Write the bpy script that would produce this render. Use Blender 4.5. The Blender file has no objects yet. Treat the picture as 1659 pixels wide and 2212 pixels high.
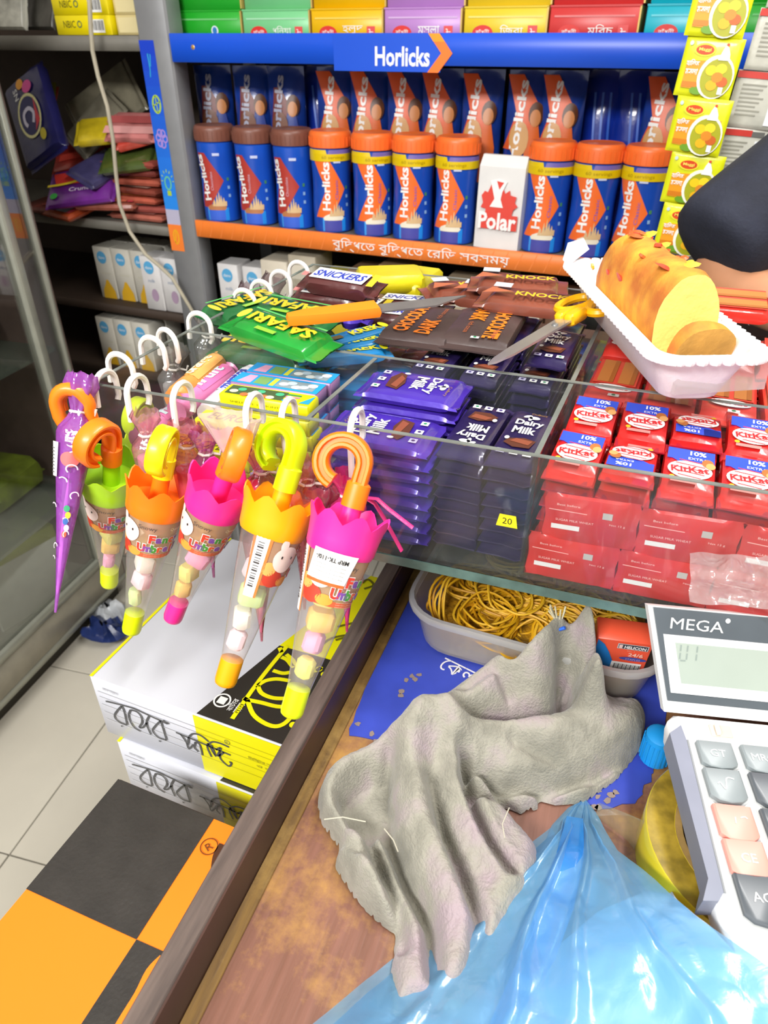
import bpy, math, random
from mathutils import Vector as V, Matrix, noise
from math import sin, cos, pi, radians as R

# ------------------------------------------------------------------ camera
F, HOR, CX, CY = 1540.0, 78.0, 829.5, 1106.0          # pixels, frame 1659 x 2212
PIT, YAW = math.atan((CY - HOR) / F), R(22.6)
CAM = V((0, 0, 1.31))
sc = bpy.context.scene
col = sc.collection
cd = bpy.data.cameras.new('camera')
cam = bpy.data.objects.new('camera', cd)
col.objects.link(cam)
cam.location = CAM
cam.rotation_euler = (pi / 2 - PIT, 0, YAW)
cd.sensor_fit = 'VERTICAL'
cd.sensor_height = 24.0
cd.lens = 24.0 * F / 2212.0
cd.clip_start = 0.01
cd.dof.use_dof = True
cd.dof.focus_distance = 0.44
cd.dof.aperture_fstop = 12.0
sc.camera = cam

# ------------------------------------------------------------------ light
wd = bpy.data.worlds.new('world')
sc.world = wd
wd.use_nodes = True
wd.node_tree.nodes['Background'].inputs[0].default_value = (1.0, 0.98, 0.95, 1)
wd.node_tree.nodes['Background'].inputs[1].default_value = 0.75


def area(name, loc, target, sx, sy, power, colr=(1, 1, 1)):
    l = bpy.data.lights.new(name, 'AREA')
    l.shape = 'RECTANGLE'
    l.size, l.size_y, l.energy, l.color = sx, sy, power, colr
    o = bpy.data.objects.new(name, l)
    col.objects.link(o)
    o.location = loc
    o.rotation_euler = (V(target) - V(loc)).to_track_quat('-Z', 'Y').to_euler()
    return o


area('tube_light', (0.35, 0.45, 2.5), (0.0, 0.42, 0.95), 1.2, 0.12, 19, (1, 0.985, 0.96))
area('tube_light', (-0.45, -1.35, 2.35), (-0.3, 0.9, 0.95), 1.2, 0.3, 46, (1, 0.985, 0.96))
sc.view_settings.view_transform = 'Standard'
sc.view_settings.look = 'None'
sc.view_settings.gamma = 1
sc.view_settings.use_curve_mapping = False
sc.view_settings.exposure = 0.45
sc.cycles.transparent_max_bounces = 32
sc.cycles.max_bounces = 8

# ------------------------------------------------------------------ pixel to place
_fw0, _rt = V((-sin(YAW), cos(YAW), 0)), V((cos(YAW), sin(YAW), 0))
_fw = _fw0 * cos(PIT) - V((0, 0, 1)) * sin(PIT)
_up = V((0, 0, 1)) * cos(PIT) + _fw0 * sin(PIT)


def ray(x, y):
    return _fw * F + _rt * (x - CX) - _up * (y - CY)


def Z(x, y, z):
    d = ray(x, y)
    return CAM + d * ((z - CAM.z) / d.z)


def Y(x, y, v):
    d = ray(x, y)
    return CAM + d * (v / d.y)


def X(x, y, v):
    d = ray(x, y)
    return CAM + d * (v / d.x)


# ------------------------------------------------------------------ materials
def lin(h):
    h = h.lstrip('#')
    c = [int(h[i:i + 2], 16) / 255 for i in (0, 2, 4)]
    return tuple(((x + 0.055) / 1.055) ** 2.4 if x > 0.04045 else x / 12.92 for x in c) + (1,)


_M = {}


def mat(name, h, rough=0.5, metal=0.0, var=0.06, scale=30.0, bump=0.0, bscale=200.0, coat=0.0, alpha=1.0, trans=0.0, h2=None, spec=0.5, sss=0.0, stretch=None):
    if name in _M:
        return _M[name]
    m = bpy.data.materials.new(name)
    m.use_nodes = True
    nt = m.node_tree
    b = nt.nodes['Principled BSDF']
    tc = nt.nodes.new('ShaderNodeTexCoord')
    mp = nt.nodes.new('ShaderNodeMapping')
    if stretch:
        mp.inputs['Scale'].default_value = stretch
    nt.links.new(tc.outputs['Object'], mp.inputs[0])
    no = nt.nodes.new('ShaderNodeTexNoise')
    no.inputs['Scale'].default_value = scale
    no.inputs['Detail'].default_value = 4
    nt.links.new(mp.outputs[0], no.inputs['Vector'])
    cr = nt.nodes.new('ShaderNodeValToRGB')
    c = lin(h)
    c2 = lin(h2) if h2 else tuple(max(0, x * (1 - 2 * var)) for x in c[:3]) + (1,)
    cr.color_ramp.elements[0].position = 0.35
    cr.color_ramp.elements[1].position = 0.65
    cr.color_ramp.elements[0].color = c2
    cr.color_ramp.elements[1].color = c
    nt.links.new(no.outputs[0], cr.inputs[0])
    nt.links.new(cr.outputs[0], b.inputs['Base Color'])
    b.inputs['Roughness'].default_value = rough
    b.inputs['Metallic'].default_value = metal
    b.inputs['Coat Weight'].default_value = coat
    b.inputs['Alpha'].default_value = alpha
    b.inputs['Transmission Weight'].default_value = trans
    b.inputs['Specular IOR Level'].default_value = spec
    if sss:
        b.inputs['Subsurface Weight'].default_value = sss
        b.inputs['Subsurface Radius'].default_value = (0.01, 0.006, 0.004)
    if bump:
        n2 = nt.nodes.new('ShaderNodeTexNoise')
        n2.inputs['Scale'].default_value = bscale
        n2.inputs['Detail'].default_value = 3
        nt.links.new(mp.outputs[0], n2.inputs['Vector'])
        bp = nt.nodes.new('ShaderNodeBump')
        bp.inputs['Strength'].default_value = bump
        bp.inputs['Distance'].default_value = 0.002
        nt.links.new(n2.outputs[0], bp.inputs['Height'])
        nt.links.new(bp.outputs[0], b.inputs['Normal'])
    _M[name] = m
    return m


def clear(name, h, gloss=0.06, rough=0.03, tint=0.0, bump=0.0, bscale=60.0, fres=1.45, milk=0.0, fmul=0.8):
    """thin clear sheet: see-through, tinted, with fresnel sheen and a little milkiness"""
    if name in _M:
        return _M[name]
    m = bpy.data.materials.new(name)
    m.use_nodes = True
    nt = m.node_tree
    nt.nodes.remove(nt.nodes['Principled BSDF'])
    out = nt.nodes['Material Output']
    tr = nt.nodes.new('ShaderNodeBsdfTransparent')
    c = lin(h)
    tr.inputs[0].default_value = tuple(1 - tint + tint * x for x in c[:3]) + (1,)
    gl = nt.nodes.new('ShaderNodeBsdfGlossy')
    gl.inputs['Roughness'].default_value = rough
    df = nt.nodes.new('ShaderNodeBsdfDiffuse')
    df.inputs[0].default_value = c
    tl = nt.nodes.new('ShaderNodeBsdfTranslucent')
    tl.inputs[0].default_value = c
    md = nt.nodes.new('ShaderNodeMixShader')
    md.inputs[0].default_value = 0.4
    nt.links.new(df.outputs[0], md.inputs[1])
    nt.links.new(tl.outputs[0], md.inputs[2])
    m1 = nt.nodes.new('ShaderNodeMixShader')
    m1.inputs[0].default_value = milk
    nt.links.new(tr.outputs[0], m1.inputs[1])
    nt.links.new(md.outputs[0], m1.inputs[2])
    lw = nt.nodes.new('ShaderNodeLayerWeight')          # Schlick: same from both sides of the thin sheet
    fr = nt.nodes.new('ShaderNodeMath')
    fr.operation = 'POWER'
    fr.inputs[1].default_value = 4.5
    nt.links.new(lw.outputs['Facing'], fr.inputs[0])
    ad = nt.nodes.new('ShaderNodeMath')
    ad.operation = 'MULTIPLY_ADD'
    ad.inputs[1].default_value = fmul
    ad.inputs[2].default_value = gloss + 0.025
    ad.use_clamp = True
    nt.links.new(fr.outputs[0], ad.inputs[0])
    m2 = nt.nodes.new('ShaderNodeMixShader')
    nt.links.new(ad.outputs[0], m2.inputs[0])
    nt.links.new(m1.outputs[0], m2.inputs[1])
    nt.links.new(gl.outputs[0], m2.inputs[2])
    nt.links.new(m2.outputs[0], out.inputs[0])
    tc = nt.nodes.new('ShaderNodeTexCoord')
    no = nt.nodes.new('ShaderNodeTexNoise')
    no.inputs['Scale'].default_value = bscale
    nt.links.new(tc.outputs['Object'], no.inputs['Vector'])
    bp = nt.nodes.new('ShaderNodeBump')
    bp.inputs['Strength'].default_value = bump
    bp.inputs['Distance'].default_value = 0.003
    nt.links.new(no.outputs[0], bp.inputs['Height'])
    nt.links.new(bp.outputs[0], gl.inputs['Normal'])
    nt.links.new(bp.outputs[0], df.inputs['Normal'])
    _M[name] = m
    return m


def ink(h):                                            # flat printing ink
    return mat('ink_' + h.lstrip('#'), h, 0.4, var=0.02)


# ------------------------------------------------------------------ text outlines
_T = {}


def text_geo(s, bold=0.0, font=None):
    k = (s, bold)
    if k not in _T:
        cu = bpy.data.curves.new('t', 'FONT')
        cu.body = s
        cu.size = 1.0
        cu.offset = bold
        cu.resolution_u = 2
        o = bpy.data.objects.new('t', cu)
        me = bpy.data.meshes.new_from_object(o)
        vs = [(v.co.x, v.co.y) for v in me.vertices]
        fs = [tuple(p.vertices) for p in me.polygons]
        bpy.data.objects.remove(o)
        bpy.data.meshes.remove(me)
        bpy.data.curves.remove(cu)
        if not vs:
            vs, fs = [(0, 0), (1, 0), (1, 1)], []
        x0, x1 = min(a for a, b in vs), max(a for a, b in vs)
        y0, y1 = min(b for a, b in vs), max(b for a, b in vs)
        w, h = max(x1 - x0, 1e-6), max(y1 - y0, 1e-6)
        vs = [((a - (x0 + x1) / 2), (b - (y0 + y1) / 2)) for a, b in vs]
        _T[k] = (vs, fs, w, h)
    return _T[k]


def rotz(a):
    return Matrix.Rotation(a, 4, 'Z')


def T(x, y=0, z=0):
    return Matrix.Translation(V(x) if isinstance(x, (tuple, V)) else (x, y, z))


def basis(o, u, v):
    """matrix whose local x,y,z run along u, v, u x v from point o"""
    u = V(u).normalized()
    n = u.cross(V(v)).normalized()
    v = n.cross(u)
    m = Matrix((u, v, n)).transposed().to_4x4()
    m.translation = V(o)
    return m


class MB:
    def __init__(s, M=None):
        s.v, s.f, s.m, s.mats, s.M = [], [], [], [], M

    def mi(s, m):
        if m not in s.mats:
            s.mats.append(m)
        return s.mats.index(m)

    def add(s, vs, fs, m, M=None):
        n = len(s.v)
        M = M if M is not None else s.M
        if M is None:
            s.v += [V(p) for p in vs]
        elif callable(M):
            s.v += [M(V(p)) for p in vs]
        else:
            s.v += [M @ V(p) for p in vs]
        k = s.mi(m)
        for f in fs:
            s.f.append(tuple(i + n for i in f))
            s.m.append(k)
        return s

    def box(s, x0, x1, y0, y1, z0, z1, m, M=None, c=0.0):
        if c <= 0:
            vs = [(x, y, z) for z in (z0, z1) for y in (y0, y1) for x in (x0, x1)]
            return s.add(vs, [(0, 2, 3, 1), (4, 5, 7, 6), (0, 1, 5, 4), (2, 6, 7, 3), (0, 4, 6, 2), (1, 3, 7, 5)], m, M)
        # chamfered box: octagonal rings
        def ring(z, i):
            return [(x0 + c + i, y0 + i, z), (x1 - c - i, y0 + i, z), (x1 - i, y0 + c + i, z), (x1 - i, y1 - c - i, z), (x1 - c - i, y1 - i, z), (x0 + c + i, y1 - i, z), (x0 + i, y1 - c - i, z), (x0 + i, y0 + c + i, z)]
        vs = ring(z0, c * .7) + ring(z0 + c, 0) + ring(z1 - c, 0) + ring(z1, c * .7)
        fs = [tuple(range(7, -1, -1)), tuple(range(24, 32))]
        for r in range(3):
            for i in range(8):
                j = (i + 1) % 8
                fs.append((r * 8 + i, r * 8 + j, r * 8 + 8 + j, r * 8 + 8 + i))
        return s.add(vs, fs, m, M)

    def hexa(s, b, t, m, M=None):                      # 4 bottom points, 4 top points
        return s.add(list(b) + list(t), [(3, 2, 1, 0), (4, 5, 6, 7), (0, 1, 5, 4), (1, 2, 6, 5), (2, 3, 7, 6), (3, 0, 4, 7)], m, M)

    def prism(s, pts, z0, z1, m, M=None):
        n = len(pts)
        vs = [(p[0], p[1], z0) for p in pts] + [(p[0], p[1], z1) for p in pts]
        fs = [tuple(range(n - 1, -1, -1)), tuple(range(n, 2 * n))] + [(i, (i + 1) % n, n + (i + 1) % n, n + i) for i in range(n)]
        return s.add(vs, fs, m, M)

    def poly(s, pts, m, M=None, z=0.0):
        return s.add([(p[0], p[1], z) for p in pts], [tuple(range(len(pts)))], m, M)

    def rect(s, x0, y0, x1, y1, m, M=None, z=0.0, nx=1, ny=1):
        vs = [(x0 + (x1 - x0) * i / nx, y0 + (y1 - y0) * j / ny, z) for j in range(ny + 1) for i in range(nx + 1)]
        fs = [(j * (nx + 1) + i, j * (nx + 1) + i + 1, (j + 1) * (nx + 1) + i + 1, (j + 1) * (nx + 1) + i) for j in range(ny) for i in range(nx)]
        return s.add(vs, fs, m, M)

    def rows(s, rr, m, M=None, z=0.0, nx=6):            # [(v, u0, u1)] filled strip
        vs, fs = [], []
        for v, a, b in rr:
            vs += [(a + (b - a) * i / nx, v, z) for i in range(nx + 1)]
        for j in range(len(rr) - 1):
            for i in range(nx):
                a = j * (nx + 1) + i
                fs.append((a, a + 1, a + nx + 2, a + nx + 1))
        return s.add(vs, fs, m, M)

    def ell(s, cx, cy, rx, ry, m, M=None, z=0.0, n=20, rot=0.0):
        if M is not None and callable(M):              # bent on a curved face: concentric rings
            kk = 4
            vs = [(cx, cy, z)]
            for k in range(1, kk + 1):
                for i in range(n):
                    x, y = rx * k / kk * cos(2 * pi * i / n), ry * k / kk * sin(2 * pi * i / n)
                    vs.append((cx + x * cos(rot) - y * sin(rot), cy + x * sin(rot) + y * cos(rot), z))
            fs = [(0, 1 + i, 1 + (i + 1) % n) for i in range(n)]
            for k in range(kk - 1):
                fs += [(1 + k * n + i, 1 + (k + 1) * n + i, 1 + (k + 1) * n + (i + 1) % n, 1 + k * n + (i + 1) % n) for i in range(n)]
            return s.add(vs, fs, m, M)
        ps = []
        for i in range(n):
            x, y = rx * cos(2 * pi * i / n), ry * sin(2 * pi * i / n)
            ps.append((cx + x * cos(rot) - y * sin(rot), cy + x * sin(rot) + y * cos(rot)))
        return s.poly(ps, m, M, z)

    def ring(s, cx, cy, rx, ry, w, m, M=None, z=0.0, n=24):
        vs = [(cx + (rx - k * w) * cos(2 * pi * i / n), cy + (ry - k * w) * sin(2 * pi * i / n), z) for k in (0, 1) for i in range(n)]
        return s.add(vs, [(i, (i + 1) % n, n + (i + 1) % n, n + i) for i in range(n)], m, M)

    def text(s, t, m, M=None, cx=0.0, cy=0.0, h=None, w=None, rot=0.0, bold=0.0, z=0.0, slant=0.0):
        vs, fs, tw, th = text_geo(t, bold)
        if h is None:
            sx = sy = w / tw
        else:
            sy = h / th
            sx = (w / tw) if w else sy
        c, q = cos(rot), sin(rot)
        o = []
        for a, b in vs:
            a, b = a * sx + slant * b * sy, b * sy
            o.append((cx + a * c - b * q, cy + a * q + b * c, z))
        return s.add(o, fs, m, M)

    def stroke(s, pts, w, m, M=None, z=0.0):
        pts = [V((p[0], p[1], 0)) for p in pts]
        if len(pts) > 2:                               # smooth the pen line
            o = []
            for i in range(len(pts) - 1):
                a, b_, c, d = pts[max(i - 1, 0)], pts[i], pts[i + 1], pts[min(i + 2, len(pts) - 1)]
                o += [.5 * (2 * b_ + (c - a) * t + (2 * a - 5 * b_ + 4 * c - d) * t * t + (3 * b_ - a - 3 * c + d) * t ** 3) for t in (0, .25, .5, .75)]
            pts = o + [pts[-1]]
        vs, fs = [], []
        for i, p in enumerate(pts):
            d = (pts[min(i + 1, len(pts) - 1)] - pts[max(i - 1, 0)])
            d = d.normalized() if d.length > 0 else V((1, 0, 0))
            n = V((-d.y, d.x, 0)) * w / 2
            vs += [(p.x + n.x, p.y + n.y, z), (p.x - n.x, p.y - n.y, z)]
        for i in range(len(pts) - 1):
            fs.append((2 * i + 1, 2 * i + 3, 2 * i + 2, 2 * i))
        return s.add(vs, fs, m, M)

    def tube(s, pts, r, m, n=8, closed=False, M=None, flat=1.0):
        pts = [V(p) for p in pts]
        k = len(pts)
        rr = r if isinstance(r, (list, tuple)) else [r] * k
        vs, fs = [], []
        prev = None
        for i, p in enumerate(pts):
            if closed:
                d = pts[(i + 1) % k] - pts[i - 1]
            else:
                d = pts[min(i + 1, k - 1)] - pts[max(i - 1, 0)]
            d.normalize()
            if prev is None:
                a = d.cross(V((0, 0, 1)) if abs(d.z) < .9 else V((1, 0, 0))).normalized()
            else:
                a = (prev - d * prev.dot(d)).normalized()
            prev = a
            b = d.cross(a)
            vs += [p + (a * cos(2 * pi * j / n) + b * sin(2 * pi * j / n) * flat) * rr[i] for j in range(n)]
        for i in range(k if closed else k - 1):
            for j in range(n):
                i2 = (i + 1) % k
                fs.append((i * n + j, i * n + (j + 1) % n, i2 * n + (j + 1) % n, i2 * n + j))
        if not closed:
            fs += [tuple(range(n - 1, -1, -1)), tuple(range((k - 1) * n, k * n))]
        return s.add(vs, fs, m, M)

    def lathe(s, prof, m, n=24, M=None, cap0=True, cap1=True):
        vs, fs = [], []
        for r, z in prof:
            vs += [(r * cos(2 * pi * j / n), r * sin(2 * pi * j / n), z) for j in range(n)]
        for i in range(len(prof) - 1):
            for j in range(n):
                fs.append((i * n + j, i * n + (j + 1) % n, (i + 1) * n + (j + 1) % n, (i + 1) * n + j))
        if cap0 and prof[0][0] > 0:
            fs.append(tuple(range(n - 1, -1, -1)))
        if cap1 and prof[-1][0] > 0:
            fs.append(tuple(range((len(prof) - 1) * n, len(prof) * n)))
        return s.add(vs, fs, m, M)

    def grid(s, fn, nu, nv, m, M=None):
        vs = [fn(i / nu, j / nv) for j in range(nv + 1) for i in range(nu + 1)]
        fs = [(j * (nu + 1) + i, j * (nu + 1) + i + 1, (j + 1) * (nu + 1) + i + 1, (j + 1) * (nu + 1) + i) for j in range(nv) for i in range(nu)]
        return s.add(vs, fs, m, M)

    def mesh(s, name, ang=0.7):
        me = bpy.data.meshes.new(name)
        me.from_pydata(s.v, [], s.f)
        for m in s.mats:
            me.materials.append(m)
        me.polygons.foreach_set('material_index', s.m)
        me.polygons.foreach_set('use_smooth', [True] * len(s.f))
        me.update()
        if ang:
            me.set_sharp_from_angle(angle=ang)
        return me

    def build(s, name, parent=None, ang=0.7, label=None, cat=None, group=None, kind=None, loc=None):
        if loc is not None:                            # vertices were given in room coordinates
            s.v = [p - V(loc) for p in s.v]
        o = bpy.data.objects.new(name, s.mesh(name, ang))
        col.objects.link(o)
        if parent:
            o.parent = parent
        elif loc is not None:
            o.location = loc
        return tag(o, label, cat, group, kind)


def tag(o, label=None, cat=None, group=None, kind=None):
    for k, x in (('label', label), ('category', cat), ('group', group), ('kind', kind)):
        if x:
            o[k] = x
    return o


def thing(name, label, cat, loc=(0, 0, 0), rot=None, group=None, M=None):
    o = bpy.data.objects.new(name, None)
    o.empty_display_size = 0.01
    col.objects.link(o)
    if M is not None:
        o.matrix_basis = M
    else:
        o.location = loc
        if rot is not None:
            o.rotation_euler = rot if isinstance(rot, (tuple, list)) else (0, 0, rot)
    return tag(o, label, cat, group)


def part(mesh, name, parent, label=None):
    """an object that shares an existing mesh"""
    o = bpy.data.objects.new(name, mesh)
    col.objects.link(o)
    o.parent = parent
    return tag(o, label)


def kit(parts, name, label, cat, M, group=None):
    """one thing from shared part meshes [(part name, mesh, label or None, [sub parts])]"""
    t = thing(name, label, cat, group=group, M=M)
    for p in parts:
        q = part(p[1], p[0], t, p[2] if len(p) > 2 else None)
        for sub in (p[3] if len(p) > 3 else []):
            part(sub[1], sub[0], q)
    return t


def at(p, rot=0.0, tilt=0.0, roll=0.0):
    return T(V(p)) @ rotz(rot) @ Matrix.Rotation(tilt, 4, 'Y') @ Matrix.Rotation(roll, 4, 'X')


ORD = ['first', 'second', 'third', 'fourth', 'fifth', 'sixth', 'seventh', 'eighth', 'ninth', 'tenth', 'eleventh', 'twelfth', 'thirteenth', 'fourteenth']
STEEL = mat('brushed_steel', '#b4b4b2', 0.35, 0.8, bump=0.05)
WHITE = ink('#f4f4f2')


def pack(mb, L, W, H, m, fin=0.006, seed=0, wr=0.0004, teeth=True):
    """pillow wrapper lying flat: x along L with crimped serrated fins, top near z=H"""
    rnd = random.Random(seed)
    ny = 12
    e = min(0.006, L * .12)
    xs = [-L / 2, -L / 2 + fin * .5, -L / 2 + fin, -L / 2 + fin + e * .4, -L / 2 + fin + e, -L * .17, 0]
    xs = xs + [-x for x in xs[-2::-1]]
    sc_ = [0.04, 0.05, 0.12, 0.75, 1, 1, 1]
    sc_ = sc_ + sc_[-2::-1]
    ys = [-.5, -.47, -.36, 0, .36, .47, .5]
    ht = [.5, .86, 1, 1, 1, .86, .5]
    vs, fs = [], []
    n = len(xs)
    rw = 13
    for i, x in enumerate(xs):
        ring = [(y, .5 + (h - .5)) for y, h in zip(ys, ht)] + [(y, 1 - h) for y, h in list(zip(ys, ht))[-2:0:-1]]
        for j, (y, h) in enumerate(ring):
            zz = H * (.45 + (h - .5) * sc_[i]) + H * .05
            if sc_[i] > .5 and h > .9:
                zz += rnd.uniform(-wr, wr)
            if sc_[i] <= .12:
                zz += 0.0006 * sin(y * 25) + (0.0003 if h > .5 else -.0003)
            xx = x
            if teeth and i in (0, n - 1):
                xx += (0.0012 if j % 2 else 0) * (1 if i == 0 else -1)
            vs.append((xx, y * W * (1 if sc_[i] > .5 else 1.03), zz))
    k = 12
    for i in range(n - 1):
        for j in range(k):
            fs.append((i * k + j, (i + 1) * k + j, (i + 1) * k + (j + 1) % k, i * k + (j + 1) % k))
    fs.append(tuple(range(k)))
    fs.append(tuple(range((n - 1) * k, n * k))[::-1])
    mb.add(vs, fs, m)
    return mb

# ================================================================== the room
DESK = 0.95
tile_m = mat('floor_tile', '#d2ccbd', 0.18, var=0.03, scale=6, spec=0.5)
wall_m = mat('painted_wall', '#cfcac0', 0.8, var=0.03)
b = MB(); b.box(-2.2, 1.9, -2.8, 2.0, -0.05, -0.004, mat('grout', '#8d887c', 0.9))
floor = b.build('floor', kind='structure')
TA = R(8)
c0 = Z(20, 1846, 0)
tl = MB(); tl.box(-.2235, .2235, -.2235, .2235, -.004, 0, tile_m, c=.0012)
tme = tl.mesh('tile')
for i in range(-3, 5):
    for j in range(-4, 4):
        p = c0 + rotz(TA) @ V(((i + .5) * .45, (j + .5) * .45, 0))
        if -2.0 < p.x < 1.7 and -1.9 < p.y < 1.75:
            q = part(tme, 'tile', floor)
            q.location = p
            q.rotation_euler.z = TA
for nm, a in (('wall_back', (-2.3, 2.0, 1.9, 2.0, 0, 2.8)), ('wall_left', (-2.3, -2.2, -2.9, 1.9, 0, 2.8)), ('wall_right', (1.9, 2.0, -2.9, 1.9, 0, 2.8))):
    b = MB(); b.box(*a, wall_m); b.build(nm, kind='structure')
b = MB(); b.box(-2.3, 2.0, -2.9, 2.0, 2.8, 2.9, mat('ceiling_paint', '#e8e6e0', 0.9)); b.build('ceiling', kind='structure')

# ================================================================== display rack at the back
YS = 1.356                                              # front plane of the rack
grey = mat('rack_grey', '#8f9093', 0.4, 0.3, var=0.04)
dgrey = mat('rack_shelf_edge', '#77746c', 0.5, 0.1)
brown = mat('rack_inside', '#3a2c22', 0.7)
blue = mat('banner_blue', '#1553d6', 0.35, var=0.05, scale=3)
orange = mat('strip_orange', '#f58232', 0.45, var=0.05, scale=8)
rack = thing('display_rack', 'tall grey shop rack along the back with blue header and orange shelf strip', 'shelf rack', (-.4, YS, 0))
RL = V((-.4, YS, 0))


def rk(mb, name, label=None, parent=None):
    mb.v = [p - RL for p in mb.v]
    o = mb.build(name, parent or rack)
    return tag(o, label)


b = MB(); b.box(-2.1, .75, 1.74, 1.76, 0, 2.2, brown); rk(b, 'back_panel', 'dark brown back board')
posts = []
for x in (-1.084, .62):
    b = MB(); b.box(x, x + .074, YS, YS + .05, 0, 2.2, grey, c=.004); posts.append(rk(b, 'upright'))
    b = MB(); b.box(x + .02, x + .054, YS + .34, YS + .38, 0, 2.2, grey); rk(b, 'rear_upright')
# printed strip on the left upright
b = MB(basis(V((-1.084, YS - .0006, .93)), (1, 0, 0), (0, 0, 1)))
cy, ly, pk = ink('#2aa0c8'), ink('#a8c840'), ink('#a48ad8')
for k in range(12):                                     # blue printed fading to lighter blue
    f = k / 11
    h = '#%02x%02x%02x' % tuple(int(a + (c_ - a) * f) for a, c_ in zip((0x2a, 0x88, 0xe8), (0x16, 0x3f, 0xc4)))
    b.rect(.001, .065 + k * .0257, .036, .065 + (k + 1) * .0257, ink(h))
b.rect(.001, .034, .036, .065, ink('#b8b4cc'))
b.rect(.001, -.022, .036, .034, orange)
z_ = .0004
b.tube([(.02, .33, 0), (.023, .35, 0), (.017, .352, 0), (.018, .325, 0), (.016, .312, 0)], .0012, cy, 4)
b.ring(.021, .265, .011, .017, .004, ly, z=z_); b.stroke([(.012, .262), (.03, .27)], .002, ly, z=z_); b.stroke([(.022, .25), (.02, .28)], .002, ly, z=z_)
for k in range(6):
    b.ring(.021 + .008 * cos(k), .203 + .011 * sin(k), .007, .008, .003, pk, z=z_ + k * 5e-5)
b.ring(.019, .118, .009, .014, .003, ink('#6fc48c'), z=z_); b.rect(.014, .093, .024, .103, ly, z=z_)
for a in range(7):
    t = pi * a / 6
    b.stroke([(.019 + .012 * cos(t), .122 + .017 * sin(t)), (.019 + .016 * cos(t), .122 + .023 * sin(t))], .0018, ly, z=z_)
b.ring(.019, .008, .008, .016, .003, ink('#f0b020'), z=z_); b.stroke([(.016, -.004), (.02, .02)], .003, ink('#f0b020'), z=z_)
b.v = [p - RL for p in b.v]
b.build('printed_strip', posts[0], label='blue strip with small doodles and an orange end')
# shelves
for (x0, x1, z0, z1, nm, m_) in ((-1.01, .62, .944, .974, 'main_shelf', dgrey), (-1.01, .62, 1.268, 1.288, 'upper_shelf', dgrey), (-2.1, -1.084, .936, .956, 'side_shelf', dgrey), (-2.1, -1.084, 1.285, 1.311, 'side_upper_shelf', dgrey),
                             (-2.1, -1.084, .737, .757, 'side_lower_shelf', brown), (-2.1, .62, .57, .59, 'lower_shelf', brown), (-1.01, .62, .735, .755, 'middle_shelf', brown), (-2.1, .62, .2, .22, 'bottom_shelf', brown), (-2.1, .62, 1.72, 1.74, 'top_shelf', dgrey)):
    b = MB(); b.box(x0, x1, YS + .004, 1.74, z0, z1, m_, c=.002); rk(b, nm)
b = MB(); b.box(-1.009, .62, YS - .002, YS + .006, 1.268, 1.3145, blue, c=.001)
hd = rk(b, 'header_banner', 'blue header strip with white lettering')
b = MB(); b.box(-.66, -.46, YS - .003, YS - .001, 1.2585, 1.3145, blue); rk(b, 'header_tab', parent=None)
M_ = basis(V((0, YS - .0036, 0)), (1, 0, 0), (0, 0, 1))
b = MB(M_)
p = Y(870, 122, YS); b.text('Horlicks', WHITE, cx=p.x, cy=p.z, h=.029, w=.101, bold=.025)
p = Y(952, 115, YS); x, z = p.x, p.z
b.poly([(x - .022, z + .028), (x - .002, z + .028), (x + .022, z), (x - .002, z - .028), (x - .022, z - .028), (x + .002, z)], ink('#ff7a2a'), z=.0003)
b.poly([(x - .022, z + .028), (x - .002, z + .028), (x + .008, z + .016), (x - .012, z + .016)], ink('#ff9a1c'), z=.0005)
b.v = [q - RL for q in b.v]
b.build('lettering', hd)
p = Y(418, 102, YS)
b = MB(); b.lathe([(.0052, 0), (.0052, .0015), (.003, .0025), (.0005, .0028)], mat('brass_pin', '#e0b468', .3, .6), 12, T(p - RL) @ Matrix.Rotation(pi / 2, 4, 'X')); b.build('pin', hd, label='brass pin head')
b = MB(); b.box(-1.009, .62, YS - .002, YS + .006, .944, .978, orange, c=.001)
st = rk(b, 'shelf_edge_strip', 'orange shelf edge strip with white lettering')
b = MB(M_)
p, q = Y(720, 525, YS), Y(1102, 553, YS)
b.text('বুিদ্ধেত বুিদ্ধেত েরিড সবসময়', WHITE, cx=(p.x + q.x) / 2, cy=.9595, h=.026, w=q.x - p.x)
for k in range(60):                                     # fine diagonal print
    x = -1.0 + k * .027
    b.stroke([(x, .946), (x + .012, .976)], .0012, ink('#f78f45'), z=-.0008)
b.v = [q - RL for q in b.v]
b.build('lettering', st)

# ------------------------------------------------------------------ jars
jb = {'choc': ('#1a55c8', '#b03a30', '#7a4a3c'), 'orange': ('#1d50bc', '#f5702c', '#f5702c')}


def cyl(Rf):
    def g(u, v, dr=0.0009):
        r = Rf(v) + dr
        return V((r * sin(u / .0395), -r * cos(u / .0395), v))
    return g


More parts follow.
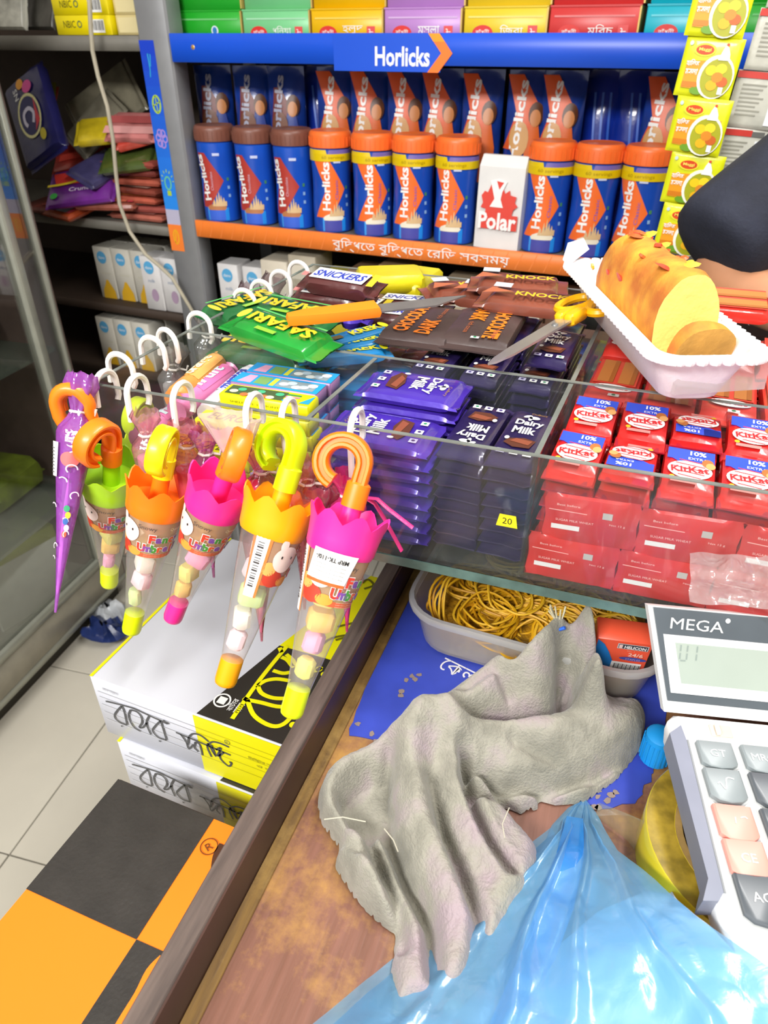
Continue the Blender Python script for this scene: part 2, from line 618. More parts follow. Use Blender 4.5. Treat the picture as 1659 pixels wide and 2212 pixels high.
def jar_kit(kind):
    cb, cdm, cl = jb[kind]
    jm = mat('jar_blue_' + kind, cb, .3, var=.1, scale=12, coat=.2)
    lm = mat('jar_lid_' + kind, cl, .4, var=.04)
    prof = [(.033, 0), (.0385, .002), (.0392, .008), (.0392, .045), (.0378, .08), (.0378, .095), (.0395, .135), (.0397, .152), (.037, .155), (.037, .158)]

    def rad(z):
        for (r0, z0), (r1, z1) in zip(prof, prof[1:]):
            if z0 <= z <= z1 and z1 > z0:
                return r0 + (r1 - r0) * (z - z0) / (z1 - z0)
        return prof[-1][0]
    body = MB(); body.lathe(prof, jm, 28)
    lid = MB(); lid.lathe([(.039, .155), (.0415, .156), (.0415, .176), (.0405, .181), (.037, .184), (.035, .1832), (0.001, .1832)], lm, 28, cap0=True)
    for k in range(28):
        a = 2 * pi * k / 28
        lid.box(-.0006, .0006, .0412, .0422, .158, .174, lm, rotz(a))
    g = cyl(rad)
    pr = MB()
    om = ink(cdm)
    mk = lambda dr: (lambda p: g(p.x, p.y, dr + p.z))
    N = 14
    rr = []
    for i in range(N + 1):
        v = .03 + .105 * i / N
        f = 1 - abs(i / N - .5) * 2
        if kind == 'orange':
            rr.append((v, -.038 + .026 * f, -.004 + .031 * f))
        else:
            rr.append((v, -.036 + .010 * f, -.014 + .036 * f))
    if kind == 'choc':
        rr = [(v, max(a, -.034), c_) for v, a, c_ in rr]
    pr.rows(rr, om, mk(.0008), nx=7)
    pr.rows([(.004 + .022 * i / 3, -.018, .018) for i in range(4)], ink('#4a4ea8' if kind == 'orange' else '#3a66d8'), mk(.0008), nx=6)
    pr.rows([(.004 + .026 * i / 3, .018, .026) for i in range(4)], ink('#1f8ae6'), mk(.0009), nx=3)
    pr.rows([(.004 + .026 * i / 3, -.022, -.018) for i in range(4)], ink('#3f9df0'), mk(.0009), nx=2)
    sp = ink('#ece6d2' if kind == 'orange' else '#b87a50')
    pr.rows([(.025, -.018, .018), (.029, -.02, .022), (.033, -.017, .02), (.037, -.008, .012)], sp, mk(.0012), nx=6)
    for k, (u, h) in enumerate(((-.004, .046), (.002, .055), (.007, .061), (.011, .054), (.016, .05), (.02, .043))):
        pr.rows([(.033, u - .003, u + .003), (.042, u - .001, u + .0035), (h, u + .001, u + .0018)], ink('#d9b88a'), mk(.0014 + k * 1e-5), nx=2)
    tx = MB(); tx.text('Horlicks', WHITE, None, cx=-.012 if kind == 'orange' else -.022, cy=.088, h=.0165, w=.088, rot=R(90 if kind == 'orange' else 98), bold=.03)
    pr.v += []
    pr.add([tuple(p) for p in tx.v], tx.f, WHITE, mk(.0018))
    t2 = MB(); t2.text('Chocolate' if kind == 'choc' else 'Classic', ink('#e8c8c0'), None, cx=-.004 if kind == 'choc' else .009, cy=.082, h=.006, w=.036, rot=R(90))
    pr.add([tuple(p) for p in t2.v], t2.f, ink('#d8b0c0' if kind == 'choc' else '#7a62b8'), mk(.0016))
    pr.rows([(.13, .004, .018), (.135, .004, .018)], ink('#c8d0f0'), mk(.0014), nx=3)
    for k in range(3):
        pr.rows([(.05 + k * .016, .029, .034), (.056 + k * .016, .029, .034)], ink('#4a8a5a' if k == 2 else '#8fb4e0'), mk(.001), nx=2)
    out = [('body', body.mesh('jar_body')), ('lid', lid.mesh('jar_lid')), ('printed_label', pr.mesh('jar_label'))]
    if kind == 'orange':
        bd = MB()
        bd.rows([(.133, -.062, .062), (.146, -.062, .062), (.152, -.062, -.01)][:2], ink('#e0c000'), mk(.0016), nx=24)
        bd.rows([(.146, -.062, -.008), (.153, -.062, -.01)], ink('#e0c000'), mk(.0016), nx=10)
        bd.rows([(.146, -.006, .06), (.153, -.004, .06)], ink('#7060a8'), mk(.0016), nx=12)
        q = MB(); q.text('60 servings', ink('#b09000'), None, cx=.004, cy=.1395, h=.007, w=.044)
        bd.add([tuple(p) for p in q.v], q.f, ink('#a88a00'), mk(.002))
        out.append(('offer_band', bd.mesh('jar_band'), 'yellow band under the lid'))
    return out


kc, ko = jar_kit('choc'), jar_kit('orange')
jx = [476, 556, 637, 717, 806, 893, 986, 1186, 1286, 1392]
jt = [.2, .2, .2, -.12, -.2, .05, .18, .05, -.02, .3]
names = ['leftmost brown lidded malt drink jar on the orange edged shelf', 'middle one of three brown lidded malt drink jars', 'brown lidded malt drink jar next to the first orange lidded jar',
         'orange lidded malt drink jar next to the brown lidded jars', 'orange lidded malt drink jar, second from the brown lidded ones', 'orange lidded malt drink jar, third from the brown lidded ones', 'orange lidded malt drink jar just left of the white paper bag',
         'orange lidded malt drink jar just right of the white paper bag', 'orange lidded malt drink jar, second to the right of the white bag', 'orange lidded malt drink jar half hidden by the yellow sachet strip']
for i, x in enumerate(jx):
    p = Y(x, 400, 1.406)
    face = math.atan2(-p.x, 1.406)
    kit(kc if i < 3 else ko, 'malt_drink_jar', names[i], 'jar', at((p.x, 1.406, .9745), face * .75 - jt[i]), 'malt drink jars in the front row')

# ------------------------------------------------------------------ pouches standing behind the jars
pb = mat('pouch_blue', '#1c3f9c', .22, var=.15, scale=20, coat=.3, bump=.3, bscale=60)
pbd = mat('pouch_dark', '#1a2450', .3, var=.15, scale=20, bump=.3, bscale=60)


def pouch(mb, W, H, m_):
    xs = [-.5, -.46, -.25, 0, .25, .46, .5]
    zs = [(0, .02), (.01, .026), (.06, .028), (.14, .027), (.2, .022), (H - .02, .006), (H - .012, .0012), (H, .0012)]
    vs, fs = [], []
    for zz, d in zs:
        for x in xs:
            k = (1 - abs(x * 2) ** 4 * .85)
            vs.append((x * W, -d * k + .0012 * sin(x * 20 + zz * 90), zz))
        for x in xs[::-1]:
            k = (1 - abs(x * 2) ** 4 * .85)
            vs.append((x * W, d * k, zz))
    n = 14
    for i in range(len(zs) - 1):
        for j in range(n):
            fs.append((i * n + j, i * n + (j + 1) % n, (i + 1) * n + (j + 1) % n, (i + 1) * n + j))
    fs += [tuple(range(n))[::-1], tuple(range((len(zs) - 1) * n, len(zs) * n))]
    mb.add(vs, fs, m_)

    def surf(p):
        z = min(max(p.y, 0), H)
        for (z0, d0), (z1, d1) in zip(zs, zs[1:]):
            if z0 <= z <= z1:
                d = d0 + (d1 - d0) * (z - z0) / (z1 - z0)
                break
        k = (1 - abs(p.x / W * 2) ** 4 * .85)
        return V((p.x, -d * k - .0022 - p.z, p.y))
    return surf


skin_i, hair_i = ink('#d08850'), ink('#5a3018')
pouch_names = {'c': 'blue cocoa malt pouch standing behind the brown lidded jars', 'o': 'blue and orange malt pouch standing behind the orange lidded jars', 'p': 'plain shiny blue pouch back standing behind the jars'}
pk_ = {}
for kind in 'cop':
    bd, pr = MB(), MB()
    sf = pouch(bd, .077, .285, pb if kind != 'p' else mat('pouch_back', '#1733a0', .15, var=.12, scale=14, coat=.4, bump=.4, bscale=40))
    su = lambda p, sf=sf: sf(V((p.x, p.y + .058, p.z)))
    if kind in 'co':
        oc = ink('#e8622c' if kind == 'o' else '#7a3430')
        if kind == 'o':
            pr.rows([(.10 + .12 * i / 8, -.04 + .02 * (1 - abs(i / 4 - 1)), -.012 + .04 * (1 - abs(i / 4 - 1))) for i in range(9)], oc, su, nx=5)
        else:
            pr.rows([(.10, -.034, -.005), (.13, -.03, .0), (.16, -.026, .008), (.19, -.024, -.01)], oc, su, nx=4)
        pr.rows([(.04 + .12 * i / 8, .0, .03) if i < 5 else (.04 + .12 * i / 8, .002 + (i - 4) * .002, .03 - (i - 4) * .003) for i in range(9)], ink('#e06a2c' if kind == 'o' else '#3a4c9c'), su, z=.0002, nx=4)
        for i, (cx_, cy_, rx, ry, m_) in enumerate(((.016, .158, .014, .02, hair_i), (.015, .152, .010, .014, skin_i), (-.012, .118, .018, .03, ink('#d8a468' if kind == 'o' else '#7a4a34')))):
            pr.ell(cx_, cy_, rx, ry, m_, su, z=.0006 + i * .0004, n=14)
        pr.text('Horlicks', WHITE if kind == 'o' else ink('#a8aac0'), sf, cx=-.016, cy=.205, h=.017, w=.13, rot=R(85), bold=.03, z=.0016)
    else:
        for k in range(3):
            pr.stroke([(-.01 + k * .014, .25), (.0 + k * .013, .16), (.008 + k * .013, .11)], .004, ink('#3a6ad0'), sf, z=.0004)
        pr.rows([(.03, -.04, .04), (.06, -.042, .042), (.09, -.042, .042)], ink('#2230b0'), sf, nx=6)
    pk_[kind] = [('body', bd.mesh('pouch_body')), ('printed_label', pr.mesh('pouch_print'))]
ordw = {'c': ['leftmost ', 'second ', 'third '], 'o': ['first ', 'second ', 'third ', 'fourth ', 'fifth ', 'sixth ', 'seventh ', 'eighth '], 'p': ['first ', 'second ', 'third ']}
cnt = {'c': 0, 'o': 0, 'p': 0}
for x, kind, dz in ((468, 'c', 0), (550, 'c', 0), (622, 'c', 0), (690, 'p', 0), (728, 'o', 0), (800, 'o', 0), (880, 'o', .05), (955, 'o', 0), (1042, 'o', -.01), (1140, 'o', 0), (1215, 'o', -.02), (1295, 'p', 0), (1372, 'p', .0), (1440, 'o', .04)):
    p = Y(x, 240, 1.5 + (.062 if kind == 'p' else 0))
    t_ = kit(pk_[kind], 'malt_pouch', ordw[kind][cnt[kind]] + pouch_names[kind] + ', counted from the left', 'pouch', at((p.x, p.y, .9745), math.atan2(-p.x, 1.5) * .6 + random.Random(x).uniform(-.1, .1)), 'malt pouches behind the jars')
    cnt[kind] += 1

# ------------------------------------------------------------------ white paper bag
p = Y(1084, 430, 1.385)
bag = thing('paper_bag', 'folded white paper bag with a red emblem standing among the jars', 'paper bag', (p.x, 1.396, .9745), -.12)
pw = mat('white_paper', '#e4e2e0', .6, var=.03, scale=20)
b = MB()
vs = []
for zz, wx, dy in ((0, .044, .022), (.14, .044, .016), (.158, .043, .004)):
    vs += [(-wx, -dy, zz), (-wx * .42, -dy - .003, zz), (wx, -dy, zz), (wx, dy, zz), (-wx, dy, zz)]
b.add(vs, [(i * 5 + j, i * 5 + (j + 1) % 5, i * 5 + 5 + (j + 1) % 5, i * 5 + 5 + j) for i in range(2) for j in range(5)] + [(4, 3, 2, 1, 0), (10, 11, 12, 13, 14)], pw)
b.build('body', bag, ang=.2)
rd = ink('#e0483c')
b = MB(basis(V((0, -.0282, 0)), (1, 0, 0), (0, .05, 1)))
b.poly([(-.034, .092), (-.03, .08), (-.034, .072), (-.024, .07), (-.024, .062), (.028, .062), (.03, .072), (.038, .078), (.032, .084), (.034, .094), (.022, .096), (.02, .104), (.012, .098), (.002, .116), (-.01, .106), (-.016, .112), (-.022, .098), (-.028, .1)], rd)
b.poly([(-.018, .118), (-.002, .122), (.014, .118), (.006, .1), (.004, .088), (.01, .074), (-.016, .074), (-.008, .088)], WHITE, z=.0006)
b.poly([(-.006, .118), (.008, .116), (.0, .104)], rd, z=.0009)
b.rect(-.036, .036, .04, .062, rd, z=.0002)
b.text('Polar', WHITE, cx=.001, cy=.05, h=.03, w=.074, bold=.03, z=.0008)
b.build('printed_emblem', bag, label='red emblem with white lettering')

# ------------------------------------------------------------------ spice cartons on the upper shelf
spice = [('#22a52a', 'green', 'মিরচ'), ('#74c487', 'pale green', 'ধিনয়া'), ('#e6b400', 'amber yellow', 'হলুদ'), ('#b682c6', 'lilac', 'মসলা'), ('#e2c428', 'lemon yellow', 'িজরা'), ('#d23838', 'red', 'মিরচ'), ('#16b4c8', 'turquoise', 'মাংস'), ('#22a52a', 'deep green', 'মাছ'), ('#e6b400', 'golden', 'িডম')]
gold = mat('gold_edge', '#d8b868', .35, .3)
xs_ = [-1.031, -.8845, -.738, -.592, -.4445, -.298, -.146, .0, .146]
for i, (h, cn, tx) in enumerate(spice):
    m_ = mat('carton_' + cn.replace(' ', '_'), h, .35, var=.06, scale=6)
    bo, ed, pr = MB(), MB(), MB(basis(V((0, -.0506, 0)), (1, 0, 0), (0, 0, 1)))
    bo.box(-.0715, .0715, -.05, .05, 0, .063, m_, c=.0012)
    ed.box(.0695, .0722, -.0508, .05, .001, .062, gold); ed.box(-.072, .072, -.0508, -.049, .0605, .0632, m_)
    pr.rect(-.064, .047, .064, .0495, ink('#%02x%02x%02x' % tuple(int(c_ + (255 - c_) * .35) for c_ in (int(h[1:3], 16), int(h[3:5], 16), int(h[5:7], 16)))))
    if i:
        pr.ell(-.038, .026, .018, .011, ink('#d8302c')); pr.text('রাঁধুনী', WHITE, cx=-.038, cy=.027, h=.008, w=.024, z=.0004)
        pr.text(tx, WHITE, cx=.012, cy=.03, h=.014, w=.04, z=.0003)
        pr.rect(.04, .016, .056, .036, ink('#e05050'), z=.0003); pr.text('৳', WHITE, cx=.048, cy=.026, h=.012, z=.0006)
    else:
        pr.ell(.01, .03, .008, .008, ink('#dfe8ef')); pr.ell(.01, .03, .005, .006, ink('#2f7ac0'), z=.0003)
    ks = [('body', bo.mesh('carton')), ('gold_edge', ed.mesh('carton_edge'), 'pale gold edge'), ('printed_label', pr.mesh('carton_print'))]
    for k in range(2):
        kit(ks, 'spice_carton', '%s spice carton on the upper shelf, %s of its two' % (cn, ('lower', 'upper')[k]), 'carton', at((xs_[i] + .0735 + .003 * k, 1.47 + .006 * (k if i else 0), 1.2888 + k * .0635), 0), 'spice cartons above the blue header')

# yellow and cream cartons of the left bay
yb = mat('carton_bright_yellow', '#e8d400', .4, var=.06, scale=8)
cb_ = mat('carton_cream', '#d8c68c', .5, var=.06, scale=8)
for k in range(2):
    bo, pr = MB(), MB(basis(V((0, -.0506, 0)), (1, 0, 0), (0, 0, 1)))
    bo.box(-.07, .07, -.05, .05, 0, .033, yb, c=.001)
    pr.text('NBIC', ink('#4a4a20'), cx=-.034, cy=.018, h=.012, w=.03); pr.ring(-.008, .018, .006, .006, .002, ink('#4a6a50'))
    pr.rect(.022, .004, .054, .026, WHITE)
    for q in range(9):
        pr.rect(.026 + q * .003, .008, .0272 + q * .003 + (q % 3) * .0004, .024, ink('#555555'), z=.0003)
    kit([('body', bo.mesh('c')), ('printed_label', pr.mesh('c'))], 'tea_carton', 'flat bright yellow carton beside the hanging cable, %s of two' % ('lower', 'upper')[k], 'carton', at((-1.226, 1.42, 1.3118 + k * .0335), 0), 'yellow cartons in the left bay')
    bo = MB(); bo.box(-.045, .045, -.05, .05, 0, .033, cb_, c=.001)
    pr = MB(basis(V((0, -.0506, 0)), (1, 0, 0), (0, 0, 1))); pr.rect(-.04, .004, .02, .029, ink('#e0d2a0')); pr.rect(.03, .004, .044, .029, ink('#c09a30'))
    kit([('body', bo.mesh('c')), ('printed_label', pr.mesh('c'))], 'cream_carton', 'cream carton between yellow carton and rack post, %s of two' % ('lower', 'upper')[k], 'carton', at((-1.105, 1.43, 1.3118 + k * .0335), 0), 'cream cartons in the left bay')
b = MB(); b.box(-.012, .012, -.05, .05, 0, .05, cb_, c=.001)
kit([('body', b.mesh('c'))], 'cream_carton', 'thin cream carton squeezed beside the deep green spice cartons', 'carton', at((-1.045 + .0, 1.47, 1.311), 0)) if False else None
# crumpled white wrapper packs, upper left corner
for k, (x, y, hc, lb, rt_) in enumerate(((18, 40, '#d8d8cc', 'crumpled white and olive wrapper at the upper left corner', .5), (50, 15, '#3a4a34', 'dark green shiny packet on the upper left shelf', .9), (70, 40, '#52504a', 'dark grey packet leaning by the yellow carton', -.6))):
    p = Y(x, y, 1.40)
    b = MB(); pack(b, .13, .09, .02, mat('wrapper_%d' % k, hc, .3, var=.3, scale=25, bump=.5, bscale=50), seed=k)
    b.build('snack_packet', label=lb, cat='packet').matrix_basis = at((p.x - .03 * (k == 0), 1.42 + .07 * (k % 2) + .03 * (k == 2), 1.358), rt_ * .5) @ Matrix.Rotation(R(65), 4, 'X')

# ================================================================== left bay: heap of snack packets
def packet(L, W, H, colr, px, py, y, rot, lean, label, prints=None, name='snack_packet', cat='packet', rough=.28, zmin=None, extra=0.0):
    m_ = mat('film_%s_%d' % (colr.lstrip('#'), int(rough * 100)), colr, rough, var=.18, scale=22, coat=.2, bump=.45, bscale=45)
    bo = MB(); pack(bo, L, W, H, m_, fin=.008, seed=px, wr=.002)
    ps = [('wrapper', bo.mesh('packet'))]
    if prints:
        pr = MB(); prints(pr, H + .0025); ps.append(('printed_label', pr.mesh('print')))
    p = Y(px, py, y)
    M_ = T(p) @ rotz(rot) @ Matrix.Rotation(lean, 4, 'X') @ rotz(extra)
    return kit(ps, name, label, cat, M_, 'snack packets heaped in the left bay')


def pr_navy(b, z):
    b.ring(.0, .004, .046, .038, .006, ink('#e0dca0'), z=z); b.ell(.0, .004, .04, .032, ink('#1c1c58'), z=z + .0004)
    b.poly([(-.03, .03), (.02, .034), (.036, .012), (.02, .02)], ink('#d03040'), z=z + .0008)
    b.stroke([(.018, .012), (.0, .02), (-.014, .008), (-.01, -.01), (.006, -.014), (.018, -.008)], .008, ink('#d8d4e8'), z=z + .0012)
    b.ell(-.056, .02, .012, .016, ink('#e04a9a'), z=z); b.ell(.05, .03, .012, .01, ink('#c8b828'), z=z); b.ell(-.07, .0, .01, .012, ink('#e8a030'), z=z)
    b.text('SN', WHITE, cx=-.056, cy=-.02, h=.014, z=z)


def pr_purple(b, z):
    b.poly([(-.07, .035), (.06, .04), (.03, .0), (-.06, .004)], ink('#c83830'), z=z); b.stroke([(-.08, .002), (-.02, .006), (.06, .03)], .006, ink('#d8c030'), z=z + .0004)
    b.text('Crunchy', ink('#e6d8ec'), cx=.01, cy=-.016, h=.014, w=.07, z=z + .0004); b.ell(-.06, -.028, .009, .008, ink('#2a9a3a'), z=z + .0004)


def stripes(*cs):
    def f(b, z):
        for k, c_ in enumerate(cs):
            b.rect(-.06, -.03 + k * .06 / len(cs), .06, -.03 + (k + .7) * .06 / len(cs), ink(c_), z=z)
    return f


packet(.19, .13, .035, '#23235c', 95, 262, 1.37, -.15, R(72), 'navy blue snack packet with an oval emblem leaning against the glass', pr_navy, extra=R(-62))
packet(.17, .10, .02, '#6a2a84', 185, 412, 1.36, .12, R(38), 'purple snack packet with yellow wave lying at the shelf front', pr_purple, extra=R(12))
packet(.17, .11, .025, '#c23a30', 195, 340, 1.47, .0, R(35), 'red glossy snack packet above the purple one', stripes('#d84a3c', '#a82c28'), extra=R(20))
packet(.19, .13, .02, '#8a8470', 235, 235, 1.54, .1, R(62), 'big crumpled clear grey bag behind the hanging cable', rough=.2, extra=R(35))
packet(.15, .10, .02, '#7d7868', 215, 275, 1.46, -.1, R(50), 'crumpled clear grey bag below the bigger grey bag', rough=.2, extra=R(60))
packet(.12, .08, .02, '#c8b020', 225, 292, 1.41, .3, R(30), 'small yellow packet in the middle of the heap', extra=R(10))
packet(.12, .08, .02, '#c87a78', 295, 285, 1.42, .2, R(35), 'pale pink packet beside the rack post', stripes('#d89a98', '#a85050'))
packet(.12, .08, .02, '#d04838', 310, 305, 1.43, -.2, R(20), 'bright red packet tucked behind the pink one', extra=R(40))
packet(.13, .09, .02, '#4a5a28', 285, 352, 1.40, .1, R(25), 'dark green packet lying on the packet stack', extra=R(15))
packet(.13, .09, .02, '#44406a', 222, 372, 1.39, .4, R(25), 'slate blue packet behind the purple packet', extra=R(50))
packet(.10, .08, .018, '#c04a38', 95, 230, 1.46, -.1, R(60), 'dull orange packet high behind the navy packet', stripes('#d89038'))
packet(.10, .08, .018, '#7a7a22', 80, 222, 1.44, .3, R(60), 'olive yellow packet high behind the navy packet')
# flat stack by the post
stk = [('#b86a5a', '#d0857a'), ('#a05048', '#c8b8a8'), ('#c0604c', '#e07a40'), ('#8a4438', '#c8a090'), ('#b05a48', '#e0704a'), ('#7a3a34', '#b88a7a'), ('#9a4a40', '#d08a7a')]
for k, (c1, c2) in enumerate(stk):
    p = Y(330, 468, 1.42)
    m_ = mat('film_stack_%d' % k, c1, .25, var=.2, scale=25, bump=.4, bscale=45)
    bo = MB(); pack(bo, .16, .10, .016, m_, seed=k, wr=.0015)
    pr = MB(); pr.rect(-.05, -.046, .05, -.02, ink(c2), z=.018); pr.rect(-.05, -.01, .03, .03, ink(c2), z=.018); pr.text('BBQ', ink('#d8d0c8'), cx=0, cy=.012, h=.02, w=.05, z=.0186)
    kit([('wrapper', bo.mesh('p')), ('printed_label', pr.mesh('p'))], 'snack_packet', 'rust red flat packet, %s from the bottom of the stack by the rack post' % ORD[k], 'packet', at((-1.187 + .008 * sin(k * 2.3), 1.425, .9575 + k * .0185), .12 * sin(k * 1.7)), 'flat packets stacked by the rack post')
for k, (x, y, c1, c2, lb) in enumerate(((165, 478, '#b8502c', '#98a4ac', 'orange packet with grey barcode panel hanging over the shelf edge'), (130, 470, '#7a4038', '#a05040', 'brown packet under the purple one at the shelf edge'), (245, 455, '#a05a4a', '#d06a50', 'reddish packet lying between cable and purple packet'))):
    p = Y(x, y, 1.385)
    m_ = mat('film_edge_%d' % k, c1, .22, var=.2, scale=25, bump=.4, bscale=45)
    bo = MB(); pack(bo, .15, .09, .018, m_, seed=k + 30, wr=.0015)
    pr = MB(); pr.rect(-.01, -.035, .05, .02, ink(c2), z=.0205); pr.rect(.052, -.035, .066, .03, ink('#e04a5a'), z=.0205)
    kit([('wrapper', bo.mesh('p')), ('printed_label', pr.mesh('p'))], 'snack_packet', lb, 'packet', T((p.x, 1.385 - .012 * (k == 0), .964 + .02 * (k == 2))) @ rotz(-.3 + k * .3) @ Matrix.Rotation(R(14 if k == 0 else 6), 4, 'X'), 'snack packets heaped in the left bay')

# hanging cable
b = MB()
ps = [Y(x, y, 1.325) for x, y in ((193, 0), (196, 60), (200, 110), (212, 165), (232, 230), (244, 300), (250, 370), (258, 440), (280, 500), (315, 550), (345, 575), (372, 600))]
d0 = V((0, 0, 1))
ps = [V((ps[0].x + .01, 1.325, 2.8))] + [V((ps[0].x + .004, 1.325, 1.9))] + ps + [V((ps[-1].x + .05, 1.345, ps[-1].z - .12)), V((ps[-1].x + .04, 1.34, .3)), V((ps[-1].x + .04, 1.34, .02))]
b.tube(ps, .0042, mat('cable_white', '#b5ad98', .5), 8)
b.build('hanging_cable', label='off white electric cable hanging down in front of the left bay', cat='cable')

# ------------------------------------------------------------------ small white cartons on the lower shelves
def milk_kit(hc, lower):
    m_ = mat('carton_white_' + lower, hc, .5, var=.04)
    bo, pr = MB(), MB(basis(V((0, -.0306, 0)), (1, 0, 0), (0, 0, 1)))
    bo.box(-.0265, .0265, -.03, .03, 0, .125, m_, c=.0015)
    pr.ell(-.002, .1, .014, .015, ink('#5aa8d8')); pr.text('dano', WHITE, cx=-.002, cy=.1, h=.007, z=.0003)
    if lower == 'a':
        pr.rows([(.0, -.018, .022), (.02, -.016, .02), (.036, -.006, .01), (.046, -.002, .004)], ink('#d8a828')); pr.rect(-.014, .06, .016, .064, ink('#c8c4b4'))
    else:
        pr.ell(.004, .036, .01, .015, ink('#a890a8')); pr.text('milk', ink('#8898b0'), cx=0, cy=.07, h=.008)
    return [('body', bo.mesh('c')), ('printed_label', pr.mesh('c'))]


ka, kb = milk_kit('#ccc8bc', 'a'), milk_kit('#d6d4d4', 'b')
for r_, (z0, ys) in enumerate(((.5905, 1.40), (.7575, 1.43))):
    for k in range(3):
        kit(ka, 'milk_carton', '%s white carton with yellow splash from the left on the %s shelf' % (ORD[k], ('lowest lit', 'dim middle')[r_]), 'carton', at((-1.345 + k * .057 + r_ * .012, ys, z0), 0), 'white cartons in the left bay')
    for k in range(3):
        kit(ka, 'milk_carton', '%s carton in the rear row of the %s shelf' % (ORD[k], ('lowest lit', 'dim middle')[r_]), 'carton', at((-1.345 + k * .057 + r_ * .012, ys + .066, z0), 0), 'white cartons in the left bay')
for k in range(2):
    kit(kb, 'milk_carton', 'white carton with mauve oval by the grey post, %s one' % ('left', 'right')[k], 'carton', at((-1.1655 + k * .0545, 1.397 + k * .003, .7578), 0), 'mauve oval cartons by the post')
for k in range(2):
    kit(kb, 'milk_carton', 'white carton under the orange strip, %s from the post' % ORD[k], 'carton', at((-.965 + k * .066, 1.42, .7555), .02), 'cartons on the middle shelf')
cx_ = [(-.83, '#cfc6b4', 'beige carton'), (-.76, '#b0a692', 'dull beige carton'), (-.69, '#d8c820', 'bright yellow carton'), (-.62, '#8a6a50', 'brown carton'), (-.55, '#9a7a5a', 'light brown carton'), (-.48, '#7a5a44', 'dark brown carton'), (-.41, '#b8a488', 'sand coloured carton'), (-.34, '#d0c888', 'pale yellow carton'), (-.27, '#7a5238', 'chestnut carton'), (-.2, '#6a4630', 'deep brown carton')]
for k, (x, hc, lb) in enumerate(cx_):
    bo, pr = MB(), MB(basis(V((0, -.0406, 0)), (1, 0, 0), (0, 0, 1)))
    hh = .15 + .02 * sin(k * 2.1)
    bo.box(-.033, .033, -.04, .04, 0, hh, mat('carton_m%d' % k, hc, .55, var=.06), c=.0012)
    pr.rect(-.026, hh - .05, .026, hh - .02, ink('#d8d0c0')); pr.rect(-.026, .03, .026, .06, ink('#a89880'))
    kit([('body', bo.mesh('c')), ('printed_label', pr.mesh('c'))], 'grocery_carton', lb + ' on the shelf under the orange strip', 'carton', at((x, 1.41, .7555), 0), 'cartons on the middle shelf')

# ================================================================== hanging sachet strips
yg = mat('sachet_yellow', '#dce018', .35, var=.05, scale=15, coat=.2, bump=.3, bscale=60)
SW, SH = .061, .0568
sb, sp_ = MB(), MB(basis(V((0, -.0042, 0)), (1, 0, 0), (0, 0, 1)))


def pillow(b, W, H, m_, d):
    us = [-.5, -.46, -.42, -.2, 0, .2, .42, .46, .5]
    vs, fs = [], []
    for s_ in (-1, 1):
        for v in us:
            for u in us:
                k = min(1, (.5 - abs(u)) / .12) * min(1, (.5 - abs(v)) / .14)
                vs.append((u * W, s_ * (d * math.sqrt(max(k, 0)) + .0003), v * H))
    for s_ in range(2):
        for j in range(8):
            for i in range(8):
                a = s_ * 81 + j * 9 + i
                f = (a, a + 1, a + 10, a + 9)
                fs.append(f if s_ == 0 else f[::-1])
    return b.add(vs, fs, m_)


pillow(sb, SW, SH, yg, .0035)
og = ink('#e89a1c')
sp_.poly([(-.024, -.02), (.024, -.022), (.024, .008), (-.024, .006)], og)
sp_.ell(.010, -.008, .019, .021, ink('#f2efe2'), z=.0004, n=24); sp_.ell(.011, -.009, .0165, .0185, ink('#a8a81a'), z=.0007, n=24)
for k, (u, v, m_) in enumerate(((.004, -.002, '#f0c818'), (.014, .0, '#f5d428'), (.008, -.016, '#e8b010'), (.018, -.012, '#c8601c'), (.012, -.008, '#d88820'))):
    sp_.ell(u, v, .006, .005, ink(m_), z=.001 + k * 1e-4, n=12)
sp_.ell(-.008, .0165, .0115, .0062, ink('#f4e23a'), z=.0003); sp_.ell(-.008, .0165, .0095, .0046, ink('#d8481c'), z=.0006); sp_.text('Maggi', ink('#f8e060'), cx=-.008, cy=.0165, h=.004, w=.013, bold=.02, z=.0009)
sp_.ell(-.0235, .022, .002, .0022, ink('#c8d8d8'), z=.0004)
sp_.poly([(.008, .008), (.02, .008), (.019, .014), (.016, .02), (.013, .022), (.011, .018)], WHITE, z=.0014); sp_.ell(.0145, .0225, .0016, .0014, ink('#d85030'), z=.0015)
sp_.text('হািলম', WHITE, cx=-.017, cy=.004, h=.0065, w=.014, bold=.02, z=.0008); sp_.text('মসলা', WHITE, cx=-.0165, cy=-.0045, h=.006, w=.013, bold=.02, z=.0008)
sp_.rect(-.024, -.019, -.008, -.014, ink('#d07a14'), z=.0004); sp_.rect(.016, -.024, .021, -.017, WHITE, z=.0018)
sp_.ell(-.006, -.022, .008, .004, ink('#6a9a20'), z=.0003)
m1, m2 = sb.mesh('sachet'), sp_.mesh('sachet_print')
strip = thing('sachet_strip', 'hanging strip of yellow soup sachets with bowl pictures', 'sachet strip', (-.024, 1.0, 1.0))
for k in range(14):
    s_ = part(m1, 'sachet', strip)
    zc = 1.110 + k * SH
    sx = -.026 + .034 * min(max((zc - 1.14) / .2, -.3), 1)
    s_.location = (-.006 + sx * .25 + .0, .004 * sin(k * 2.2) * .7, zc - 1.0)
    s_.rotation_euler = (.06 * sin(k * 1.3), R(3.5) if k < 5 else 0, -.10 + .06 * sin(k * 2.1))
    s_['_k'] = k
    part(m2, 'printed_label', s_)
    s_.location.x = {0: -.003}.get(k, -.003)
    px_ = [1478, 1491, 1505, 1528, 1552][min(k, 4)]
    if k < 5:
        s_.location.x = Y(px_, [490, 408, 290, 160, 40][k], 1.0).x + .024
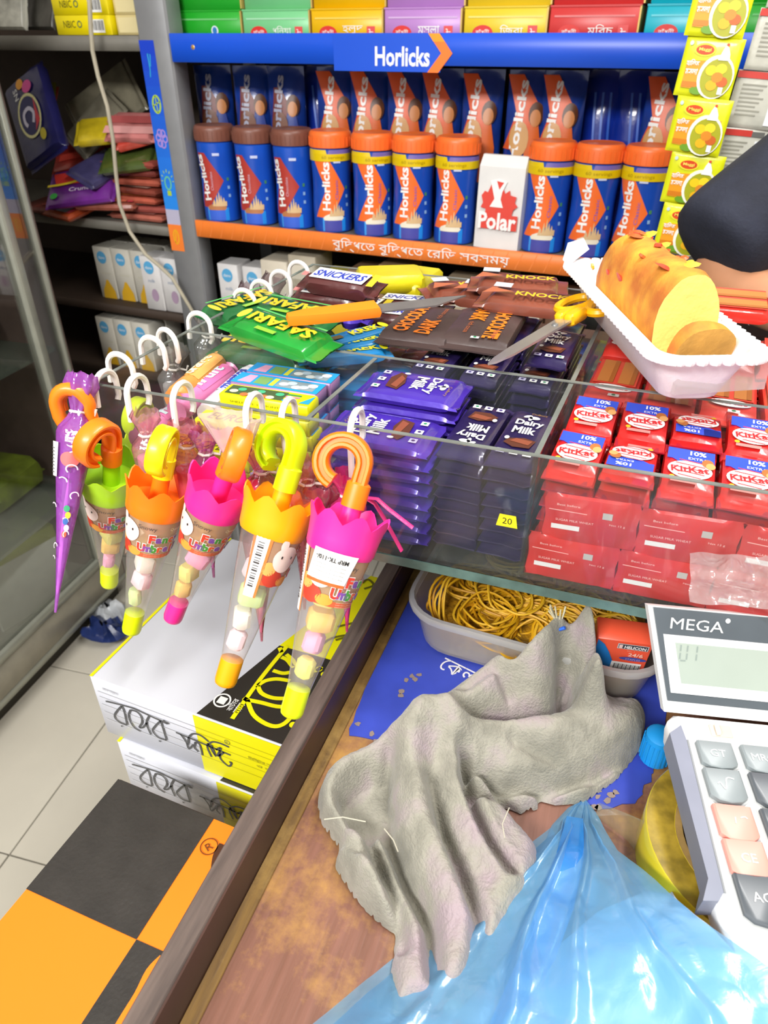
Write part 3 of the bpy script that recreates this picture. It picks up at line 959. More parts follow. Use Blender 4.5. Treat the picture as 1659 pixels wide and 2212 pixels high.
# grey back side strip
gb = mat('sachet_back', '#c9c8bc', .35, var=.08, scale=40, bump=.4, bscale=60)
sb = MB(); pillow(sb, .06, SH, gb, .003)
sp_ = MB(basis(V((0, -.0037, 0)), (1, 0, 0), (0, 0, 1)))
sp_.rect(-.03, .021, .006, .0275, ink('#c84038')); sp_.rect(.006, .021, .02, .0265, ink('#6a6a66'))
for k in range(8):
    sp_.rect(-.022, .014 - k * .0042, .004 - .003 * (k % 3), .0155 - k * .0042, ink('#9a988c'), z=.0002)
sp_.rect(.012, -.024, .028, .017, ink('#e6e8ea'), z=.0002)
m1, m2 = sb.mesh('sachet'), sp_.mesh('sachet_print')
strip2 = thing('sachet_strip', 'hanging strip of sachets seen from its grey printed back', 'sachet strip', (.045, 1.03, 1.0))
for k in range(14):
    s_ = part(m1, 'sachet', strip2)
    s_.location = (0, 0, .135 + k * SH)
    if k < 5:
        s_.location.x = Y([1592, 1606, 1622, 1648, 1662][k], [470, 300, 200, 110, 20][k], 1.03).x - .045 + (0 if k == 0 else -.003)
        s_.location.x = Y([1573, 1597, 1610, 1625, 1640][k], 330, 1.03).x - .045
    else:
        s_.location.x = Y(1640, 330, 1.03).x - .045
    s_.rotation_euler = (.05 * sin(k * 1.7), R(4) if k < 5 else 0, .15 + .08 * sin(k * 2.1))
    part(m2, 'printed_label', s_)
b = MB(); b.box(-.2, .3, .985, 1.045, 1.93, 1.945, STEEL); b.tube([(-.02, 1.0, 1.94), (-.02, 1.0, 2.8)], .004, STEEL); b.tube([(.2, 1.0, 1.94), (.2, 1.0, 2.8)], .004, STEEL)
b.build('hanging_rail', label='steel rail the sachet strips hang from, above the frame', cat='rail')
# red packets at the right edge
for k, (x, y, y_) in enumerate(((1655, 190, 1.12), (1660, 290, 1.12))):
    p = Y(x, y, y_)
    b = MB(); pack(b, .11, .08, .02, mat('film_scarlet', '#c82820', .25, var=.2, scale=20, bump=.4, bscale=50), seed=k)
    b.rect(-.03, -.02, .02, .02, ink('#b01818'), z=.022)
    b.build('chips_packet', label='scarlet packet hanging at the right edge, %s one' % ('upper', 'lower')[k], cat='packet', group='scarlet packets at the right edge').matrix_basis = T(p + V((.045, 0, 0))) @ rotz(-.3) @ Matrix.Rotation(R(88), 4, 'X') @ rotz(R(90))

# ================================================================== glass showcase on the left
SA = R(6)
SO = V((-1.19, .60, 0))
al = mat('aluminium', '#a9ab9e', .35, .35, var=.05)
sg = clear('showcase_glass', '#dfe8e0', gloss=.11, rough=.015, tint=.08)
case = thing('glass_showcase', 'long aluminium framed glass showcase along the left side of the aisle', 'showcase', SO, SA)
L0, L1, L2 = -1.3, .475, .55                             # near end, mullion, far end (along the front)


def cs(b, name, label=None, par=None):
    return tag(b.build(name, par or case), label)


b = MB(); b.box(-.42, -.04, L0, L2, 0, .065, mat('plinth_dark', '#3c382e', .6)); cs(b, 'plinth', 'dark recessed plinth')
b = MB(); b.box(-.45, 0, L0, L2, .065, .085, al, c=.002); b.box(-.03, 0, L0, L2, .085, .168, mat('rail_beige', '#a9a494', .4, .2), c=.003); cs(b, 'bottom_rail')
b = MB(); b.box(-.02, .004, L0, L2, .168, .19, al, c=.002); cs(b, 'glass_channel', 'bright aluminium channel')
for yy in (L0, L1 - .012):
    b = MB(); b.box(-.024, .004, yy, yy + .022, .19, 1.5, al, c=.003); cs(b, 'upright')
b = MB(); b.box(-.02, .0, L2 - .012, L2, .19, 1.5, al, c=.003); cs(b, 'upright')
b = MB(); b.box(-.45, .004, L0, L2, 1.5, 1.53, al, c=.003); cs(b, 'top_rail')
b = MB(); b.box(-.012, -.007, L0 + .022, L1 - .012, .19, 1.5, sg); cs(b, 'front_pane', 'large front glass pane')
b = MB(); b.box(-.012, -.007, L1 + .01, L2 - .012, .19, 1.5, sg); cs(b, 'front_pane', 'narrow glass pane beside the upright')
b = MB(); b.box(-.45, -.44, L0, L2, .085, 1.5, mat('case_back', '#8c887a', .6)); b.box(-.45, 0, L2 - .004, L2, .085, 1.5, mat('case_side', '#6b5a52', .6)); cs(b, 'back_panel')
for zz in (.36, .72, 1.08, 1.3):
    b = MB(); b.box(-.44, -.03, L0, L2 - .005, zz, zz + .008, clear('shelf_glass', '#a8b8ac', gloss=.1, tint=.5, milk=.35)); cs(b, 'glass_shelf')
Mc = T(SO) @ rotz(SA)
rnd = random.Random(5)
goods = [(.368, 'low', [('#b0c020', 'yellow green'), ('#b8c438', 'moss green'), ('#a4b420', 'olive'), ('#c8c83a', 'mustard'), ('#8aa02a', 'leaf green')]), (.728, 'second', [('#b03a2a', 'brick red'), ('#8a8a3a', 'khaki'), ('#4a5a6a', 'slate'), ('#b08a7a', 'dusty pink'), ('#5a4a3a', 'umber')]),
         (1.088, 'third', [('#a89030', 'ochre'), ('#6a5a4a', 'taupe'), ('#b0a890', 'stone'), ('#7a3a2a', 'rust'), ('#55604a', 'sage')]), (1.308, 'top', [('#3a4a7a', 'blue'), ('#8a4a3a', 'copper'), ('#60584a', 'drab'), ('#9a9080', 'pale grey'), ('#4a3a3a', 'dark plum')])]
for z0, sh, cols in goods:
    for k, (hc, cn) in enumerate(cols):
        b = MB()
        yy = -.28 + k * .175 + rnd.uniform(-.01, .01)
        if k % 2 == 0 or sh == 'low':
            pack(b, .165, .14, .075, mat('case_film_' + hc[1:], hc, .4, var=.3, scale=14, bump=.5, bscale=30), seed=k, wr=.004)
            M_ = at((-.2, yy, z0 + .005), pi / 2 + rnd.uniform(-.12, .12))
        else:
            b.box(-.075, .075, -.06, .06, 0, .14, mat('case_box_' + hc[1:], hc, .5, var=.15, scale=8), c=.003)
            b.rect(-.06, .03, .06, .08, ink('#c8c2b0'), basis(V((.0765, 0, 0)), (0, 1, 0), (0, 0, 1)))
            M_ = at((-.2, yy, z0 + .003), rnd.uniform(-.1, .1))
        b.build('stored_packet' if (k % 2 == 0 or sh == 'low') else 'stored_box', label='%s package behind the showcase glass on the %s shelf' % (cn, sh if sh != 'low' else 'lowest'), cat='package', group='packages in the showcase').matrix_basis = Mc @ M_
b = MB(); b.box(-.1, .1, -.075, .075, 0, .20, mat('case_white_box', '#d4d8cc', .5, var=.04), c=.003); b.box(-.101, .101, -.076, .076, .175, .212, mat('case_lime', '#a8b828', .5, var=.05), c=.003)
b.build('stored_box', label='white box with a lime green lid on the showcase floor', cat='box').matrix_basis = Mc @ at((-.19, .37, .086), pi / 2 - .3)
# crumpled litter on the floor
for k, (x, y, hc, lb) in enumerate(((238, 1340, '#c8ccd0', 'crumpled clear plastic scrap on the floor by the showcase'), (232, 1378, '#26366c', 'crumpled dark blue wrapper on the floor by the showcase'))):
    p = Z(x, y, .004)
    b = MB()

    def crum(u, v, k=k):
        a, r_ = u * 2 * pi, .012 + .05 * (1 - abs(v * 2 - 1))
        n_ = noise.noise(V((cos(a) * 2, sin(a) * 2, v * 3 + k * 7)))
        return V((cos(a) * r_ * (1 + .5 * n_), sin(a) * r_ * (1 + .5 * n_) * .7, .002 + .05 * v * (1 + n_)))
    b.grid(crum, 16, 8, mat('litter_%d' % k, hc, .3, var=.2, scale=40, bump=.6, bscale=50))
    b.build('litter', label=lb, cat='litter', loc=None).location = p

# ================================================================== the counter desk in front
DA = R(-3)                                              # the desk is turned a little against the tray
dsk = thing('counter_desk', 'worn brown wooden counter desk with a raised dark rim on its left side', 'desk', (-.1345, .08, DESK), R(3))


def wood(name, c1, c2, worn, w_amt, rough=.45):
    m = bpy.data.materials.new(name)
    m.use_nodes = True
    nt = m.node_tree
    b_ = nt.nodes['Principled BSDF']
    tc = nt.nodes.new('ShaderNodeTexCoord')
    mp = nt.nodes.new('ShaderNodeMapping')
    mp.inputs['Scale'].default_value = (60, 5, 5)
    nt.links.new(tc.outputs['Object'], mp.inputs[0])
    n1 = nt.nodes.new('ShaderNodeTexNoise'); n1.inputs['Scale'].default_value = 4; n1.inputs['Detail'].default_value = 6
    nt.links.new(mp.outputs[0], n1.inputs['Vector'])
    r1 = nt.nodes.new('ShaderNodeValToRGB')
    r1.color_ramp.elements[0].position, r1.color_ramp.elements[1].position = .3, .7
    r1.color_ramp.elements[0].color, r1.color_ramp.elements[1].color = lin(c1), lin(c2)
    nt.links.new(n1.outputs[0], r1.inputs[0])
    n2 = nt.nodes.new('ShaderNodeTexNoise'); n2.inputs['Scale'].default_value = 9; n2.inputs['Detail'].default_value = 8; n2.inputs['Roughness'].default_value = .7
    nt.links.new(tc.outputs['Object'], n2.inputs['Vector'])
    r2 = nt.nodes.new('ShaderNodeValToRGB')
    r2.color_ramp.elements[0].position, r2.color_ramp.elements[1].position = w_amt, w_amt + .14
    nt.links.new(n2.outputs[0], r2.inputs[0])
    mx = nt.nodes.new('ShaderNodeMix'); mx.data_type = 'RGBA'
    nt.links.new(r2.outputs[0], mx.inputs[0])
    nt.links.new(r1.outputs[0], mx.inputs[6])
    mx.inputs[7].default_value = lin(worn)
    nt.links.new(mx.outputs[2], b_.inputs['Base Color'])
    b_.inputs['Roughness'].default_value = rough
    bp = nt.nodes.new('ShaderNodeBump'); bp.inputs['Strength'].default_value = .25; bp.inputs['Distance'].default_value = .001
    nt.links.new(n1.outputs[0], bp.inputs['Height'])
    nt.links.new(bp.outputs[0], b_.inputs['Normal'])
    return m


wd_top = wood('worn_desk_top', '#6f4a3a', '#83594a', '#b08446', .47)
wd_rim = wood('dark_rim_wood', '#4c423e', '#6a5c55', '#77685e', .62)
wd_in = wood('rim_inner_wood', '#3a2620', '#4a3028', '#5a3c30', .62)
wd_gold = wood('worn_edge_wood', '#8a6a34', '#5a4228', '#a5854a', .5)
b = MB(); b.box(0, .75, -.5, .42, -.03, 0, wd_top, c=.001); b.build('desk_top', dsk)
b = MB(); b.box(-.0125, -.0005, -.5, .42, -.06, .0275, wd_rim, c=.0012); b.build('rim_board', dsk, label='dark grey brown raised rim board')
b = MB(); b.box(-.0004, .0006, -.5, .42, .0, .0268, wd_in); b.build('rim_lining', dsk, label='dark inner face of the rim')
b = MB(); b.box(.0007, .0085, -.5, .42, .0, .0016, wd_gold, c=.0005); b.build('inlay_strip', dsk, label='worn golden strip along the rim')
b = MB(); b.box(-.002, .02, -.5, .40, -.949, -.061, wd_in); b.build('side_panel', dsk)
b = MB(); b.box(.60, .62, -.5, .40, -.949, -.031, wd_in); b.build('side_panel', dsk)
# blue sticker, torn
rnd = random.Random(3)
out = []
kp = [(862, 1250), (845, 1370), (808, 1430), (775, 1520), (752, 1590), (830, 1600), (900, 1640), (1010, 1700), (1130, 1720), (1290, 1745), (1370, 1735), (1400, 1690), (1430, 1640), (1440, 1560), (1440, 1400), (1420, 1300), (1150, 1280)]
for i, a in enumerate(kp):
    c_ = kp[(i + 1) % len(kp)]
    for t in range(5):
        j = 7 if 5 <= i <= 13 else 3
        out.append((a[0] + (c_[0] - a[0]) * t / 5 + rnd.uniform(-j, j), a[1] + (c_[1] - a[1]) * t / 5 + rnd.uniform(-j, j)))
b = MB()
base = [Z(x, y, DESK + .0002) for x, y in out]
sk = mat('sticker_blue', '#3a4cb8', .45, var=.12, scale=25)
b.add(base + [p + V((0, 0, .0006)) for p in base], [tuple(range(len(base)))[::-1], tuple(range(len(base), 2 * len(base)))] + [(i, (i + 1) % len(base), len(base) + (i + 1) % len(base), len(base) + i) for i in range(len(base))], sk)
stk_ = b.build('counter_sticker', label='torn blue sticker stuck on the wooden counter under the rag', cat='sticker', loc=(-.05, .3, DESK))
p, q = Z(945, 1425, DESK + .001), Z(1075, 1490, DESK + .001)
b = MB(basis((p + q) / 2 - V((-.05, .3, DESK)), q - p, (0, 1, 0)))
b.text('েকলবা', ink('#e8e6ea'), h=.0125, w=.040, bold=0.0)
b.build('lettering', stk_)
b = MB()
for k in range(26):                                     # torn away spots and grit
    x, y = rnd.choice([(1300, 1690), (1340, 1700), (1280, 1720), (790, 1580), (870, 1480), (1400, 1590)])
    p = Z(x + rnd.uniform(-45, 45), y + rnd.uniform(-25, 25), DESK + .0011) - V((-.05, .3, DESK))
    n = 7
    b.add([(p.x + rnd.uniform(.4, 1) * .0028 * cos(2 * pi * i / n), p.y + rnd.uniform(.4, 1) * .0028 * sin(2 * pi * i / n), p.z) for i in range(n)], [tuple(range(n))], ink('#8a7a72'))
b.build('torn_spots', stk_, kind='stuff')

# cabinet and glass shelf carrying the tray
cab = wood('cabinet_wood', '#4a342a', '#5d4436', '#6b5040', .6)
b = MB(); b.box(-.16, .75, .56, .80, 0, 1.0395, cab, c=.003); b.build('rear_cabinet', label='dark wooden cabinet behind the desk carrying the sweets tray', cat='cabinet')
tg = clear('shelf_pane_glass', '#7fa097', gloss=.1, tint=.35)
b = MB(); b.hexa([(-.185, .3202, 1.04), (.45, .3562, 1.04), (.45, .75, 1.04), (-.185, .75, 1.04)], [(-.185, .3202, 1.0462), (.45, .3562, 1.0462), (.45, .75, 1.0462), (-.185, .75, 1.0462)], tg)
edge = mat('glass_edge', '#5f7a72', .2, var=.2, scale=60, spec=.8)
b.hexa([(-.185, .319, 1.04), (.45, .355, 1.04), (.45, .356, 1.04), (-.185, .32, 1.04)], [(-.185, .319, 1.0462), (.45, .355, 1.0462), (.45, .356, 1.0462), (-.185, .32, 1.0462)], edge)
b.build('glass_shelf', label='thick glass shelf with greenish edge under the acrylic tray', cat='glass shelf')

# ================================================================== boxed sweets on the left of the desk
cw, cy_, ck = mat('box_white', '#cdcfd8', .3, var=.02, scale=5), ink('#e8e20a'), mat('box_black', '#35322f', .45, var=.1, scale=60, bump=.15, bscale=400)
gl_ = ink('#c6c8ce'); gi = ink('#4a4c50')


def c2(k, ox, oy):
    return lambda pts: [(a / k + ox, b_ / k + oy) for a, b_ in pts]


front_cv = c2(3.607, 200, 1440)
top_cv = c2(2.44, 180, 1200)
WX0, WX1, WY0, WY1 = -.332, -.158, .25, .432
word = [[(108, 262), (300, 310), (400, 352), (590, 440)], [(232, 300), (195, 340), (178, 370), (186, 400), (225, 430), (272, 447)], [(232, 300), (252, 345), (275, 447)], [(228, 453), (240, 459)],
        [(300, 330), (286, 375), (305, 430), (335, 470), (380, 497)], [(300, 330), (350, 345), (385, 385), (390, 430), (370, 465), (400, 465), (428, 430)], [(445, 378), (425, 435), (460, 522)], [(535, 415), (490, 460), (474, 495), (520, 545), (582, 565)], [(535, 415), (556, 480), (582, 565)], [(522, 570), (538, 576)], [(555, 410), (600, 440)],
        [(655, 505), (760, 548), (1080, 682)], [(690, 518), (735, 580), (755, 632), (790, 600)], [(750, 600), (755, 545), (790, 515), (850, 530), (910, 578)], [(805, 580), (800, 625), (815, 640), (828, 656)], [(805, 580), (840, 600), (862, 682)], [(905, 590), (900, 625), (932, 695)], [(905, 590), (965, 692), (930, 600)], [(905, 600), (940, 578), (1000, 590), (1068, 620)], [(965, 640), (1005, 625), (978, 690), (1030, 660)], [(1000, 660), (1000, 705), (1040, 750), (1072, 768), (1088, 742), (1070, 735)]]
lines = [(255, 20), (318, 40), (378, 60), (430, 75)]
top_word = [[(785, 865), (930, 660), (1075, 480)], [(845, 755), (862, 765)], [(865, 765), (895, 840), (950, 885), (1010, 905), (1060, 890), (1100, 850)], [(865, 765), (940, 780), (1020, 800), (1090, 800)],
            [(920, 690), (960, 665), (1020, 655), (1090, 665)], [(920, 690), (940, 730), (1000, 755), (1075, 758)], [(1000, 610), (1050, 625), (1090, 620)], [(1045, 540), (1075, 555), (1105, 590), (1108, 560), (1070, 525)], [(1150, 620), (1230, 610), (1255, 590)], [(1035, 490), (1045, 515)]]
top_dot = [(1105, 897), (1270, 631), (1242, 603)]


def sweet_box(name, label, dx, dy, z0, full=True):
    h = .0605
    t = thing(name, label, 'box', (WX0 + dx, WY0 + dy, z0))
    o = V((WX0, WY0, .93 - h))
    w, d = WX1 - WX0 - dx, WY1 - WY0
    b = MB(); b.box(0, w, 0, d, 0, h, cw, c=.0007); b.build('carton', t)
    bs = .088                                            # colour boundary on the front face
    pr = MB(basis((0, -.0004, 0), (1, 0, 0), (0, 0, 1)))
    pr.rect(bs, .0008, w - .0008, h - .0008, cy_)
    cv = lambda pts: [(p.x - o.x, p.z - o.z) for p in (Y(a, b_, WY0) for a, b_ in front_cv(pts))]
    for v in (.018, .026, .034, .042, .0475):
        pr.stroke([(.004, v), (bs, v)], .0006, gl_, z=.0003); pr.stroke([(bs, v), (w - .003, v)], .0006, ink('#c2bc10'), z=.0003)
    for s_ in word:
        pr.stroke(cv(s_), .0015, gi, z=.0006)
    pr.text('মানসম্মত', ink('#8a8c90'), cx=.017, cy=.052, h=.0035, w=.014, z=.0004)
    pr.ring(.1135, .044, .0022, .0022, .0004, gi, z=.0005); pr.text('R', gi, cx=.1135, cy=.044, h=.0018, z=.0006)
    pr.text('িমিষ্টর সােথ মধুর', ink('#8a8620'), cx=.145, cy=.036, h=.0035, w=.032, z=.0006); pr.text('ও আনন্দ', ink('#8a8620'), cx=.148, cy=.030, h=.0035, w=.026, z=.0006)
    pr.build('front_print', t, label='yellow panel and handwritten style lettering')
    tp = MB(basis((0, 0, h + .0004), (1, 0, 0), (0, 1, 0)))
    L2 = lambda x, y: (lambda p: (p.x - o.x, p.y - o.y))(Z(x, y, .93))
    a, c_ = L2(421, 1546), L2(604, 1395)
    far = (c_[0] + .030, d - .001)
    tp.poly([(a[0], .0008), (w - .001, .0008), (w - .001, c_[1] + .002), c_], ink('#2d2a26'))
    tp.poly([c_, (w - .001, c_[1] + .002), (w - .001, d - .001), far], cy_)
    tp.poly([(.0, .0), (.0025, 0), (.0025, d), (0, d)], cy_)
    tv = lambda pts: [L2(*q) for q in top_cv(pts)]
    if full:
        for s_ in top_word:
            tp.stroke(tv(s_), .0032, cy_, z=.0005)
        for q in tv(top_dot):
            tp.ell(q[0], q[1], .0025, .0025, cy_, z=.0005)
        for s_ in ([(1250, 480), (1310, 440), (1410, 420)], [(1330, 450), (1400, 430)], [(1340, 380), (1420, 360)], [(1480, 180), (1530, 160), (1500, 130), (1470, 150)]):
            tp.stroke(tv(s_), .0022, ink('#6a6812'), z=.0005)
        q = tv([(733, 768), (785, 790)])
        tp.ring(q[0][0], q[0][1], .0062, .0062, .0012, WHITE, z=.0005); tp.rect(q[0][0] - .003, q[0][1] - .003, q[0][0] + .003, q[0][1] + .003, WHITE, z=.0005)
        tp.text('বাটার', WHITE, cx=q[1][0], cy=q[1][1], h=.005, w=.011, rot=R(90), z=.0005); tp.text('নান', WHITE, cx=q[1][0] + .006, cy=q[1][1] - .001, h=.005, w=.009, rot=R(90), z=.0005)
    tp.build('top_print', t, label='black and yellow panels with yellow lettering')
    return t


sweet_box('sweet_box', 'white sweet box with black and yellow lid panels, top of the stack under the umbrellas', 0, 0, .8695)
sweet_box('sweet_box', 'white sweet box with yellow side, directly below the top one', .012, -.004, .8085, False)
crd = mat('cardboard', '#a98458', .75, var=.12, scale=40, bump=.1)
b = MB(); b.box(-.325, -.17, .245, .43, 0, .808, crd, c=.003); b.box(-.251, -.246, .2445, .4305, .004, .8083, mat('packing_tape', '#c8a878', .3)); b.build('cardboard_carton', label='tall brown cardboard carton under the white sweet boxes', cat='carton')
# orange and black box
om, bm_ = mat('box_orange', '#f8801a', .4, var=.04, scale=3), ck
ob = thing('orange_box', 'large orange and black checkered box beside the desk at the lower left', 'box', (-.2765, -.16, .835))
w, d, h = .108, .365, .065
b = MB(); b.box(0, w, 0, d, 0, h, om, c=.0008); b.build('carton', ob)
pr = MB(basis((0, 0, h + .0004), (1, 0, 0), (0, 1, 0)))
B2 = lambda x, y: (lambda p: (p.x + .2765, p.y + .16))(Z(x, y, .9))
mid = B2(295, 2030)
c_ = B2(458, 1762)
pr.poly([(.0005, mid[1] - .002), mid, (mid[0] - .002, d - .0005), (.0005, d - .0005)], bm_)
pr.poly([mid, (w - .0005, mid[1] + .001), (w - .0005, .0005), (mid[0] + .004, .0005)], bm_)
q = B2(452, 1830); pr.ring(q[0], q[1], .0055, .0055, .0006, ink('#6a3a14'), z=.0004); pr.text('R', ink('#6a3a14'), cx=q[0], cy=q[1], h=.005, rot=R(60), z=.0004)
pr.stroke([B2(*q_) for q_ in ((480, 1825), (468, 1845), (463, 1870), (463, 1888))], .0035, ink('#4a2a1a'), z=.0004)
pr.stroke([B2(*q_) for q_ in ((352, 2072), (325, 2100), (300, 2150), (262, 2212), (200, 2320))], .005, om, z=.0004)
pr.poly([B2(*q_) for q_ in ((333, 2078), (340, 2090), (356, 2074), (348, 2100), (330, 2106), (324, 2098))], om, z=.0005)
pr.build('top_print', ob, label='black checker panels with an orange star stroke')
pr = MB(basis((0, d + .0004, 0), (-1, 0, 0), (0, 0, 1))); pr.rect(-w + .033, .001, -.001, h - .001, bm_); pr.build('end_print', ob, label='black end panel')
pr = MB(basis((-.0004, 0, 0), (0, -1, 0), (0, 0, 1))); pr.rect(-d + .0005, .001, -mid[1], h - .001, bm_); pr.build('side_print', ob, label='black side panel')
b = MB(); b.box(-.275, -.172, -.155, .2, 0, .8345, crd, c=.003); b.box(-.226, -.221, -.1555, .2005, .004, .8348, mat('packing_tape', '#c8a878', .3)); b.build('cardboard_carton', label='tall brown cardboard carton under the orange and black box', cat='carton')

# ================================================================== acrylic tray
TX, TY, TZ0, TZ1, SL = -.33, .311, 1.0470, 1.130, .0577
TA_ = math.atan(SL)


def W(u, v, z=0.0):
    return V((TX + u, TY + SL * u + v, z))


ac = clear('acrylic', '#cfd8d4', gloss=.0, rough=.02, tint=.14, milk=.03, fmul=.7)
tray = thing('acrylic_tray', 'large clear acrylic tray with compartments full of chocolate bars', 'display tray', W(0, 0, TZ0))
TO = W(0, 0, TZ0)
TE = mat('acrylic_edge', '#7d827c', .25, var=.15, scale=40)
UW, VD, RV = .50, .305, .102


def wall(u0, v0, u1, v1, nm='divider', t=.0028, top=TZ1):
    b = MB()
    if v0 == v1:
        q = [W(u0, v0), W(u1, v0), W(u1, v0 + t), W(u0, v0 + t)]
    else:
        q = [W(u0, v0), W(u0 + t, v0), W(u0 + t, v1), W(u0, v1)]
    lv = lambda z: [V((p.x - TO.x, p.y - TO.y, z - TZ0)) for p in q]
    b.hexa(lv(TZ0 + .003), lv(top - .0006), ac)
    b.hexa(lv(top - .0006), lv(top), TE)
    return b.build(nm, tray, ang=.3)


wall(0, 0, UW, 0, 'front_wall')
wall(0, .0029, 0, VD, 'left_wall')
wall(UW - .0028, .0029, UW - .0028, VD, 'right_wall')
wall(.0029, VD - .0028, UW - .003, VD - .0028, 'back_wall')
wall(.0029, RV, UW - .003, RV)
wall(.147, .003, .147, RV - .0002, top=TZ1 - .001)
wall(.277, .003, .277, RV - .0002, top=TZ1 - .001)
wall(.277, RV + .003, .277, VD - .003, top=TZ1 - .001)
b = MB(); q = [W(0, 0) - W(0, 0), W(UW, 0) - W(0, 0), W(UW, VD) - W(0, 0), W(0, VD) - W(0, 0)]
b.hexa(q, [p + V((0, 0, .003)) for p in q], ac); b.build('base', tray)
b = MB(basis(W(0, -.0004, 0) - TO + V((0, 0, 0)), (1, SL, 0), (0, 0, 1)))
rnd = random.Random(17)
fl = mat('scratch_white', '#b8bcc4', .7)
for k in range(90):                                     # dried flecks and scratches on the pane
    x, y = rnd.uniform(.19, .275), rnd.uniform(.012, .078)
    r_ = rnd.uniform(.0002, .0007) * (2.2 if k < 8 else 1)
    b.add([(x + r_ * rnd.uniform(.5, 1.6) * cos(a * 1.26), y + r_ * rnd.uniform(.5, 1.6) * sin(a * 1.26), 0) for a in range(5)], [tuple(range(5))], fl)
for k in range(6):
    x, y = rnd.uniform(.21, .27), rnd.uniform(.02, .075)
    b.stroke([(x, y), (x + rnd.uniform(-.006, .006), y + rnd.uniform(-.004, .004)), (x + rnd.uniform(-.01, .01), y + rnd.uniform(-.006, .006))], .0003, fl)
b.build('scratches', tray, label='whitish flecks and scratches on the front pane').__setitem__('kind', 'stuff')
FZ = TZ0 + .0033                                        # where goods stand


def col_name(i, n):
    return ORD[i]


# ---- purple milk chocolate bars
pur = mat('foil_purple', '#4a2fae', .22, .15, var=.12, scale=25, coat=.5, bump=.25, bscale=80)
purd = mat('foil_dark_purple', '#2b2050', .28, .1, var=.12, scale=25, coat=.3, bump=.2, bscale=80)
choc, chol, gold_i, lil = ink('#5a3022'), ink('#8a4a34'), ink('#a8803a'), ink('#c8c4e8')


def dairy_kit(L, Wd, H, m_, ts):
    bo = MB(); pack(bo, L, Wd, H, m_, fin=.005)
    pr = MB(T(0, 0, H + .0008))
    pr.text('Dairy', WHITE, cx=.012 * ts, cy=0, h=.0085 * ts, w=Wd * .62, rot=-pi / 2, bold=.03)
    pr.text('Milk', WHITE, cx=.003 * ts, cy=.001, h=.0085 * ts, w=Wd * .5, rot=-pi / 2, bold=.03)
    pr.ell(.020 * ts, -.001, .002, .0035, WHITE); pr.ell(.021 * ts, .003, .0014, .0028, WHITE, rot=.6); pr.ell(.0185 * ts, .001, .0028, .0012, WHITE)
    pr.poly([(-.008 * ts, -Wd * .32), (-.006 * ts, -Wd * .05), (-.009 * ts, Wd * .26), (-.014 * ts, Wd * .33), (-.018 * ts, Wd * .1), (-.017 * ts, -Wd * .25)], choc)
    pr.poly([(-.009 * ts, -Wd * .26), (-.008 * ts, Wd * .1), (-.012 * ts, Wd * .22), (-.014 * ts, -Wd * .2)], chol, z=.0002)
    pr.ell(-.009 * ts, Wd * .3, .002, .0014, WHITE, z=.0004)
    for k, m2_ in enumerate((ink('#30a060'), WHITE, lil)):
        y = (-1 + k) * Wd * .28
        pr.rect(-L / 2 + .0095, y - .0024, -L / 2 + .0142, y + .0024, m2_ if k else WHITE)
        pr.ell(-L / 2 + .0118, y, .0011, .0011, ink('#2a8a5a') if k == 0 else ink('#3a2a6a'), z=.0002, n=10)
    pr.text('Cadbury', gold_i, cx=L / 2 - .011, cy=-Wd * .12, h=.0026, w=Wd * .36, rot=-pi / 2)
    return [('wrapper', bo.mesh('bar')), ('printed_label', pr.mesh('bar_print'))]


ka_, kb_ = dairy_kit(.068, .040, .0082, pur, .95), dairy_kit(.074, .0268, .0082, purd, 1.05)
plain = lambda k: [(k[0][0], k[0][1])]
rnd = random.Random(11)
H_ = .0086
nm = 'milk_chocolate_bar'
for r_ in range(2):
    n = 8 if r_ == 0 else 9
    for k in range(n):
        top = k == n - 1
        lab = ('purple milk chocolate bar lying across, %s of the %s stack' % ('topmost' if top else ORD[k] + ' from the bottom', ('front', 'rear')[r_]))
        kit(ka_ if k >= n - 2 else plain(ka_), nm, lab, 'chocolate bar', at(W(.186 + rnd.uniform(-.001, .001), .0258 + r_ * .046 + rnd.uniform(-.0008, .0008), FZ + k * H_), TA_ + (pi if r_ == 0 else 0) + rnd.uniform(-.03, .03)), 'purple bars lying across')
for c_ in range(2):
    for k in range(8):
        top = k == 7
        lab = 'dark purple chocolate bar, %s of the %s stack beside red wafers' % ('topmost' if top else ORD[k] + ' from the bottom', ('left', 'right')[c_])
        kit(kb_ if k >= 6 else plain(kb_), nm, lab, 'chocolate bar', at(W(.2352 + c_ * .0282 + rnd.uniform(-.0003, .0003), .047 + rnd.uniform(-.001, .001), FZ + k * .0084), pi / 2 + (pi if c_ == 0 else 0) + rnd.uniform(-.01, .01)), 'dark purple bars lying lengthwise')
# price flag on one of the bars
b = MB(); b.poly([(-.006, -.004), (.006, -.004), (.0045, .004), (-.0045, .004)], ink('#e8e020'), z=.0); b.text('20', ink('#3a3410'), cx=0, cy=0, h=.004, z=.0002)
o = b.build('price_flag', tray); o.matrix_basis = T(W(.268, .0, 1.0872) - TO) @ basis((0, -.0004, 0), (1, SL, 0), (0, 0, 1)); o['label'] = 'small yellow price flag'

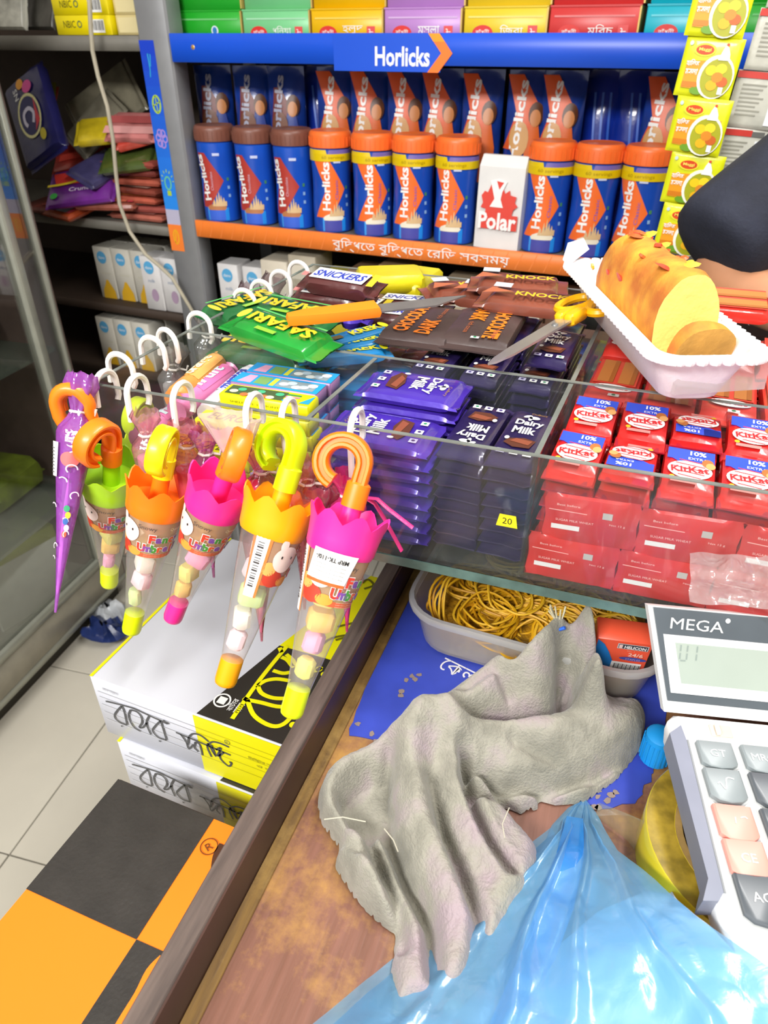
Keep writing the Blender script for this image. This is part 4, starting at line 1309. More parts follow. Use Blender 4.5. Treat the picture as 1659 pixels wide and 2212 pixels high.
# ---- red wafer bars
red = mat('foil_red', '#d0201e', .3, .0, var=.12, scale=25, coat=.3, bump=.25, bscale=80)
redd = mat('foil_crimson', '#b0142a', .35, .0, var=.12, scale=25, coat=.3, bump=.25, bscale=80)
bl = ink('#2f50d0'); ri = ink('#d8252a')
L_, W_, HH = .053, .0272, .0095
bo = MB(); pack(bo, L_, W_, HH, red, fin=.0085)
bo.box(-L_ / 2, -L_ / 2 + .009, -W_ / 2, W_ / 2, HH * .45, HH * .45 + .0008, redd); bo.box(L_ / 2 - .009, L_ / 2, -W_ / 2, W_ / 2, HH * .45, HH * .45 + .0008, redd)
pr = MB(T(0, 0, HH + .0006))
pr.poly([(.004, -.012), (.0165, -.012), (.0165, .012), (.008, .012), (.002, .004)], bl); pr.rect(.006, .003, .0165, .012, bl)
pr.text('10%', WHITE, cx=.0128, cy=-.0035, h=.0042, rot=-pi / 2, bold=.03, z=.0003); pr.text('EXTRA', WHITE, cx=.0075, cy=-.0035, h=.0022, rot=-pi / 2, z=.0003)
pr.ell(-.004, .0, .0085, .0112, WHITE, z=.0004, n=24)
pr.text('KitKat', ri, cx=-.004, cy=0, h=.0058, w=.019, rot=-pi / 2 + .12, bold=.02, z=.0008)
for k in range(5):
    pr.stroke([(-.011 + k * .0036, -.009 + abs(k - 2) * .0016), (-.0095 + k * .0036, .009 - abs(k - 2) * .0016)], .0007, ri, z=.0006)
pr.ell(.004, -.0085, .0038, .003, ink('#b06a34'), z=.0009); pr.ell(.0015, -.010, .003, .0024, ink('#d8a060'), z=.001); pr.ell(-.0125, .0085, .0014, .0014, ink('#f0c020'), z=.0006)
pr.rect(-.0165, -.004, -.0135, .009, ink('#e88a84'), z=.0003)
kk = [('wrapper', bo.mesh('wafer')), ('printed_label', pr.mesh('wafer_print'))]
for r_ in range(2):
    for c_ in range(7):
        n = 7
        for k in range(n):
            top = k == n - 1
            lab = 'red wafer bar with white oval, %s, %s column, %s row' % ('topmost' if top else ORD[k] + ' from the bottom', ORD[c_], ('front', 'second')[r_])
            fl = (pi if ((c_ + r_) % 3 == (0 if r_ else 1)) else 0)
            kit(kk if k >= n - 1 else plain(kk), 'wafer_bar', lab, 'wafer bar', at(W(.2955 + c_ * .0292 + rnd.uniform(-.0004, .0004) + r_ * .0015, .0365 + r_ * .043 + rnd.uniform(-.001, .001), FZ + k * .0098 + r_ * .004 * (k == n - 1) + .0), pi / 2 + fl + rnd.uniform(-.03, .03), tilt=(R(-5) if top else 0)), 'red wafer bars in the front compartment')
# bars standing on edge against the front pane
bo = MB(); pack(bo, .050, .029, .0052, red, fin=.006, seed=3)
pr = MB(basis((0, 0, -.0004), (1, 0, 0), (0, -1, 0)))
pr.rect(-.020, -.006, -.005, -.003, ink('#e4e2e0')); pr.rect(.006, .004, .011, .008, ink('#b8b4b0')); pr.text('SUGAR MILK WHEAT', ink('#f0c0b8'), cx=-.008, cy=.0, h=.0014, w=.02)
pr.text('Net 12 g', ink('#f0c0b8'), cx=.014, cy=.001, h=.0015, w=.008); pr.stroke([(-.022, .006), (-.002, .0055)], .0005, ink('#f0b0a8')); pr.text('Best before', ink('#f0c0b8'), cx=-.012, cy=.0095, h=.0013, w=.012)
ks = [('wrapper', bo.mesh('wafer')), ('printed_back', pr.mesh('wafer_back'))]
for r_ in range(2):
    for c_ in range(4):
        lab = 'red wafer bar on edge behind the pane, %s from left, %s row' % (ORD[c_], ('lower', 'upper')[r_])
        M_ = T(W(.305 + c_ * .049 + r_ * .006, .0035, FZ + .0147 + r_ * .0278)) @ rotz(TA_) @ Matrix.Rotation(rnd.uniform(-.05, .05), 4, 'Y') @ Matrix.Rotation(-pi / 2, 4, 'X')
        kit(ks, 'wafer_bar', lab, 'wafer bar', M_, 'red wafer bars standing on edge')
# bigger wafers with finger pictures in the rear compartment
bo = MB(); pack(bo, .082, .034, .012, mat('foil_light_red', '#dc3a30', .3, var=.1, scale=25, coat=.3, bump=.25, bscale=80), fin=.008)
pr = MB(T(0, 0, .0128))
pr.rect(-.012, -.014, .03, .014, ink('#d84a38')); wf, wf2 = ink('#c07a3c'), ink('#a8642c')
for k in range(2):
    pr.rect(-.010, -.0125 + k * .0135, .03, -.002 + k * .0135, wf, z=.0003); pr.rect(-.010, -.0125 + k * .0135, .03, -.0095 + k * .0135, wf2, z=.0005)
pr.ell(-.0195, 0, .0055, .0125, WHITE, z=.0006); pr.text('KitKat', ri, cx=-.0195, cy=0, h=.0045, w=.02, rot=-pi / 2, bold=.02, z=.0009)
pr.rect(-.0325, -.006, -.0285, .001, WHITE, z=.0004); pr.ell(-.0305, -.0025, .0013, .0013, ink('#2a8a5a'), z=.0006, n=10)
kr = [('wrapper', bo.mesh('wafer')), ('printed_label', pr.mesh('wafer_print'))]
for r_ in range(2):
    for c_ in range(6):
        for k in range(5):
            top = k == 4
            lab = 'larger wafer bar with finger picture, %s, %s column, %s' % ('topmost' if top else ORD[k] + ' from the bottom', ORD[c_], ('row behind divider', 'last row')[r_])
            kit(kr if k >= 4 else plain(kr), 'wafer_bar', lab, 'wafer bar', at(W(.3015 + c_ * .036, .150 + r_ * .086, FZ + k * .0136), pi / 2 + (pi if (c_ == 1 and r_ == 0) else 0) + rnd.uniform(-.03, .03)), 'larger red wafer bars in the rear compartment')
p = Z(1560, 640, 1.15)
M_ = at((p.x, p.y, 1.138), R(5), roll=R(12))
kit(kr, 'wafer_bar', 'red wafer bar lying loose behind the cake, pointing to the right', 'wafer bar', M_)

# ---- dark bars, safari and other packs in the middle rear compartment
dk = mat('foil_black_brown', '#4b3c3a', .35, var=.1, scale=25, bump=.2, bscale=80)
ot = ink('#f08020')
bo = MB(); pack(bo, .092, .052, .012, dk, fin=.009)
pr = MB(T(0, 0, .0130))
pr.text('CHOCOLATE', ot, cx=.0, cy=-.011, h=.012, w=.066, rot=pi, bold=.04); pr.text('DARK', ot, cx=.017, cy=.006, h=.012, w=.032, rot=pi, bold=.04)
pr.text('rich cocoa', ink('#b05a28'), cx=-.014, cy=.008, h=.004, w=.024, rot=pi); pr.rect(-.036, -.004, -.032, .002, WHITE)
pr.ell(-.034, -.001, .0013, .0013, ink('#2a8a5a'), z=.0003, n=10); pr.poly([(-.034, -.014), (-.01, -.015), (-.016, -.012), (-.03, -.011)], ink('#9a5030'))
kd = [('wrapper', bo.mesh('bar')), ('printed_label', pr.mesh('bar_print'))]
# support: purple bars under them
for c_ in range(3):
    for k in range(8):
        top = k == 7
        lab = 'purple bar of the rear middle compartment, %s in the %s stack' % ('topmost' if top else ORD[k] + ' from the bottom', ORD[c_])
        kit(kb_ if k >= 6 else plain(kb_), nm, lab, 'chocolate bar', at(W(.179 + c_ * .036, .150, FZ + k * .0084), pi / 2 + rnd.uniform(-.02, .02)), 'purple bars in the rear compartment')
        if c_ < 3 and k < 8:
            kit(plain(kb_), nm, lab.replace('rear middle', 'farthest middle'), 'chocolate bar', at(W(.179 + c_ * .036, .228, FZ + k * .0084), pi / 2 + rnd.uniform(-.02, .02)), 'purple bars in the rear compartment')


def lay(ks, name, lab, cat, a, c_, z, L, group=None, tilt=0, roll=0, h=.009):
    """lay a pack with its long axis from pixel a to pixel c_ at height z"""
    p, q = Z(a[0], a[1], z + h), Z(c_[0], c_[1], z + h)
    d = q - p
    return kit(ks, name, lab, cat, at(((p.x + q.x) / 2, (p.y + q.y) / 2, z), math.atan2(d.y, d.x), tilt, roll), group)


lay(kd, 'dark_chocolate_bar', 'dark brown chocolate bar with orange letters, the right one of two', 'chocolate bar', (1002, 768), (1080, 655), 1.1195, .092, 'dark bars', roll=0)
d2 = [(kd[0][0], kd[0][1]), (kd[1][0], kd[1][1])]
lay(d2, 'dark_chocolate_bar', 'dark brown chocolate bar with orange letters, the left one under the knife', 'chocolate bar', (968, 652), (868, 752), 1.1190, .092, 'dark bars')
lay(kb_, nm, 'purple milk chocolate bar tilted under the scissor blade', 'chocolate bar', (1168, 800), (1228, 690), 1.1235, .074)
# brown packs behind
bw = mat('foil_brown', '#8a4a38', .3, var=.15, scale=25, coat=.3, bump=.4, bscale=60)
bo = MB(); pack(bo, .082, .036, .011, bw, fin=.008, seed=5, wr=.001)
pr = MB(T(0, 0, .0152)); pr.text('KNOCK', ink('#d8b830'), cx=.01, cy=-.006, h=.009, w=.04, rot=0, bold=.03); pr.rect(-.03, .004, -.016, .014, ink('#c8ccd0')); pr.poly([(-.035, -.012), (-.012, -.004), (-.03, .002)], ink('#b86a4a'))
kw = [('wrapper', bo.mesh('bar')), ('printed_label', pr.mesh('bar_print'))]
for (a, c_, z, lab) in (((1010, 630), (1140, 645), 1.119, 'brown foil pack behind the dark bars'), ((1090, 640), (1200, 652), 1.131, 'brown foil pack with yellow letters near the yellow scissors'), ((960, 625), (1060, 618), 1.119, 'brown foil pack under the knife tip'), ((1060, 605), (1180, 612), 1.131, 'brown foil pack lying on top at the back wall')):
    lay(kw, 'wafer_pack', lab, 'sweet pack', a, c_, z, .09, 'brown foil packs', roll=.05)
# snickers-like bars
sn = mat('foil_cocoa', '#5d3030', .3, var=.12, scale=25, coat=.35, bump=.4, bscale=60)
bo = MB(); pack(bo, .075, .024, .014, sn, fin=.009, seed=6, wr=.0008)
pr = MB(T(0, 0, .0152)); pr.poly([(-.026, -.007), (.024, -.008), (.026, .008), (-.024, .009)], WHITE); pr.text('SNICKERS', ink('#3040a8'), cx=0, cy=0.0005, h=.0095, w=.046, bold=.03, slant=.25, z=.0003)
pr.rect(.028, -.009, .034, .009, ink('#d8c030')); pr.rect(-.034, -.006, -.029, .0, ink('#c87a78'))
ksn = [('wrapper', bo.mesh('bar')), ('printed_label', pr.mesh('bar_print'))]
yb_ = mat('pack_yellow', '#d8c818', .35, var=.1, scale=25, bump=.3, bscale=60)
SN = [((668, 598), (815, 620), 1.132), ((660, 632), (785, 648), 1.118), ((650, 650), (750, 680), 1.1035), ((700, 655), (830, 668), 1.1035), ((840, 655), (940, 662), 1.1035), ((780, 680), (880, 690), 1.1035)]
for k, (a, c_, z) in enumerate(SN):
    lay(ksn, 'peanut_bar', 'brown peanut bar with white name panel, %s' % ['topmost at the far left corner', 'just under the topmost one', 'lying left under the orange knife handle', 'lying under the orange knife handle end', 'lying behind the knife blade', 'lying below the knife blade'][k], 'chocolate bar', a, c_, z, .075, 'brown peanut bars', roll=(.25 if k < 2 else 0))
for k in range(12):
    kit(plain(ksn), 'peanut_bar', 'brown peanut bar at the bottom of the rear left compartment, %s' % ORD[k], 'chocolate bar', at(W(.045 + (k % 3) * .048 - .0 * k, .19 + (k // 3 % 2) * .05, FZ + .0 + (k // 6) * .0155), rnd.uniform(-.05, .05)), 'brown peanut bars')
bo = MB(); bo.box(-.03, .03, -.02, .02, 0, .016, yb_, c=.003)
for k, (x, y, z) in enumerate(((842, 622, 1.115), (890, 628, 1.108))):
    p = Z(x, y, z)
    kit([('body', bo.mesh('b'))], 'sweet_pack', 'small yellow pack between brown bars and the back wall, %s' % ('left one', 'right one')[k], 'sweet pack', at((p.x, p.y, z), .5 + k))
# safari-like green packs
gr = mat('foil_green', '#1d9434', .25, var=.15, scale=25, coat=.5, bump=.4, bscale=60)
gd = mat('foil_dark_green', '#1f6a36', .3, var=.15, scale=25, coat=.4, bump=.4, bscale=60)
bo = MB(); pack(bo, .083, .034, .013, gr, fin=.009, seed=8, wr=.001)
pr = MB(T(0, 0, .0146)); pr.text('SAFARI', ink('#e0b82a'), cx=.0, cy=.001, h=.0135, w=.052, rot=pi, bold=.04); pr.rect(-.012, -.0145, .004, -.010, ink('#8ab83a')); pr.rect(-.03, .0115, .03, .0135, ink('#5ab060')); pr.ell(-.031, .0, .003, .008, ink('#d8c040'))
kg = [('wrapper', bo.mesh('bar')), ('printed_label', pr.mesh('bar_print'))]
bo = MB(); pack(bo, .083, .034, .013, gd, fin=.009, seed=9, wr=.001)
kg2 = [('wrapper', bo.mesh('bar')), ('printed_label', pr.mesh('bar_print'))]
for (a, c_, z, k_, lab) in (((525, 700), (690, 735), 1.131, kg, 'bright green chocolate pack with yellow letters, front one on the pile'), ((560, 660), (715, 690), 1.122, kg2, 'green chocolate pack behind the front one, under the knife handle'), ((500, 668), (560, 650), 1.1185, kg2, 'dark green pack leaning by the left wall')):
    lay(k_, 'chocolate_pack', lab, 'chocolate pack', a, c_, z, .083, 'green packs', roll=.06, tilt=(.12 if z > 1.13 else 0))
for c_ in range(2):
    for k in range(5):
        kit(plain(kg2) if k < 4 else kg2, 'chocolate_pack', 'green pack low in the rear left, %s of the %s pile' % ('topmost' if k == 4 else ORD[k] + ' from the bottom', ('near', 'far')[c_]), 'chocolate pack', at(W(.05, .126 + c_ * .037, FZ + k * .0136), TA_), 'green packs')
# slim blue packs
bu = mat('foil_cyan', '#1f86c8', .3, var=.12, scale=25, coat=.4, bump=.3, bscale=70)
bo = MB(); pack(bo, .07, .018, .009, bu, fin=.006, seed=10)
pr = MB(T(0, 0, .0098)); pr.text('KREK', ink('#e8e020'), cx=.012, cy=0, h=.0085, w=.028, rot=0, bold=.04); pr.rect(-.03, -.004, -.01, .002, ink('#6a5a3a')); pr.ell(.029, 0, .003, .006, ink('#e8e020'))
kbx = [('wrapper', bo.mesh('bar')), ('printed_label', pr.mesh('bar_print'))]
for k in range(3):
    lay(kbx, 'biscuit_stick', 'slim blue pack with yellow letters, %s of three beside the green packs' % ('nearest', 'middle', 'farthest')[k], 'sweet pack', (688 + 12 * k, 762 - 14 * k), (800 + 4 * k, 752 - 22 * k), 1.112 + .003 * k, .07, 'slim blue packs')
for k in range(15):
    kit(plain(kbx), 'biscuit_stick', 'slim blue pack under the others, %s in pile %s' % (ORD[k // 3], ('near', 'middle', 'far')[k % 3]), 'sweet pack', at(W(.125, .118 + (k % 3) * .0192, FZ + (k // 3) * .0102), .1), 'slim blue packs')
for k, (x, y) in enumerate(((760, 708), (785, 690), (1172, 672), (745, 690))):
    p = Z(x, y, 1.122)
    b = MB(); b.lathe([(.001, 0), (.007, .001), (.009, .006), (.006, .011), (.001, .012)], pur, 10); b.tube([(-.016, 0, .006), (-.009, 0, .006), (.009, 0, .006), (.016, 0, .006)], [.006, .002, .002, .006], pur, 8, flat=.3)
    b.build('toffee', label='purple twist wrapped toffee, ' + ('by the blue packs', 'below the knife blade', 'beside the right dark bar', 'between green and blue packs')[k], cat='toffee', group='purple toffees').matrix_basis = at(p, k)

# ---- front left compartment: gum packs, mint rolls
gy, gb_ = mat('gum_yellow', '#e8e414', .35, var=.04, scale=15), mat('gum_mauve', '#a97fb0', .35, var=.1, scale=15)


def gum(kind):
    m_ = gb_ if kind == 'b' else gy
    bo = MB(); bo.box(-.032, .032, -.0085, .0085, 0, .0105, m_, c=.0007)
    pr = MB(basis((0, -.0088, 0), (1, 0, 0), (0, 0, 1)))
    if kind != 'b':
        pr.text('SHELF LIFE 12 MONTHS', ink('#7a7a10'), cx=-.004, cy=.0065, h=.0014, w=.04); pr.text('NET WEIGHT 12 G', ink('#7a7a10'), cx=-.004, cy=.0035, h=.0014, w=.03)
    else:
        pr.text('EUROPE', ink('#e8e0ec'), cx=-.006, cy=.0055, h=.0055, w=.036, slant=.2)
    pt = MB(T(0, 0, .0108))
    if kind == 'y':
        pt.text('EUROPE', ink('#5a5a0c'), cx=-.006, cy=0, h=.009, w=.036, slant=.25); pt.ell(.022, 0, .007, .004, ink('#f0d020'))
    elif kind == 'p':
        pt.rect(-.029, -.006, .012, .0065, ink('#4a5a3a'))
        for k in range(8):
            pt.ell(-.024 + k * .0045, -.002 + .004 * sin(k * 2), .003, .0025, ink(('#e8d8b8', '#4ab080', '#d87040')[k % 3]), z=.0002)
        for k in range(4):
            pt.rect(.012, -.006 + k * .003, .022, -.004 + k * .003, ink(('#2aa0d0', '#e8e040', '#d080a0', '#3a8a4a')[k]))
        pt.poly([(.024, -.006), (.031, -.006), (.031, .0065)], ink('#2a9ad8'))
    else:
        pt.rect(-.032, -.0085, .032, .0085, ink('#2a9ae0'), z=-.0001); pt.poly([(-.028, -.006), (-.018, -.006), (-.018, .006), (-.024, .006)], ink('#e0a0c0')); pt.rect(-.016, -.006, -.006, .006, ink('#7aa060')); pt.rect(-.0045, -.006, -.001, .006, ink('#e8e040'))
        pt.rect(.0, -.006, .028, .006, ink('#8a98a0'))
        for k in range(5):
            pt.ell(.005 + k * .005, -.001 + .003 * sin(k * 2), .0035, .0028, ink(('#f0f0f0', '#c0d0e0')[k % 2]), z=.0002)
    q = [('body', bo.mesh('gum')), ('side_print', pr.mesh('gum_side')), ('top_print', pt.mesh('gum_top'))]
    return q


gk = {k: gum(k) for k in 'ypb'}
gum_m = gk['b']
gz = FZ
GP = []
for (x, y, z, kind, lab) in ((535, 908, 1.090, 'y', 'yellow chewing gum box lying lowest at the front pane'), (562, 872, 1.107, 'y', 'yellow chewing gum box with dark letters on its top'), (598, 838, 1.116, 'p', 'yellow chewing gum box with nut picture on its top'), (625, 806, 1.116, 'b', 'mauve chewing gum box with blue top, second from the divider'), (655, 784, 1.116, 'b', 'mauve chewing gum box with blue top, next to the divider')):
    p = Z(x, y, z)
    u = p.x - TX
    GP.append([u, p.y - TY - SL * u, int(round((z - FZ) / .0109)), kind, lab])
vs_ = [.0125, .0318, .0510, .0702, .0894]
for g_, v in zip(GP, vs_):
    g_[0] = min(max(g_[0], .036), .112); g_[1] = v
for k, (u, v, lv, kind, lab) in enumerate(GP):
    for q in range(lv):
        kit(gk[kind], 'gum_box', lab if q == lv - 1 else ('yellow' if kind != 'b' else 'mauve') + ' chewing gum box, %s pile from the front, %s from the bottom' % (ORD[k], ORD[q]), 'gum box', at(W(u + .001 * sin(q * 2 + k), v, gz + q * .0109), TA_ + rnd.uniform(-.015, .015)), 'chewing gum boxes')


def roll_kit(hc, tx, tc, hc2):
    b = MB(); m_ = mat('roll_' + hc[1:], hc, .35, var=.1, scale=30, coat=.2, bump=.4, bscale=70)
    b.tube([(-.036, 0, .0085), (-.033, 0, .0085), (-.03, 0, .0085), (.03, 0, .0085), (.033, 0, .0085), (.036, 0, .0085)], [.0075, .003, .0085, .0085, .003, .0075], m_, 14)
    M2 = lambda p: V((p.x, -.0088 * sin(-p.y / .0088) if False else .0088 * sin(p.y / .0088), .0085 + .0088 * cos(p.y / .0088)))
    pr = MB()
    pr.rows([(-.008 + .004 * i, -.012, .028) for i in range(5)], ink(hc2), M2, nx=4)
    t_ = MB(); t_.text(tx, ink(tc), cx=.006, cy=0, h=.0085, w=.034, bold=.03)
    pr.add([tuple(p) for p in t_.v], t_.f, ink(tc), lambda p: V((p.x, .0092 * sin(p.y / .0088), .0085 + .0092 * cos(p.y / .0088))))
    return [('roll', b.mesh('roll')), ('printed_label', pr.mesh('roll_print'))]


rk_ = [roll_kit('#f08ac0', 'fruit', '#d8f0f8', '#ea78b4'), roll_kit('#e8dce8', 'mentos', '#3a48b0', '#f0ecf4'), roll_kit('#f0a050', 'orange', '#fff0c0', '#f4b060')]
for (a, c_, z, k_, lab) in (((390, 880), (490, 806), 1.092, 0, 'pink mint roll pointing to the divider'), ((455, 888), (540, 812), 1.092, 1, 'white mint roll with blue letters next to the yellow gum boxes'), ((400, 842), (455, 795), 1.097, 2, 'orange mint roll at the left wall'), ((335, 925), (405, 880), 1.079, 0, 'pink mint roll lowest near the front pane')):
    lay(rk_[k_], 'mint_roll', lab, 'mint roll', a, c_, z, .07, 'mint rolls')
for k in range(6):
    kit(plain(rk_[k % 3]), 'mint_roll', 'mint roll under the others, %s of the bottom layers' % ORD[k], 'mint roll', at(W(.012 + (k % 3) * .0182, .062, FZ + (k // 3) * .0172), pi / 2), 'mint rolls')
b = MB(); pack(b, .05, .03, .012, mat('film_lilac', '#b79ad0', .3, var=.1, scale=30, coat=.2, bump=.4, bscale=70), seed=4)
for k in range(2):
    o = bpy.data.objects.new('sweet_pack', b.mesh('sweet_pack')); col.objects.link(o)
    tag(o, 'lilac sweet pack low behind the front pane, %s' % ('left one', 'right one')[k], 'sweet pack', 'lilac packs')
    o.matrix_basis = at(W(.03 + .055 * k - .0, .0205 if k == 0 else .0205, FZ + (.0 if k == 0 else .0245)), TA_)

# ================================================================== umbrella candy tubes hanging on the tray
cone_m = clear('cone_clear', '#f6efec', gloss=.04, rough=.08, tint=.05, bump=.15, bscale=90, milk=.17)
PL = lambda h: mat('plastic_' + h[1:], h, .35, var=.02, sss=.0, coat=.1)
REF = .015


def cone_r(z):
    return .0058 + (.0172 - .0058) * (z - .012) / (.098 - .012)


def cone_map(a0, dr=.0005):
    return lambda p: V(((cone_r(p.y) + dr + p.z) * sin(p.x / REF + a0), -(cone_r(p.y) + dr + p.z) * cos(p.x / REF + a0), p.y))


def shift(tb, m_, pr, cm, z=0):
    pr.add([(p.x, p.y, p.z + z) for p in tb.v], tb.f, m_, cm)


def umbrella(pt, pc, yc, L, xdir, colors, lab_a, label, seed=0, sticker=False):
    top = pc if yc is None else Y(pc[0], pc[1], yc)
    d = pt - CAM if yc is None else ray(*pt)                                        # the tip lies on this line, L away from the crown
    o = CAM - top
    A, B, C = d.dot(d), 2 * o.dot(d), o.dot(o) - L * L
    q = max(B * B - 4 * A * C, 0)
    tip = CAM + d * ((-B + math.sqrt(q)) / (2 * A))
    sc0 = (tip - top).length / .1
    ax = (top - tip).normalized()
    xd = (V(xdir) - ax * V(xdir).dot(ax)).normalized()
    yd = ax.cross(xd)
    M_ = Matrix((xd, yd, ax)).transposed().to_4x4() @ Matrix.Diagonal((sc0, sc0, sc0, 1))
    M_.translation = tip
    # angle of the camera in the local frame, so that the printed side can be turned relative to it
    vw = M_.inverted() @ CAM
    a_cam = math.atan2(vw.x, -vw.y)
    crown, stem, hand, cap = colors
    t = thing('umbrella_candy', label, 'candy toy', M=M_, group='umbrella shaped candy tubes')
    b = MB(); b.lathe([(.0048, 0), (.0058, .0008), (.0063, .003), (.0064, .016), (.006, .0163)], PL(cap), 20); b.build('tip_cap', t)
    b = MB(); b.lathe([(cone_r(z), z) for z in (.0145, .04, .07, .098)], cone_m, 28, cap0=False, cap1=False); b.build('cone', t, label='clear plastic cone')
    # crown with petals
    b = MB(); n = 48; vs = []
    cm_ = PL(crown)
    for k, (r_, z_) in enumerate(((.0172, .092), (.0182, .0945), (.0186, .100), (.0195, .107))):
        for i in range(n):
            a = 2 * pi * i / n
            vs.append((r_ * cos(a), r_ * sin(a), z_))
    for i in range(n):
        a = 2 * pi * i / n
        f = abs(sin(a * 4))
        r_ = .0200 + .0016 * f
        vs.append((r_ * cos(a), r_ * sin(a), .1085 + .0065 * f ** 1.4))
    for i in range(n):
        a = 2 * pi * i / n
        f = abs(sin(a * 4)); r_ = .0192 + .0016 * f
        vs.append((r_ * cos(a), r_ * sin(a), .1083 + .0065 * f ** 1.4))
    for r_, z_ in ((.0178, .1005), (.012, .0985), (.0055, .1)):
        for i in range(n):
            a = 2 * pi * i / n
            vs.append((r_ * cos(a), r_ * sin(a), z_))
    L_ = len(vs) // n
    b.add(vs, [(k * n + i, k * n + (i + 1) % n, (k + 1) * n + (i + 1) % n, (k + 1) * n + i) for k in range(L_ - 1) for i in range(n)] + [tuple(range((L_ - 1) * n, L_ * n))], cm_)
    b.build('crown', t, label='scalloped crown')
    b = MB(); b.lathe([(.0056, .098), (.0053, .103), (.0051, .124)], PL(stem), 16); b.build('stem', t)
    # crook handle: socket plus flat hook
    b = MB(); hm = PL(hand)
    b.lathe([(.0050, .116), (.0064, .1162), (.0064, .1285), (.0052, .1295)], hm, 16)
    pts = [(0, .124), (0, .137)] + [(-.0112 + .0112 * cos(q * pi / 14), .137 + .0112 * sin(q * pi / 14)) for q in range(1, 21)]
    vs, fs = [], []
    for i, p in enumerate(pts):
        d = V((pts[min(i + 1, len(pts) - 1)][0] - pts[max(i - 1, 0)][0], 0, pts[min(i + 1, len(pts) - 1)][1] - pts[max(i - 1, 0)][1])).normalized()
        nn = V((d.z, 0, -d.x))
        for (s_, y_) in ((-.0042, -.0038), (-.003, -.0054), (-.0016, -.0054), (-.001, -.0030), (.001, -.0030), (.0016, -.0054), (.003, -.0054), (.0042, -.0038), (.0042, .0038), (.003, .0054), (.0016, .0054), (.001, .0030), (-.001, .0030), (-.0016, .0054), (-.003, .0054), (-.0042, .0038)):
            q = V((p[0], 0, p[1])) + nn * s_
            vs.append((q.x, y_, q.z))
    k = 16
    for i in range(len(pts) - 1):
        for j in range(k):
            fs.append((i * k + j, i * k + (j + 1) % k, (i + 1) * k + (j + 1) % k, (i + 1) * k + j))
    fs += [tuple(range(k))[::-1], tuple(range((len(pts) - 1) * k, len(pts) * k))]
    b.add(vs, fs, hm); b.build('crook_handle', t)
    # candies
    rnd = random.Random(seed)
    cols = ['#f4efe2', '#f2a8c8', '#cfe89a', '#f5c860', '#f7d8e0', '#e8e070']
    z_ = .022
    for q in range(5):
        s_ = min(cone_r(z_ + .006) * .60, .0078)
        b = MB()
        hc = cols[(q * 2 + seed) % 6]
        b.box(-s_, s_, -s_ * .8, s_ * .8, 0, .0115, mat('candy_' + hc[1:], hc, .7, var=.03), c=.0018)
        o = b.build('marshmallow', t)
        o.matrix_basis = T((rnd.uniform(-.001, .001), rnd.uniform(-.001, .001), z_)) @ Matrix.Rotation(rnd.uniform(-.25, .25), 4, 'X') @ rotz(rnd.uniform(0, 3))
        z_ += .0138
    # wrap label
    pr = MB(); cm = cone_map(a_cam + lab_a)
    pr.rows([(.066 + .027 * i / 5, -.026, .026) for i in range(6)], clear('label_tint', '#ecc49c', gloss=.03, rough=.2, tint=.15, milk=.55), cm, nx=16)
    pr.rows([(.066, -.026, .026), (.069, -.026, .026), (.074, -.026, -.008)][:2], ink('#d8603a'), cm, z=.0002, nx=16)
    for (u, v, ru, rv, hc) in ((-.02, .0705, .006, .005, '#c8402c'), (-.012, .069, .005, .003, '#e8a040'), (-.024, .076, .004, .004, '#e8b060')):
        pr.ell(u, v, ru, rv, ink(hc), cm, z=.0004)
    pr.ell(-.0165, .0825, .0072, .0078, ink('#f3dfd8'), cm, z=.0006, n=24); pr.ell(-.020, .0905, .002, .0036, ink('#f3dfd8'), cm, z=.00065, n=12); pr.ell(-.0135, .0838, .0005, .0009, ink('#2a2626'), cm, z=.0009, n=10); pr.ell(-.0195, .0838, .0005, .0009, ink('#2a2626'), cm, z=.0009, n=10)
    for tx, u, v, h_, w_, hc in (('Fancy', .006, .0805, .006, .019, '#d8483a'), ('Umbrella', .006, .0735, .006, .030, '#6a4aa8')):
        x0 = u - w_ / 2
        for q, chh in enumerate(tx):
            tb = MB(); c_ = ink(('#d8402c', '#7a4aa0', '#4a9a3c', '#d8582c', '#8a5ab0')[q % 5]); tb.text(chh, c_, cx=x0 + (q + .5) * w_ / len(tx), cy=v - (.0006 if chh.islower() and chh not in 'bl' else 0), h=h_ if chh.isupper() or chh in 'bl' else h_ * .68, bold=.05)
            sh = MB(); sh.text(chh, WHITE, cx=x0 + (q + .5) * w_ / len(tx), cy=v - (.0006 if chh.islower() and chh not in 'bl' else 0), h=(h_ if chh.isupper() or chh in 'bl' else h_ * .68) * 1.12, bold=.11)
            shift(sh, WHITE, pr, cm, .0007); shift(tb, c_, pr, cm, .001)
    tb = MB(); tb.text('Snowy', ink('#4a4444'), cx=-.005, cy=.0878, h=.0038, w=.010); shift(tb, ink('#4a4444'), pr, cm, .0009)
    tb = MB(); tb.text('Queen', ink('#c89050'), cx=.011, cy=.0878, h=.0024, w=.007); shift(tb, ink('#f0e0c0'), pr, cm, .0009)
    for q in range(3):
        tb = MB(); tb.text('marshmallow candy sweet fruit', ink('#8a4a28'), cx=.008, cy=.0665 + .0012 * q, h=.0008, w=.026); shift(tb, ink('#f0d8b8'), pr, cm, .0005)
    # back edge of the label with bar code
    pr.rows([(.062, -.035, -.0268), (.093, -.036, -.0268)], ink('#e87a4a'), cm, z=.0001, nx=4)
    cb2 = cone_map(a_cam + lab_a - 2.95)
    pr.rows([(.058, .010, .0165), (.094, .010, .0165)], WHITE, cb2, z=.0004, nx=3); pr.rows([(.058, .0165, .018), (.094, .0165, .018)], ink('#f08040'), cb2, z=.0004, nx=2)
